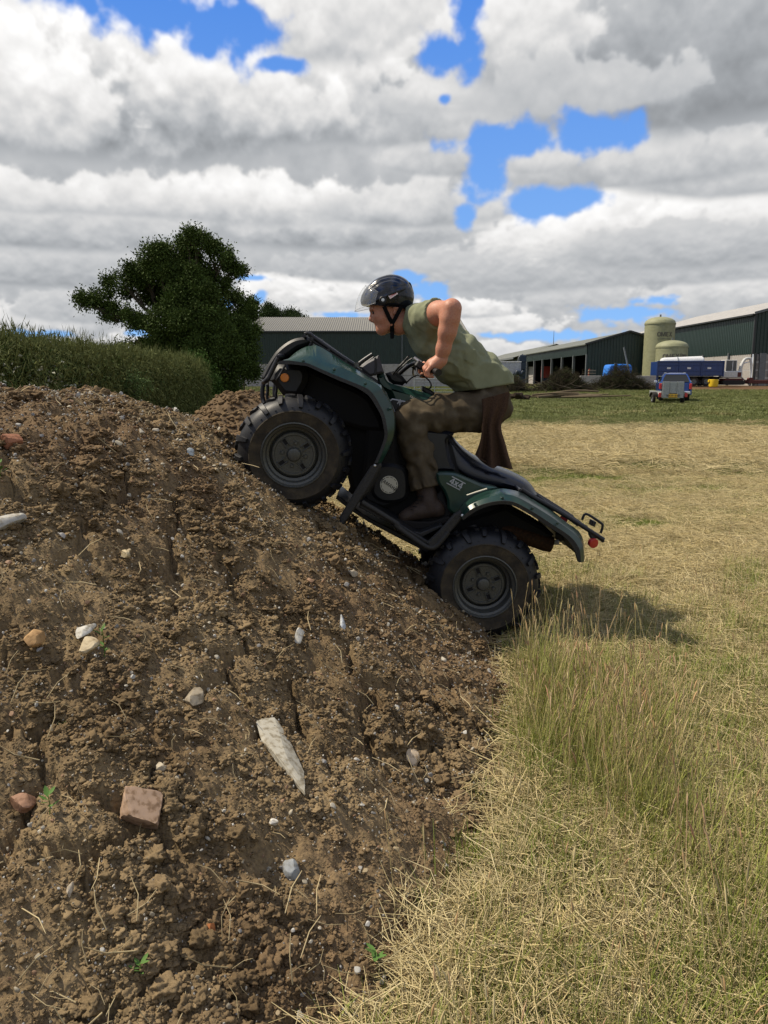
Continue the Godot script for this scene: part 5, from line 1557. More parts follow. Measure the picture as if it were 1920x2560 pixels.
	part("strap_end", Shape.new().prism(v2([-1.215,0.844,-1.196,0.857,-1.173,0.82,-1.174,0.815,-1.185,0.807,-1.193,0.811]), .028, .052, .004).creased(40.0), mats.webbing, h)
	part("clip", Shape.new().tube(smoothed(v3([-1.28,1.115,0.03,-1.279,1.124,0.03,-1.263,1.118,0.03,-1.24,1.099,0.03,-1.225,1.086,0.03,-1.226,1.076,0.03]), 20), .0028, 6).mesh(), mats.black_plastic, h)
	var st: Vector3 = v3([-1.312,1.007,0.125])[0]
	var sb := Basis(Vector3(0, 0, 1), deg_to_rad(35.04 + 33.0)) 
	var sp := part("sticker", Shape.new().prism(v2([-.026, -.011, .026, -.011, .026, .011, -.026, .011]), -.004, .001, .0005).mesh(false), mats.sticker, h)
	sp.transform = Transform3D(Basis(Vector3(1, 0, 0), -.12) * sb, Vector3(st.x, st.y, .1172))
	var tx := lettering("LOGIC", .010, .0006, Vector3.ZERO, mats.red_ink, h)
	tx.transform = Transform3D(Basis(Vector3(1, 0, 0), -.12) * sb, Vector3(st.x, st.y, .1186))

# ---------------------------------------------------------------- vehicles and things in the yard
func wheel_of(parent: Node3D, at: Vector3, r: float, w: float, sideways := false, rim_mat: Material = null):
	var t := Transform3D(Basis(Vector3(0, 1, 0), PI / 2) if sideways else Basis.IDENTITY, at)
	var o := part("wheel", Shape.new().lathe([Vector2(r * .55, w / 2), Vector2(r * .62, w * .52), Vector2(r * .9, w * .48), Vector2(r, w * .32), Vector2(r, -w * .32), Vector2(r * .9, -w * .48), Vector2(r * .55, -w / 2)], 28, t).creased(35.0), mats.dark_rubber, parent)
	for s in [-1.0, 1.0]:
		part("rim", Shape.new().lathe([Vector2(r * .56, s * w * .46), Vector2(r * .5, s * w * .3), Vector2(r * .2, s * w * .28), Vector2(r * .16, s * w * .4), Vector2(0, s * w * .4)], 20, t).creased(35.0), rim_mat if rim_mat else mats.steel_post, o)

func yard_materials():
	mat("dark_rubber", lin(.03, .028, .026), .85, 0, .3)
	var m := mat("blue_paint", lin(.008, .035, .16), .35, 0, .5); m.clearcoat_enabled = true; m.clearcoat = .3; grain(m, mats.streak, .5)
	m = mat("car_blue", lin(.010, .055, .26), .3, .2, .5); m.clearcoat_enabled = true; m.clearcoat = .8; m.clearcoat_roughness = .1
	m = mat("white_plastic", lin(.72, .73, .74), .45, 0, .5); grain(m, mats.streak, .7)
	m = mat("white_paint", lin(.62, .62, .60), .5, 0, .5); grain(m, mats.streak, .9)
	m = mat("galvanised", lin(.36, .385, .39), .5, .3, .5); grain(m, mats.streak, 1.2)
	mat("dark_glass", lin(.01, .012, .015), .08, 0, .6)
	mat("chrome", lin(.62, .63, .65), .25, .9, .5)
	mat("yellow_plate", lin(.78, .45, .02), .5)
	mat("red_paint", lin(.30, .03, .02), .55)
	m = mat("dull_red", lin(.12, .022, .016), .7); grain(m, mats.speck, 1.0)
	mat("bright_blue", lin(.01, .16, .62), .5)
	mat("yellow_paint", lin(.62, .42, .01), .5)
	m = mat("plank", lin(.24, .19, .13), .9, 0, .2); grain(m, mats.streak, 1.0)
	mat("wire", lin(.2, .2, .19), .6, .4)
	m = mat("lilac_tarp", lin(.52, .54, .60), .6); grain(m, mats.streak, .4)
	mat("navy_tarp", lin(.02, .035, .06), .6)

func make_yard():
	yard_materials()
	# pick-up truck seen from behind
	var o := thing("pickup_truck", "blue pick-up truck with dark rear window, parked on the grass seen from behind", "truck", Vector3(18.45, .02, -49.6), deg_to_rad(-17.0))
	part("tailgate", Shape.new().box(Vector3(0, .92, 0), Vector3(1.62, .52, .08), .04).mesh(false), mats.car_blue, o)
	for s in [-1.0, 1.0]:
		part("side", Shape.new().prism(v2([0, .42, -.55, .42, -.75, .8, -1.35, .8, -1.55, .42, -3.9, .42, -4.2, .8, -4.8, .8, -5.05, .45, -5.2, .5, -5.2, .95, -4.0, 1.1, -1.7, 1.18, 0, 1.18]), -.06, .06, .02).mesh(false), mats.car_blue, o).transform = Transform3D(Basis(Vector3(0, 1, 0), -PI / 2), Vector3(.92 * s, 0, 0))
		part("tail_lamp", Shape.new().box(Vector3(.9 * s, .95, .03), Vector3(.16, .36, .1), .03).mesh(false), mats.red_lens, o)
		part("mirror", Shape.new().box(Vector3(1.08 * s, 1.22, -3.4), Vector3(.2, .18, .12), .04).mesh(false), mats.chrome, o)
		part("roof_bar", Shape.new().tube([Vector3(.58 * s, 1.79, -.6), Vector3(.58 * s, 1.8, -2.8)], .025, 8).mesh(), mats.chrome, o)
		for z in [-1.0, -4.3]: wheel_of(o, Vector3(.8 * s, .37, z), .37, .26, true)
	part("bumper", Shape.new().box(Vector3(0, .56, .08), Vector3(1.8, .2, .22), .05).mesh(false), mats.chrome, o)
	part("underbody", Shape.new().box(Vector3(0, .5, -2.5), Vector3(1.6, .24, 5.0), .05).mesh(false), mats.dark_interior, o)
	part("canopy", Shape.new().skin([[Vector3(-.92, 1.17, .02), Vector3(.92, 1.17, .02), Vector3(.90, 1.19, -3.6), Vector3(-.90, 1.19, -3.6)], [Vector3(-.80, 1.50, -.20), Vector3(.80, 1.50, -.20), Vector3(.76, 1.58, -3.0), Vector3(-.76, 1.58, -3.0)], [Vector3(-.66, 1.74, -.34), Vector3(.66, 1.74, -.34), Vector3(.64, 1.76, -2.7), Vector3(-.64, 1.76, -2.7)], [Vector3(-.3, 1.80, -.6), Vector3(.3, 1.80, -.6), Vector3(.3, 1.81, -2.4), Vector3(-.3, 1.81, -2.4)]], true, false, true).creased(20.0), mats.car_blue, o)
	part("rear_window", Shape.new().skin([[Vector3(-.80, 1.215, .035), Vector3(.80, 1.215, .035)], [Vector3(-.71, 1.50, -.165), Vector3(.71, 1.50, -.165)], [Vector3(-.60, 1.70, -.285), Vector3(.60, 1.70, -.285)]], false).creased(20.0), mats.dark_glass, o)
	for s in [-1.0, 1.0]:
		part("side_window", Shape.new().skin([[Vector3(.905 * s, 1.25, -.3), Vector3(.90 * s, 1.25, -3.2)], [Vector3(.80 * s, 1.53, -.4), Vector3(.79 * s, 1.55, -2.9)]], false).creased(20.0), mats.dark_glass, o)
	part("bonnet", Shape.new().box(Vector3(0, .95, -4.4), Vector3(1.7, .25, 1.5), .08).mesh(false), mats.car_blue, o)
	# small trailer
	o = thing("box_trailer", "small grey metal trailer with yellow number plate behind the blue pick-up", "trailer", Vector3(17.05, .0, -46.2), deg_to_rad(-3.0))
	for k in 3:
		part("ramp_panel", Shape.new().box(Vector3(-.41 + k * .41, .80, .04), Vector3(.395, .94 if k != 1 else .66, .05), .012).mesh(false) if k != 1 else Shape.new().box(Vector3(0, .93, .05), Vector3(.40, .66, .05), .012).mesh(false), mats.galvanised, o)
	part("ramp_frame", Shape.new().box(Vector3(0, .80, .01), Vector3(1.27, .97, .04), .01).mesh(false), mats.steel_post, o)
	part("number_plate", Shape.new().box(Vector3(.0, .46, .085), Vector3(.52, .2, .015), .004).mesh(false), mats.yellow_plate, o)
	lettering("NK59 BVD", .12, .004, Vector3(0, .46, .095), mats.grey_paint, o)
	part("bed", Shape.new().box(Vector3(0, .42, -1.2), Vector3(1.3, .1, 2.4), .02).mesh(false), mats.galvanised, o)
	for s in [-1.0, 1.0]:
		part("side_board", Shape.new().box(Vector3(.66 * s, .58, -1.2), Vector3(.04, .3, 2.4), .01).mesh(false), mats.galvanised, o)
		part("mudguard", Shape.new().prism(smoothed(v2([-.42, .38, -.38, .55, -.2, .66, .2, .66, .38, .55, .42, .38, .38, .36, .3, .5, .15, .6, -.15, .6, -.3, .5, -.38, .36]), 30, true, .6), -.13, .13, .01).creased(40.0), mats.dark_rubber, o).transform = Transform3D(Basis(Vector3(0, 1, 0), PI / 2), Vector3(.86 * s, .0, -.9))
		wheel_of(o, Vector3(.86 * s, .26, -.9), .26, .17, true)
		part("tail_lamp", Shape.new().box(Vector3(.76 * s, .5, .06), Vector3(.16, .26, .06), .02).mesh(false), mats.red_lens, o)
	part("drawbar", beam(Vector3(0, .4, -2.4), Vector3(0, .42, -3.4), .08, .08).mesh(false), mats.galvanised, o)
	# bulk trailer with a white tank on board
	o = thing("bulk_trailer", "long blue bulk tipping trailer parked before the cream tanks", "trailer", Vector3(33.1, .66, -86), deg_to_rad(-3.0))
	o.scale = Vector3.ONE * .93
	for k in 3:
		part("side_panel", Shape.new().box(Vector3(-2.52 + k * 2.52, 2.0, 1.2), Vector3(2.46, 1.55, .08), .03).mesh(false), mats.blue_paint, o)
		part("side_panel", Shape.new().box(Vector3(-2.52 + k * 2.52, 2.0, -1.2), Vector3(2.46, 1.55, .08), .03).mesh(false), mats.blue_paint, o)
		part("emblem_plate", Shape.new().box(Vector3(-2.45 + k * 2.3, 2.05, 1.26), Vector3(.42, .2, .02), .005).mesh(false), mats.white_plastic, o)
		part("pressed_rib", Shape.new().box(Vector3(-2.52 + k * 2.52, 1.7, 1.25), Vector3(2.2, .08, .05), .02).mesh(false), mats.blue_paint, o)
		part("pressed_rib", Shape.new().box(Vector3(-2.52 + k * 2.52, 2.35, 1.25), Vector3(2.2, .08, .05), .02).mesh(false), mats.blue_paint, o)
	for x in [-3.78, -1.26, 1.26, 3.78]: part("side_post", Shape.new().box(Vector3(x, 1.95, 1.28), Vector3(.12, 1.75, .12), .02).mesh(false), mats.blue_paint, o)
	part("top_rail", Shape.new().box(Vector3(0, 2.82, 1.24), Vector3(7.7, .14, .18), .03).mesh(false), mats.blue_paint, o)
	part("end_wall", Shape.new().box(Vector3(-3.8, 2.0, 0), Vector3(.1, 1.6, 2.4), .03).mesh(false), mats.blue_paint, o)
	part("end_wall", Shape.new().box(Vector3(3.8, 2.0, 0), Vector3(.1, 1.6, 2.4), .03).mesh(false), mats.blue_paint, o)
	part("floor", Shape.new().box(Vector3(0, 1.22, 0), Vector3(7.6, .12, 2.4), .02).mesh(false), mats.blue_paint, o)
	part("chassis", Shape.new().box(Vector3(0, .92, 0), Vector3(7.4, .35, .9), .04).mesh(false), mats.dark_interior, o)
	for x in [1.95, .55]:
		for s in [-1.0, 1.0]: wheel_of(o, Vector3(x, .54, .98 * s), .54, .42)
	part("mudguard", Shape.new().box(Vector3(1.3, 1.12, 1.15), Vector3(2.7, .05, .5), .02).mesh(false), mats.steel_post, o)
	part("stand", Shape.new().box(Vector3(-3.6, .6, .8), Vector3(.25, 1.2, .25), .02).mesh(false), mats.blue_paint, o)
	o = thing("white_tank", "white plastic tank lying on top of the blue bulk trailer", "tank", Vector3(32.0, 3.12, -86.2), deg_to_rad(-3.0))
	o.scale = Vector3.ONE * .92
	part("barrel", Shape.new().tube([Vector3(-1.9, 0, 0), Vector3(-1.8, .02, 0), Vector3(-1.5, .03, 0), Vector3(.0, .05, 0), Vector3(2.9, .17, 0), Vector3(3.1, .18, 0)], [.25, .5, .62, .66, .66, .5], 24).creased(45.0), mats.white_plastic, o)
	part("collar", Shape.new().tube([Vector3(-.05, .05, 0), Vector3(.1, .05, 0)], .69, 24).creased(40.0), mats.galvanised, o)
	# mini digger
	o = thing("mini_digger", "white mini digger with folded arm standing right of the blue trailer", "digger", Vector3(37.9, .75, -87), deg_to_rad(4.0))
	part("house", Shape.new().box(Vector3(.3, 1.15, 0), Vector3(2.4, .8, 1.5), .12).creased(30.0), mats.white_paint, o)
	part("cab_roof", Shape.new().box(Vector3(.15, 2.68, .1), Vector3(1.3, .1, 1.2), .04).mesh(false), mats.white_paint, o)
	for q in [[-.45, .65], [.75, .65], [.3, .65], [-.45, -.45], [.75, -.45]]: part("cab_post", Shape.new().box(Vector3(q[0], 2.1, q[1]), Vector3(.08, 1.15, .08), .01).mesh(false), mats.white_paint, o)
	part("cab_window", Shape.new().box(Vector3(-.07, 2.1, .64), Vector3(.7, 1.1, .03), .005).mesh(false), mats.dark_glass, o)
	part("cab_window", Shape.new().box(Vector3(.53, 2.1, .64), Vector3(.4, 1.1, .03), .005).mesh(false), mats.dark_glass, o)
	part("engine_grille", Shape.new().box(Vector3(1.1, 1.15, .76), Vector3(.4, .5, .04), .01).mesh(false), mats.dull_red, o)
	for s in [-1.0, 1.0]: part("track", Shape.new().prism(smoothed(v2([-1.3, .28, -1.1, .04, 1.1, .04, 1.3, .28, 1.1, .5, -1.1, .5]), 24, true, .7), -.18, .18, .02).creased(40.0), mats.dark_rubber, o).position = Vector3(.5, 0, .7 * s)
	part("undercarriage", Shape.new().box(Vector3(.6, .6, 0), Vector3(2.2, .25, 1.2), .05).mesh(false), mats.dull_red, o)
	part("boom", Shape.new().tube(smoothed([Vector3(1.3, 1.3, .5), Vector3(1.35, 2.0, .5), Vector3(1.65, 2.7, .5), Vector3(2.0, 2.9, .5), Vector3(2.5, 2.85, .5)], 16), [.2, .2, .2, .19, .19, .18, .18, .17, .17, .16, .16, .15, .14, .14, .13, .12], 8).creased(40.0), mats.white_paint, o)
	part("dipper", Shape.new().tube([Vector3(2.35, 2.95, .5), Vector3(2.5, 2.2, .5), Vector3(2.5, .75, .5)], [.12, .15, .09], 8).creased(40.0), mats.white_paint, o)
	part("ram", Shape.new().tube([Vector3(1.5, 2.3, .5), Vector3(2.3, 2.55, .5)], .05, 8).mesh(), mats.chrome, o)
	part("bucket", Shape.new().prism(smoothed(v2([2.3, .75, 2.65, .8, 2.75, .45, 2.55, .2, 2.2, .25, 2.25, .4]), 20, true), .2, .8, .02).creased(40.0), mats.dull_red, o)
	part("dozer_blade", Shape.new().box(Vector3(3.6, .35, .2), Vector3(3.2, .4, .2), .04).mesh(false), mats.dull_red, o)
	o = thing("yellow_container", "yellow tub on the ground between blue trailer and digger", "container", Vector3(35.0, .6, -83.3))
	part("tub", Shape.new().lathe([Vector2(0, 0), Vector2(.42, 0), Vector2(.46, .1), Vector2(.48, .7), Vector2(.45, .78), Vector2(.4, .78), Vector2(.38, .1)], 20, Transform3D(Basis(Vector3(1, 0, 0), -PI / 2), Vector3.ZERO)).creased(40.0), mats.yellow_paint, o)
	part("handle", Shape.new().box(Vector3(-.45, .6, 0), Vector3(.25, .3, .3), .04).mesh(false), mats.yellow_paint, o)
	# low wall, blue tank, leaning beam
	o = thing("low_wall", "low pale concrete wall behind the brush heap below the blue tank", "wall", Vector3(25.0, .5, -84))
	for k in 3: part("wall_panel", Shape.new().box(Vector3(-2.7 + k * 2.72, .62, 0), Vector3(2.68, 1.28, .22), .02).mesh(false), mats.concrete, o)
	o = thing("water_tank", "bright blue plastic tank standing by the green gable wall", "tank", Vector3(26.1, .6, -88))
	part("shell", Shape.new().prism(smoothed(v2([-1.32, 0, 1.32, 0, 1.35, 1.0, 1.32, 2.1, 1.1, 2.4, .3, 2.46, -.8, 2.42, -1.2, 2.3, -1.35, 1.2]), 40, true, .5), -1.1, 1.1, .12).creased(35.0), mats.bright_blue, o)
	part("band", Shape.new().box(Vector3(-.55, 1.3, 1.2), Vector3(.32, 2.5, .16), .03).mesh(false), mats.navy_tarp, o)
	tag(part("leaning_beam", beam(Vector3(26.4, 4.85, -87), Vector3(27.4, .6, -86.5), .28, .12).mesh(false), mats.steel_post), "pale steel beam leaning against the green gable wall", "beam")
	# things in and before the open shed
	o = thing("red_crate", "red plastic bulk box inside the open shed between two posts", "crate", Vector3(26.3, 1.55, -127))
	part("box", Shape.new().box(Vector3(0, .9, 0), Vector3(1.6, 1.8, 1.4), .06).mesh(false), mats.red_paint, o)
	part("rim", Shape.new().box(Vector3(0, 1.8, 0), Vector3(1.7, .12, 1.5), .03).mesh(false), mats.red_paint, o)
	o = thing("blue_drum", "dark blue bin standing under the red box in the shed", "bin", Vector3(26.3, .6, -127))
	part("body", Shape.new().box(Vector3(0, .47, 0), Vector3(1.5, .92, 1.4), .08).mesh(false), mats.blue_paint, o)
	part("lid", Shape.new().box(Vector3(0, .9, 0), Vector3(1.54, .07, 1.44), .02).mesh(false), mats.navy_tarp, o)
	o = thing("red_implement", "red and orange farm implement half hidden by the brush heap", "machine", Vector3(23.2, .55, -90))
	part("frame", beam(Vector3(-.7, .9, 0), Vector3(.8, .9, 0), .16, .16).mesh(false), mats.red_paint, o)
	part("mast", beam(Vector3(.2, .4, 0), Vector3(.3, 2.0, 0), .14, .14).mesh(false), mats.red_paint, o)
	for k in 4: part("tine", beam(Vector3(-.6 + k * .4, .9, 0), Vector3(-.5 + k * .4, .1, .2), .08, .08).mesh(false), mats.red_paint, o)
	for k in 3: part("pallet_board", Shape.new().box(Vector3(.55, 1.2 + k * .3, .2), Vector3(.8, .14, .5), .01).mesh(false), mats.plank, o)
	o = thing("lorry_trailer", "white lorry trailer with navy sheets beside the far shed", "trailer", Vector3(16.2, .55, -112))
	part("body", Shape.new().box(Vector3(0, 2.2, 0), Vector3(6.2, 1.9, 2.4), .06).mesh(false), mats.lilac_tarp, o)
	part("roof_rail", Shape.new().box(Vector3(0, 3.22, 1.2), Vector3(6.3, .14, .12), .02).mesh(false), mats.white_plastic, o)
	part("chassis", Shape.new().box(Vector3(0, 1.05, 0), Vector3(6.0, .3, 1.2), .04).mesh(false), mats.dark_interior, o)
	for x in [-1.6, 1.8]: wheel_of(o, Vector3(x, .5, 1.0), .5, .35)
	part("sheet_roll", Shape.new().tube(smoothed([Vector3(2.2, 1.2, 1.3), Vector3(2.6, 1.9, 1.35), Vector3(3.0, 1.5, 1.35), Vector3(3.4, 1.9, 1.3)], 14), .3, 8).creased(50.0), mats.navy_tarp, o)
	o = thing("elevator_leg", "narrow dark blue grain elevator standing at the shed's far corner", "machine", Vector3(21.1, .6, -120))
	for k in 4: part("casing", Shape.new().box(Vector3(0, .55 + k * 1.1, 0), Vector3(1.0, 1.06, .9), .05).mesh(false), mats.navy_tarp, o)
	part("pipe", Shape.new().tube(smoothed([Vector3(-.7, 0, .3), Vector3(-.7, 3.4, .3), Vector3(-.5, 4.2, .3), Vector3(0, 4.5, .2)], 12), .12, 10).mesh(), mats.steel_post, o)
	# gate and fence by the barn
	o = thing("field_gate", "grey tubular metal gate seen below the rider's arm before the barn", "gate", Vector3(4.0, .1, -62))
	for k in 5: part("rail", Shape.new().tube([Vector3(-1.6, .3 + k * .26, 0), Vector3(1.6, .3 + k * .26, 0)], .03, 8).mesh(), mats.galvanised, o)
	for x in [-1.6, 0.0, 1.6]: part("upright", Shape.new().tube([Vector3(x, .1, 0), Vector3(x, 1.42, 0)], .035, 8).mesh(), mats.galvanised, o)
	part("brace", Shape.new().tube([Vector3(-1.6, .3, 0), Vector3(0, 1.34, 0)], .025, 8).mesh(), mats.galvanised, o)
	for q in [[-9.3, "nearer the oak", "thin fence post standing before the barn wall, nearer the oak"], [-7.7, "", "thin fence post standing before the barn wall, nearer the quad bike"]]:
		tag(part("fence_post", Shape.new().tube([Vector3(q[0], -.1, -52), Vector3(q[0] + .03, 1.35, -52), Vector3(q[0] + .03, 1.42, -52)], [.05, .045, .02], 7).mesh(), mats.bark), q[2], "post", "fence posts")
	for k in 7:
		var a := rng.randf_range(-.5, .5)
		var x := -12.2 + k * .55
		tag(part("loose_plank", beam(Vector3(x, .12 + (k % 3) * .14, -50.0 - k * .3), Vector3(x + 2.4 * cos(a), .2 + (k % 3) * .14 + rng.randf() * .3, -50.0 - k * .3 + 2.0 * sin(a)), .28, .07).mesh(false), mats.plank), "weathered plank dumped in the heap between oak and barn", "plank", "planks by the oak")
	# brush heaps: branches tangled together
	var br := RandomNumberGenerator.new(); br.seed = 91
	for q in [[11.6, -71.0, 1.6, 1.5, "leftmost brush heap, beside the rider's back"], [16.5, -72.0, 3.0, 2.1, "middle brush heap of tangled bare branches before the open shed"], [22.9, -76.0, 3.6, 2.3, "rightmost brush heap, widest, before the blue tank"]]:
		o = thing("brush_heap", q[4], "brush heap", Vector3(q[0], ground_y(q[0], q[1]), q[1]), 0, "brush heaps before the sheds")
		var s := Shape.new()
		for k in 60:
			var a := Vector3(br.randfn() * q[2] * .38, br.randf() * .5, br.randfn() * 1.2)
			var dir := Vector3(br.randfn(), br.randf_range(.1, .9), br.randfn() * .6).normalized()
			var ln := br.randf_range(.8, 2.4)
			var bl := Shape.new()
			var b := a + dir * ln + Vector3(0, -.25 * br.randf(), 0)
			var fall := 1.0 - clampf(absf(a.x) / (q[2] * .6), 0, 1) * .7
			b.y = minf(b.y, q[3] * (fall + .1))
			bl.tube([a, a.lerp(b, .5) + Vector3(br.randfn(), br.randfn(), br.randfn()) * .12, b], [.045, .03, .012], 5)
			if k < 40: part("branch", bl.mesh(), mats.brush_dark if mats.has("brush_dark") else mats.bark, o)
			else: s.join(bl)
		part("branches", s.mesh(), mats.bark, o).set_meta("kind", "stuff")
		var places := []; var cols := []
		for k in int(q[2] * 420):
			var x: float = br.randfn() * q[2] * .42
			var hh: float = q[3] * exp(-pow(x / (q[2] * .62), 2)) * br.randf_range(.75, 1.05)
			var p := Vector3(x, br.randf() * hh, br.randfn() * .9)
			places.append(Transform3D(Basis.from_euler(Vector3(br.randf() * TAU, br.randf() * TAU, br.randf() * TAU)).scaled(Vector3.ONE * br.randf_range(.5, 1.1)), p))
			var g := br.randf_range(.6, 1.3)
			cols.append(Color(.055 * g, .047 * g, .03 * g) if br.randf() < .75 else Color(.05 * g, .06 * g, .025 * g))
		scatter("twigs", twig_mesh(), mats.dry_wood, places, cols, o)
	# felled logs in front
	for k in 11:
		var x := 9.8 + br.randf() * 3.2
		var z := -58.5 + br.randf() * 2.5
		var a := br.randf_range(-.28, .28)
		var ln := br.randf_range(2.2, 5.0)
		var p0 := Vector3(x, .1 + br.randf() * .35, z); var p1 := p0 + Vector3(ln * cos(a), br.randf_range(-.05, .18), ln * sin(a))
		var r := br.randf_range(.06, .13)
		var lg := Shape.new().tube(smoothed([p0, p0.lerp(p1, .5) + Vector3(0, br.randfn() * .06, br.randfn() * .1), p1], 8), [r, r * 1.03, r, r * .95, r * .9, r * .85, r * .8, r * .7], 9)
		for j in lg.v.size(): lg.c.append(Color(.19, .15, .10) * br.randf_range(.9, 1.1))
		tag(part("log", lg.mesh(), mats.dry_wood), "pale felled log lying on the grass before the brush heaps", "log", "felled logs")
	for k in 8:
		var p0 := Vector3(8.1 + br.randf() * 1.2, .12 + br.randf() * .4, -52.0 - br.randf()); var a := br.randf_range(-.8, .8)
		var p1 := p0 + Vector3(cos(a), br.randf_range(-.1, .15), sin(a)) * br.randf_range(.6, 1.1)
		var lg := Shape.new().tube([p0, p1], [.13, .11], 9)
		for j in lg.v.size(): lg.c.append(Color(.06, .045, .032))
		tag(part("firewood_log", lg.mesh(), mats.dry_wood), "short dark log in the small heap behind the rider's seat", "log", "dark log heap")
	# second heap of soil and the loose earth in front of it
	var hp := Shape.new()
	var W := 90
	for r in W:
		for k in W:
			var x := -7.6 + k * .075; var z := -28.0 + r * .085
			var d := Vector2((x + 4.3) / 2.4, (z + 24.0) / 2.6).length()
			var y := 1.06 * smoothstep(1.0, .12, d)
			y += (noise.get_noise_2d(x * 1.7, z * 1.7) * .16 + noise.get_noise_2d(x * 5.0, z * 5.0) * .07) * smoothstep(1.1, .7, d) - .06
			hp.v.append(Vector3(x, y, z))
			var g := 1.0 + noise.get_noise_2d(x * 4.0, z * 4.0) * .4
			hp.c.append(Color(.16 * g, .115 * g, .072 * g))
	for r in W - 1:
		for k in W - 1:
			if hp.v[r * W + k].y > -.055 or hp.v[(r + 1) * W + k + 1].y > -.055: hp.quad(r * W + k, r * W + k + 1, (r + 1) * W + k + 1, (r + 1) * W + k)
	structure("soil_heap", hp.mesh(), mats.soil)
	var cp := []; var cc := []
	for k in 9000:
		var x := br.randf_range(-7.4, -1.2); var z := br.randf_range(-27.8, -13.0)
		var d := Vector2((x + 4.3) / 2.4, (z + 24.0) / 2.6).length()
		if d > 1.05 and track(x, z) < br.randf(): continue
		var s := .03 * pow(1.0 - br.randf() * .99, -.35)
		cp.append(Transform3D(Basis.from_euler(Vector3(br.randf() * TAU, br.randf() * TAU, br.randf() * TAU)).scaled(Vector3(1, .7, 1) * s), Vector3(x, (1.06 * smoothstep(1.0, .12, d) - .05 + (noise.get_noise_2d(x * 1.7, z * 1.7) * .16) * smoothstep(1.1, .7, d)), z)))
		var c := soil_colour(x * .5, z) * br.randf_range(.65, 1.1); cc.append(Color(c.x, c.y * .95, c.z * .95))
	tag(scatter("soil_clods", clod_mesh(120, 1), mats.clod, cp, cc), "clods of soil on the far heap and the track before it", "soil", "", "stuff")

func twig_mesh() -> ArrayMesh:
	var s := Shape.new(); var r := RandomNumberGenerator.new(); r.seed = 14
	for k in 9:
		var d := Vector3(r.randfn(), r.randfn(), r.randfn()).normalized() * r.randf_range(.25, .55)
		var a := Vector3(r.randfn(), r.randfn(), r.randfn()) * .08
		s.tube([a, a + d * .5 + Vector3(r.randfn(), r.randfn(), r.randfn()) * .05, a + d], [.012, .008, .003], 3)
	return s.mesh()

# ---------------------------------------------------------------- trees, hedge
func leaf_clump(seed_: int, leaves: int, spread_: float, size: float, narrow := .55) -> ArrayMesh:
	var s := Shape.new(); var r := RandomNumberGenerator.new(); r.seed = seed_
	for k in leaves:
		var p := Vector3(r.randfn(), r.randfn() * .7, r.randfn()) * spread_ * .5
		var d := (p.normalized() + Vector3(r.randfn(), r.randfn(), r.randfn()) * .8).normalized()
		var sd := d.cross(Vector3(r.randfn(), r.randfn(), r.randfn())).normalized()
		var up := d.cross(sd)
		var ln := size * r.randf_range(.7, 1.25); var w := ln * narrow * .5
		var n := s.v.size()
		var g := r.randf_range(.75, 1.25)
		for q in [p, p + d * ln * .5 + sd * w + up * w * .25, p + d * ln - up * w * .3, p + d * ln * .5 - sd * w + up * w * .25]:
			s.v.append(q); s.c.append(Color(g * r.randf_range(.95, 1.05), g, g * .95))
		s.quad(n, n + 1, n + 2, n + 3)
	return s.mesh(false)

func limb(s: Shape, a: Vector3, b: Vector3, r0: float, r1: float, r: RandomNumberGenerator, wob := .12):
	var n := 7; var pts := []; var rad := []
	var ln := a.distance_to(b)
	for k in n:
		var t := k / (n - 1.0)
		pts.append(a.lerp(b, t) + Vector3(r.randfn(), r.randfn() * .6, r.randfn()) * ln * wob * .35 * sin(t * PI) + Vector3(0, sin(t * PI) * ln * .06, 0))
		rad.append(lerpf(r0, r1, t))
	s.tube(pts, rad, 8)

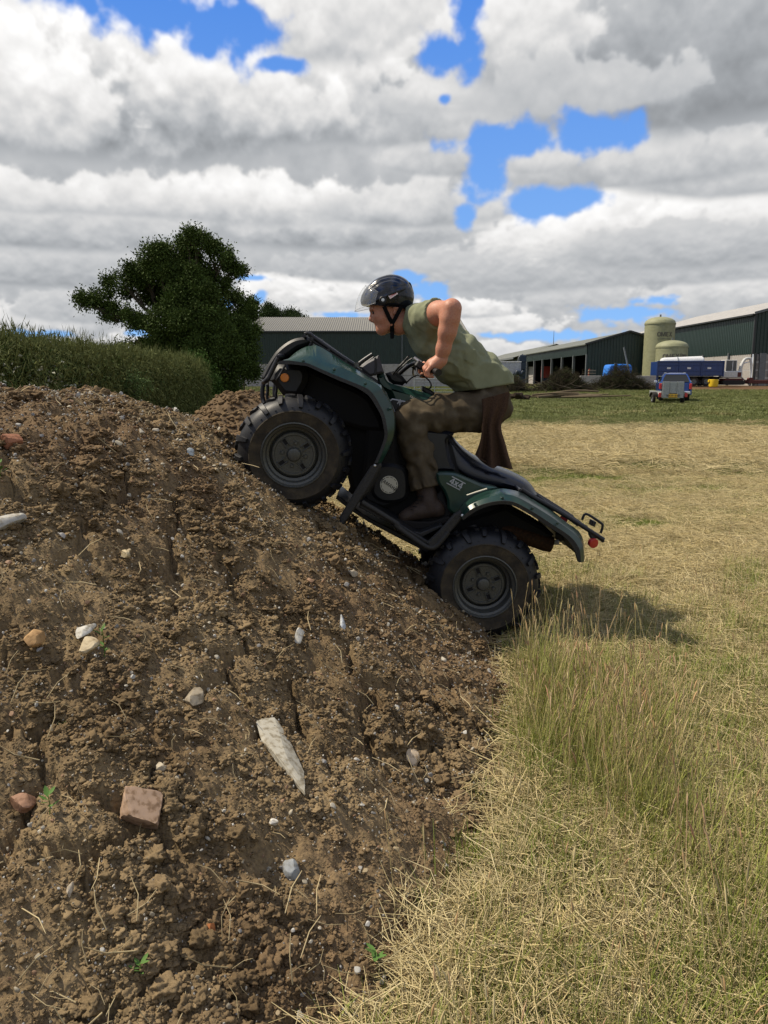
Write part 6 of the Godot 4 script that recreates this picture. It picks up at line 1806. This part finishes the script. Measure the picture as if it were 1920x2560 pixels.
# blobs: [x, y, z, radius]
func tree(called: String, label: String, group: String, at: Vector3, trunk_r: float, fork: float, blobs: Array, per: float, clump: ArrayMesh, scale_: float, base: Vector3, seed_: int, hollow := .55, gap := -.02):
	var r := RandomNumberGenerator.new(); r.seed = seed_
	var o := thing(called, label, "tree", at, 0, group)
	var t := Shape.new()
	t.tube([Vector3(0, -.2, 0), Vector3(.02, .3, 0), Vector3(0, fork * .6, .05), Vector3(.05, fork, 0)], [trunk_r * 1.5, trunk_r * 1.1, trunk_r, trunk_r * .9], 12)
	part("trunk", t.mesh(), mats.bark, o)
	var places := []; var cols := []
	# each mass of leaves breaks up into smaller sprays at its edge
	var all := []
	for b in blobs:
		all.append([b[0], b[1], b[2], b[3] * .86, true])
		for k in 4:
			var d: Vector3 = Vector3(r.randfn(), r.randfn() * .8 + .15, r.randfn()).normalized() * b[3] * r.randf_range(.75, 1.12)
			all.append([b[0] + d.x, b[1] + d.y, b[2] + d.z, b[3] * r.randf_range(.2, .36), false])
	for b in all:
		var c := Vector3(b[0], b[1], b[2])
		var l := Shape.new()
		if b[4]: limb(l, Vector3(.05, fork * r.randf_range(.7, 1.0), 0), c, trunk_r * .42, .03, r)
		for k in (4 if b[4] else 0):
			var e: Vector3 = c + Vector3(r.randfn(), r.randfn() * .6, r.randfn()).normalized() * b[3] * .85
			limb(l, c.lerp(Vector3(.05, fork, 0), r.randf_range(.05, .35)), e, trunk_r * .16, .012, r)
		if b[4]: part("limb", l.mesh(), mats.bark, o)
		var n := int(per * b[3] * b[3] * (1.0 if b[4] else 1.5))
		for k in n:
			var d := Vector3(r.randfn(), r.randfn(), r.randfn()).normalized()
			# tufts gather at branch ends, with gaps between
			var g := noise.get_noise_3dv((c + d * b[3]) * 1.35)
			if b[4] and g < gap + .10 + .16 * smoothstep(1.1, .6, b[3]) and r.randf() < .9: continue
			var p: Vector3 = c + d * b[3] * lerpf(hollow, 1.08, sqrt(r.randf())) * Vector3(1, .82, 1)
			places.append(Transform3D(Basis.from_euler(Vector3(r.randf() * TAU, r.randf() * TAU, r.randf() * TAU)).scaled(Vector3.ONE * scale_ * r.randf_range(.7, 1.3)), p))
			var v := r.randf_range(.75, 1.3) * (1.0 + noise.get_noise_3dv(p * .8 + at) * .3)
			cols.append(Color(base.x * v, base.y * v, base.z * v))
	scatter("crown", clump, mats.leaf, places, cols, o)
	return o

func make_trees():
	var oak := leaf_clump(3, 18, .34, .14)
	var B := []
	var R := RandomNumberGenerator.new(); R.seed = 4
	var raw := [-10.303,8.82,-11.471,8.647,-12.657,8.152,-13.739,7.28,-14.756,6.729,-9.042,8.028,-8.407,7.654,-9.355,6.528,-15.848,5.897,-16.753,5.619,-15.039,5.01,-13.881,4.628,-12.503,6.024,-10.672,6.15,-10.085,4.5,-11.79,4.5,-13.16,3.345,-14.435,3.165,-15.256,2.648,-11.344,2.699,-9.203,3.474,-8.592,2.05,-7.92,4.116,-8.114,2.958,-10.211,1.267,-11.787,1.659,-10.874,7.53,-11.922,7.28]
	var rad := [.8, .95, .95, .9, .75, .8, .5, .8, .66, .4, .5, .6, 1.1, 1.2, 1.6, 1.3, 1.15, .7, .5, 1.5, 1.4, 1.1, .7, 1.0, 1.1, 1.1, .9, .9]
	var base_x := -11.2
	for k in rad.size():
		var flat: float = 1.2 if rad[k] > 1.0 else .8
		B.append([raw[k * 2] - base_x, raw[k * 2 + 1], R.randf_range(-1, 1) * flat * 1.5, rad[k]])
	# the far side of the crown, as full as the near one
	for k in 7: B.append([R.randf_range(-2.6, 2.6), R.randf_range(3.0, 7.0), R.randf_range(-3.2, -1.5), 1.3])
	tree("oak_tree", "large dark oak with wide crown standing left of the barn", "", Vector3(base_x, 0, -45), .5, 2.6, B, 620.0, oak, 1.0, Vector3(.058, .088, .021), 6)
	var shrub := leaf_clump(7, 16, .30, .10)
	tree("elder_shrub", "bright green leafy shrub growing at the foot of the oak", "", Vector3(-10.2, 0, -41), .12, .7, [[0, 1.3, 0, .9], [.5, 1.9, .1, .7], [-.5, 1.7, .2, .7], [.2, .8, .3, .9], [1.1, 1.0, 0, .7]], 320.0, shrub, 1.0, Vector3(.055, .10, .022), 12)
	tree("elder_shrub", "small pale-leaved shrub just behind the crest of the soil mound", "", Vector3(-6.9, 0, -21), .06, .5, [[0, .9, 0, .42], [.3, 1.2, .1, .3], [-.3, 1.15, 0, .3]], 900.0, shrub, .6, Vector3(.10, .15, .05), 13)
	var q0 := [["far_tree", "dark round tree rising behind the barn roof next to the oak", -17.0, -118.0, 1.0], ["far_tree", "dark tree behind the barn roof, second from the oak", -14.4, -120.0, .9], ["far_tree", "lowest tree behind the barn roof, farthest from the oak", -11.9, -119.0, .8]]
	for k in 3:
		var q = q0[k]; var h: float = [11.8, 11.4, 10.2][k]
		var bl := []
		for j in 7: bl.append([R.randfn() * 1.6, h - 1.6 - R.randf() * 4.5, R.randfn() * 1.2, R.randf_range(1.2, 1.9)])
		bl.append([0, h - 1.3, 0, 1.5])
		tree(q[0], q[1], "trees behind the barn", Vector3(q[2], .5, q[3]), .4, h * .45, bl, 150.0, oak, 1.6, Vector3(.036, .058, .018), 30 + k)

	# hedge along the left, its near end by the mound
	var o := thing("hedge", "long clipped green hedge running back from the left edge to the oak", "hedge", Vector3(-8.2, 0, -24))
	var hl := leaf_clump(21, 20, .26, .075, .7)
	var hg := leaf_clump(22, 16, .30, .16, .14)
	var places := []; var cols := []; var pg := []; var cg := []
	var st := Shape.new()
	for k in 40:
		var z := R.randf_range(-10.0, 12.0); var x := -z * .06 + R.randfn() * .3
		st.tube([Vector3(x, -.1, z), Vector3(x + R.randfn() * .1, .8, z + R.randfn() * .1), Vector3(x + R.randfn() * .3, 1.5, z + R.randfn() * .3)], [.04, .025, .01], 5)
	part("stems", st.mesh(), mats.bark, o).set_meta("kind", "stuff")
	for k in 30000:
		var z := R.randf_range(-11.0, 12.5)
		var cx := z * .062
		var top := 1.98 + noise.get_noise_1d(z * .5) * .22 + noise.get_noise_1d(z * 2.3) * .12
		var a := R.randf() * PI
		var rr := lerpf(.55, 1.0, sqrt(R.randf()))
		var p := Vector3(cx + cos(a) * .95 * rr, maxf(.05, 1.0 + (top - 1.0) * pow(sin(a), .5) * rr) if R.randf() < .65 else R.randf() * top * .8, z)
		if p.y < 1.0: p.x = cx + .9 * R.randf_range(.6, 1.05)
		var n := noise.get_noise_2d(p.z * .9, p.y * .9)
		var v := R.randf_range(.75, 1.25)
		places.append(Transform3D(Basis.from_euler(Vector3(R.randf() * TAU, R.randf() * TAU, R.randf() * TAU)).scaled(Vector3.ONE * R.randf_range(.6, 1.2)), p))
		var c := Vector3(.055, .085, .024).lerp(Vector3(.11, .135, .042), clampf(n + .35, 0, 1)) * v
		if z > 5.0 and R.randf() < .12 and n > .1: c = Vector3(.42, .42, .33)      # blossom
		cols.append(Color(c.x, c.y, c.z))
	for k in 5200:
		var z := R.randf_range(-11.0, 12.5); var cx := z * .062
		var top := 1.98 + noise.get_noise_1d(z * .5) * .22 + noise.get_noise_1d(z * 2.3) * .12
		var u := R.randf()
		var p := Vector3(cx + R.randf_range(-.7, .9), top * (1.0 if u < .6 else R.randf_range(.1, .9)) - .03, z)
		if u >= .6: p.x = cx + R.randf_range(.75, 1.15)
		pg.append(Transform3D(Basis.from_euler(Vector3(R.randfn() * .25, R.randf() * TAU, R.randfn() * .25)).scaled(Vector3(.8, R.randf_range(1.0, 2.4), .8)), p))
		var v := R.randf_range(.8, 1.3)
		cg.append(Color(.13 * v, .145 * v, .05 * v))
	scatter("foliage", hl, mats.leaf, places, cols, o)
	scatter("foliage", hg, mats.leaf, pg, cg, o)

# ---------------------------------------------------------------- grass
func blade(s: Shape, p: Vector3, lean: Vector3, h: float, w: float, bend: float, c: Color, segs := 3):
	var side := lean.cross(Vector3.UP)
	side = side.normalized() if side.length() > .01 else Vector3.RIGHT
	var n := s.v.size()
	for k in segs + 1:
		var t := float(k) / segs
		var q := p + Vector3.UP * h * (t - bend * t * t * .45) + lean * h * (t * .35 + bend * t * t)
		var ww := w * (1.0 - t * .85)
		s.v.append(q - side * ww); s.v.append(q + side * ww); s.c.append(c); s.c.append(c)
	for k in segs: s.quad(n + k * 2, n + k * 2 + 1, n + k * 2 + 3, n + k * 2 + 2)

func rand_dir(r: RandomNumberGenerator) -> Vector3:
	var a := r.randf() * TAU
	return Vector3(cos(a), 0, sin(a))

func tuft(seed_: int, n: int, spread_: float, h0: float, h1: float, w: float, bend: float, mixed: float, segs := 3) -> ArrayMesh:
	var s := Shape.new(); var r := RandomNumberGenerator.new(); r.seed = seed_
	for k in n:
		var p := rand_dir(r) * spread_ * sqrt(r.randf())
		var g := r.randf_range(.75, 1.3)
		var dry := r.randf() < mixed
		var c := Color(g * 1.9, g * 1.35, g * 1.5) if dry else Color(g, g, g * .95)
		blade(s, p, rand_dir(r) * r.randf_range(.2, 1.0), r.randf_range(h0, h1), w * r.randf_range(.7, 1.3), bend * r.randf_range(.1, 1.3), c, segs)
	return s.mesh(true)

func seed_stems(seed_: int, n: int, spread_: float, h0: float, h1: float) -> ArrayMesh:
	var s := Shape.new(); var r := RandomNumberGenerator.new(); r.seed = seed_
	for k in n:
		var p := rand_dir(r) * spread_ * sqrt(r.randf())
		var lean := rand_dir(r) * r.randf_range(.1, .75)
		var h := r.randf_range(h0, h1); var g := r.randf_range(.8, 1.25)
		var tip := p + Vector3.UP * h + lean * h * .55
		var mid := p + Vector3.UP * h * .55 + lean * h * .2
		var i0 := s.v.size()
		s.tube([p, mid, tip], [.0013, .0011, .0008], 3)
		for j in s.v.size() - i0: s.c.append(Color(g, g, g * .9))
		# the seed head
		var d := (tip - mid).normalized(); i0 = s.v.size()
		var hl := r.randf_range(.03, .07)
		s.tube([tip, tip + d * hl * .3, tip + d * hl * .7, tip + d * hl + lean * .01], [.0009, .0028, .0024, .0005], 4)
		for j in s.v.size() - i0: s.c.append(Color(g * 1.2, g * .95, g * .95))
	return s.mesh(true)

func straw_litter(seed_: int, n: int, spread_: float, ln: float) -> ArrayMesh:
	var s := Shape.new(); var r := RandomNumberGenerator.new(); r.seed = seed_
	for k in n:
		var p := rand_dir(r) * spread_ * sqrt(r.randf()) + Vector3.UP * r.randf() * .03
		var d := (rand_dir(r) + Vector3.UP * r.randf_range(-.12, .4)).normalized() * ln * r.randf_range(.4, 1.1)
		var i0 := s.v.size(); var g := r.randf_range(.7, 1.3)
		var w := r.randf_range(.0009, .0018)
		s.tube([p, p + d * .5 + Vector3(r.randfn(), absf(r.randfn()) * .6, r.randfn()) * ln * .09, p + d], [w, w, w * .6], 3)
		for j in s.v.size() - i0: s.c.append(Color(g, g, g * .95))
	return s.mesh(true)

# tall uncut grass beside the rear wheel
func tall(x: float, z: float) -> float:
	var n := noise.get_noise_2d(x * 1.5, z * 1.5) * .35
	var a := 1.0 - smoothstep(.3, 1.1, Vector2((x - .83) / .40, (z + 3.0) / .95).length() + n)
	var b := 1.0 - smoothstep(.3, 1.1, Vector2((x - .95) / .3, (z + 2.1) / .6).length() + n)
	return maxf(a * .5, b * .15)

func make_grass():
	var r := RandomNumberGenerator.new(); r.seed = 17
	var green := [tuft(1, 26, .05, .07, .17, .0022, .6, .12), tuft(2, 26, .06, .05, .14, .0022, .9, .2), tuft(3, 20, .05, .08, .20, .002, .5, .1)]
	var dryt := [tuft(4, 24, .06, .05, .14, .0016, 1.3, .0), tuft(5, 24, .06, .06, .17, .0016, 1.0, .0)]
	var tallg := [tuft(6, 18, .07, .10, .34, .0019, .5, .2, 4), tuft(7, 18, .08, .08, .26, .0019, .8, .15, 4)]
	var stems := [seed_stems(8, 4, .09, .26, .48), seed_stems(9, 4, .10, .16, .38)]
	var lit := [straw_litter(10, 22, .10, .16), straw_litter(11, 22, .10, .20)]
	var short_ := [tuft(12, 34, .09, .03, .075, .0024, .9, .25, 2), tuft(13, 34, .10, .03, .07, .0024, 1.1, .3, 2)]
	var far_ := [tuft(14, 44, .20, .035, .09, .005, .9, .25, 2), tuft(15, 44, .42, .04, .11, .011, .9, .22, 2)]
	var sets := {}
	var add := func(key: String, t: Transform3D, c: Vector3):
		if not sets.has(key): sets[key] = [[], []]
		sets[key][0].append(t); sets[key][1].append(Color(c.x, c.y, c.z))
	var turn := func(s: float) -> Basis: return Basis(Vector3.UP, r.randf() * TAU).rotated(Vector3(1, 0, 0), r.randfn() * .12).scaled(Vector3.ONE * s)
	# near and middle distance
	for k in 82000:
		var d := 1.1 + (11.5 + r.randfn() * 1.1) * pow(r.randf(), 1.25)
		var x := r.randf_range(-.59 * d - .4, .62 * d + 1.0)
		var z := -d
		var my := mound_y(x, z)
		var over := -.05 if r.randf() < .93 else .03
		if my > over: continue
		if track(x, z) > r.randf(): continue
		var dry := dryness(x, z)
		var tl := tall(x, z)
		var y := maxf(ground_y(x, z), my) - .025
		var p := Vector3(x, y, z)
		var v := r.randf_range(.75, 1.25)
		var g := Vector3(.14, .185, .032).lerp(Vector3(.28, .285, .075), r.randf() * r.randf() + dry * .3) * v
		var s := Vector3(.44, .35, .17).lerp(Vector3(.52, .44, .25), r.randf()) * v
		var u := r.randf()
		if d < 5.4 + noise.get_noise_2d(x * .7, z * .7) * 1.6:
			if tl > r.randf():
				if u < .8: add.call("t%d" % (r.randi() % 2), Transform3D(turn.call(r.randf_range(.7, 1.15)), p), Vector3(.22, .25, .05).lerp(Vector3(.34, .33, .11), r.randf()) * v)
				else: add.call("h%d" % (r.randi() % 2), Transform3D(turn.call(r.randf_range(.7, 1.1)), p), Vector3(.36, .25, .15).lerp(Vector3(.42, .36, .17), r.randf()) * v)
			elif u < dry * .85:
				add.call("d%d" % (r.randi() % 2), Transform3D(turn.call(r.randf_range(.7, 1.25)), p), s)
			else: add.call("g%d" % (r.randi() % 3), Transform3D(turn.call(r.randf_range(.6, 1.2)), p), g)
			if r.randf() < .30 + .4 * dry: add.call("l%d" % (r.randi() % 2), Transform3D(turn.call(r.randf_range(.6, 1.2)), p + Vector3(r.randfn() * .05, .02 + r.randf() * .05 * (1.0 - tl), r.randfn() * .05)), s)
			if r.randf() < .02: add.call("h%d" % (r.randi() % 2), Transform3D(turn.call(r.randf_range(.5, .95)), p), s * .85)
		else:
			if u < dry * .8: add.call("l%d" % (r.randi() % 2), Transform3D(turn.call(r.randf_range(.6, 1.3)), p + Vector3(0, .015, 0)), s)
			add.call("s%d" % (r.randi() % 2), Transform3D(turn.call(r.randf_range(.8, 1.3)), p), g.lerp(s, clampf(dry * 1.1 - .25, 0, 1) * r.randf_range(.6, 1.0)))
	stamp("near grass")
	for k in 62000:
		var far := r.randf() < .5
		var d := lerpf(11.5, 30.0, pow(r.randf(), .7)) if not far else lerpf(28.0, 84.0, pow(r.randf(), .8))
		var x := r.randf_range(-.55, .57) * d; var z := -d
		if track(x, z) > r.randf() * .8: continue
		if z > -33.0 and x < -6.6 + z * -.0 and z < -11.0 and x > -10.5: continue
		var dry := dryness(x, z); var v := r.randf_range(.8, 1.2)
		var c := Vector3(.135, .155, .045).lerp(Vector3(.38, .31, .16), clampf(dry * 1.1 - .15 + r.randfn() * .15, 0, 1)) * v
		if not far and r.randf() < dry * 1.1 * (1.0 - smoothstep(14.0, 27.0, d)):
			add.call("l%d" % (r.randi() % 2), Transform3D(turn.call(r.randf_range(1.5, 2.6)), Vector3(x, ground_y(x, z) + .02, z)), Vector3(.44, .35, .17).lerp(Vector3(.52, .44, .25), r.randf()) * v)
		var tallish := smoothstep(50.0, 56.0, d) * .8 * smoothstep(-4.0, 4.0, noise.get_noise_2d(x * .2, z * .2) * 10.0) + 1.0
		add.call("f%d" % int(far), Transform3D(Basis(Vector3.UP, r.randf() * TAU).scaled(Vector3(1, tallish, 1) * r.randf_range(.7, 1.25)), Vector3(x, ground_y(x, z) - .01 + noise.get_noise_2d(x * .35, z * .35) * .05 * smoothstep(3.0, 8.0, d), z)), c)
	var meshes := {"g0": green[0], "g1": green[1], "g2": green[2], "d0": dryt[0], "d1": dryt[1], "t0": tallg[0], "t1": tallg[1], "h0": stems[0], "h1": stems[1], "l0": lit[0], "l1": lit[1], "s0": short_[0], "s1": short_[1], "f0": far_[0], "f1": far_[1]}
	var names := {"g": ["green_grass", "green blades of uncut grass at the field's edge"], "d": ["dry_grass", "bleached dry grass beside the soil mound"], "t": ["tall_grass", "tall uncut grass beside the quad bike's rear wheel"], "h": ["grass_seed_heads", "thin brown seed heads standing above the grass"], "l": ["cut_straw", "cut straw lying over the mown field"], "s": ["mown_grass", "short mown grass of the hay field"], "f": ["field_grass", "distant grass of the hay field before the yard"]}
	for key in sets:
		var q = names[key[0]]
		tag(scatter(q[0], meshes[key], mats.straw if key[0] in ["l", "h", "d"] else mats.blade, sets[key][0], sets[key][1]), q[1], "grass", "", "stuff")
		print(key, " ", sets[key][0].size())

# ---------------------------------------------------------------- stones, straws and seedlings on the mound
func soil_normal(x: float, z: float) -> Vector3:
	var e := .06
	return Vector3(mound_y(x - e, z) - mound_y(x + e, z), 2.0 * e, mound_y(x, z - e) - mound_y(x, z + e)).normalized()

func on_soil(x: float, z: float, turn: float, tip := 0.0) -> Transform3D:
	var n := soil_normal(x, z)
	var s := n.cross(Vector3(sin(turn), 0, cos(turn))).normalized()
	var b := Basis(s, n, s.cross(n))
	return Transform3D(b.rotated(s, tip), Vector3(x, soil_y(x, z), z))

func make_litter():
	var r := RandomNumberGenerator.new(); r.seed = 71
	# the stones one can single out: name, label, category, x, z, half sizes, base colour, turn, tip, seed
	for q in [
		["stone_slab", "long pale grey stone slab half buried in the soil, lower middle of the mound", "stone", -.315, -2.18, Vector3(.056, .018, .19), Vector3(.42, .40, .34), .62, -.08, 2],
		["brick", "worn pinkish brick lump sunk in the soil, lower left of the mound", "brick", -.618, -1.80, Vector3(.062, .032, .046), Vector3(.40, .28, .20), .25, .25, 5],
		["stone", "white angular flake standing upright in the middle of the mound", "stone", -.334, -2.86, Vector3(.022, .012, .040), Vector3(.62, .60, .54), .2, .5, 7],
		["stone", "cream lump of chalk beside two seedlings on the left slope", "stone", -.883, -2.19, Vector3(.034, .026, .028), Vector3(.55, .46, .31), .9, 0, 9],
		["stone", "flat pale flake above the cream chalk lump on the left slope", "stone", -.915, -2.26, Vector3(.050, .010, .024), Vector3(.55, .54, .50), 1.4, .1, 11],
		["stone", "upright grey-brown stone with pale edge left of the slab", "stone", -.586, -2.22, Vector3(.032, .020, .052), Vector3(.30, .26, .20), .3, .2, 13],
		["stone", "large smooth grey stone at the left edge of the mound", "stone", -1.273, -2.565, Vector3(.070, .022, .036), Vector3(.42, .41, .38), 1.2, .1, 15],
		["stone", "blue-grey cobble in the foreground soil below the slab", "stone", -.248, -1.828, Vector3(.026, .020, .032), Vector3(.27, .29, .31), .5, .2, 17],
		["shell_fragment", "broken cream shell-like flake right of the slab near the grass", "stone", .09, -2.53, Vector3(.030, .012, .040), Vector3(.60, .49, .36), .4, .5, 19],
		["stone", "pale yellow stone high on the left of the slope", "stone", -.93, -2.70, Vector3(.022, .016, .022), Vector3(.52, .44, .28), .3, 0, 21],
		["plastic_scrap", "bluish-white scrap of plastic on the slope below the front wheel", "scrap", -.18, -3.08, Vector3(.016, .007, .045), Vector3(.48, .52, .58), .5, .3, 23],
		["brick", "orange-red brick fragment near the crest at the left edge", "brick", -1.448, -3.0, Vector3(.040, .026, .028), Vector3(.34, .15, .085), 1.0, .1, 25],
		["glass_shard", "small bluish shard on the crest left of the front wheel", "glass", -.924, -3.67, Vector3(.022, .006, .028), Vector3(.42, .47, .50), .5, .6, 27],
		["stone", "ochre stone in the hollow near the left edge, below the crest", "stone", -1.02, -2.14, Vector3(.036, .024, .030), Vector3(.42, .26, .12), .8, .2, 29],
		["tile_chip", "small bright orange tile chip low in the foreground soil", "tile", -.405, -1.60, Vector3(.014, .006, .018), Vector3(.45, .17, .06), .4, .5, 31],
		["stone", "small white quartz pebble right of the worn brick lump", "stone", -.305, -1.915, Vector3(.013, .012, .013), Vector3(.66, .65, .62), 0, 0, 33],
		["stone", "flat beige stone just above the worn brick lump", "stone", -.603, -1.917, Vector3(.020, .012, .018), Vector3(.45, .40, .31), .7, .2, 35],
		["stone", "pale stone on the slope below the mud flap", "stone", -.157, -3.56, Vector3(.036, .016, .022), Vector3(.42, .38, .31), 1.1, .1, 37],
		["stone", "reddish stone in the left foreground beside a deep crack", "stone", -.8825, -1.741, Vector3(.032, .024, .028), Vector3(.30, .17, .11), .4, 0, 39],
		["stone", "thin upright white flint between dry stalks in the left foreground", "stone", -.70, -1.56, Vector3(.010, .008, .030), Vector3(.52, .47, .40), .2, .9, 41]]:
		var t := on_soil(q[3], q[4], q[7], q[8]); t.origin += t.basis.y * (q[5].y * .35 + .012)
		var m := stone_mesh(q[9], q[5] * (1.35 if q[0] == "brick" else 1.0), 11, 3, q[0] == "brick")
		var mm: StandardMaterial3D = mats.pebble.duplicate(); mm.vertex_color_use_as_albedo = false; mm.albedo_color = lin(q[6].x, q[6].y, q[6].z)
		mm.albedo_texture = mats.stone_tex; mm.uv1_scale = Vector3.ONE * 2.2
		var o := part(q[0], m, mm); o.transform = t
		tag(o, q[1], q[2], "stones on the mound")
	# smaller stones: alike, strewn everywhere
	var kinds := []
	for k in 5: kinds.append(stone_mesh(200 + k, Vector3(1, r.randf_range(.5, .8), r.randf_range(.7, 1.2)), 9, 2))
	var tones := [Vector3(.58, .53, .43), Vector3(.50, .44, .33), Vector3(.42, .33, .20), Vector3(.36, .35, .34), Vector3(.62, .60, .55), Vector3(.33, .20, .12)]
	var tm := []
	for c in tones:
		var mm: StandardMaterial3D = mats.pebble.duplicate(); mm.vertex_color_use_as_albedo = false; mm.albedo_color = lin(c.x, c.y, c.z)
		tm.append(mm)
	var made := 0
	while made < 150:
		var d := 1.35 + 3.9 * pow(r.randf(), .9); var x := r.randf_range(-.56, .28) * d
		if mound_y(x, -d) < .01: continue
		var t := on_soil(x, -d, r.randf() * TAU, r.randfn() * .4)
		var s := (.0065 + .011 * r.randf() * r.randf()) * lerpf(.8, 1.35, smoothstep(1.5, 4.0, d))
		t.basis = t.basis.scaled(Vector3.ONE * s); t.origin.y += s * .6 + .010
		var o := part("pebble", kinds[made % 5], tm[r.randi() % 6]); o.transform = t
		tag(o, "small pale pebble lying loose on the brown soil mound", "pebble", "small pebbles on the mound")
		made += 1
	var places := []; var cols := []
	for k in 14000:
		var d := 1.25 + 4.6 * pow(r.randf(), 1.0); var x := r.randf_range(-.58, .42) * d
		if mound_y(x, -d) < -.03: continue
		var s := .0030 * pow(1.0 - r.randf() * .99, -.3) * lerpf(.8, 1.5, smoothstep(1.5, 5.0, d))
		places.append(Transform3D(Basis.from_euler(Vector3(r.randf() * TAU, r.randf() * TAU, r.randf() * TAU)).scaled(Vector3.ONE * s), Vector3(x, soil_y(x, -d) + s + .009, -d)))
		var c: Vector3 = tones[r.randi() % 6] * r.randf_range(.6, 1.05)
		cols.append(Color(c.x, c.y, c.z))
	tag(scatter("grit", kinds[0], mats.pebble, places, cols), "pale grit and tiny stones scattered through the soil", "grit", "", "stuff")
	# dry stalks on the soil
	places = []; cols = []
	for k in 420:
		var d := 1.25 + 3.6 * pow(r.randf(), 1.2); var x := r.randf_range(-.56, .40) * d
		if mound_y(x, -d) < -.04: continue
		if x < -.1 and r.randf() < .45: continue
		var t := on_soil(x, -d, r.randf() * TAU, r.randfn() * .2); t.origin.y += .012
		places.append(Transform3D(t.basis.scaled(Vector3.ONE * r.randf_range(.5, 1.2)), t.origin))
		var v := r.randf_range(.8, 1.2); cols.append(Color(.42 * v, .34 * v, .2 * v))
	tag(scatter("dry_stalks", straw_litter(61, 2, .05, .10), mats.straw, places, cols), "stray dry stalks lying on the soil", "straw", "", "stuff")
	# seedlings
	for q in [[-.879, -1.954, .045, "green seedling alone on bare soil, left foreground"], [-.868, -2.286, .05, "green seedling just above the cream chalk lump"], [-.83, -2.19, .035, "small seedling right beside the cream chalk lump"], [-1.356, -2.714, .05, "rounded green leaf at the left edge of the mound"], [-.52, -1.46, .035, "tiny seedling in the soil at the bottom edge"], [-.80, -1.70, .05, "grassy green sprout in a crack of the left foreground"], [-.02, -1.66, .05, "young weed at the mound's foot by the bottom edge"]]:
		var o := thing("seedling", q[3], "plant", Vector3(q[0], soil_y(q[0], q[1]), q[1]), r.randf() * TAU, "seedlings on the mound")
		var st := Shape.new().tube([Vector3(0, -.01, 0), Vector3(.003, q[2] * .5, 0), Vector3(0, q[2], 0)], [.0016, .0013, .001], 5)
		for k in st.v.size(): st.c.append(Color(.09, .16, .03))
		part("stem", st.mesh(), mats.leaf, o)
		for k in 6:
			var a := TAU * k / 6.0 + r.randf() * .5; var lv := Shape.new()
			var dr := Vector3(cos(a), .25 + .5 * r.randf(), sin(a)).normalized(); var sd := dr.cross(Vector3.UP).normalized()
			var p := Vector3(0, q[2] * (.4 + .12 * k), 0); var ln: float = q[2] * r.randf_range(.5, .8)
			lv.skin([[p, p, p], [p + dr * ln * .4 - sd * ln * .2, p + dr * ln * .4 - Vector3(0, ln * .05, 0), p + dr * ln * .4 + sd * ln * .2], [p + dr * ln * .75 - sd * ln * .15, p + dr * ln * .75 - Vector3(0, ln * .05, 0), p + dr * ln * .75 + sd * ln * .15], [p + dr * ln, p + dr * ln, p + dr * ln]], false)
			for j in lv.v.size(): lv.c.append(Color(.085, .16, .04))
			part("leaf", lv.mesh(), mats.leaf, o)
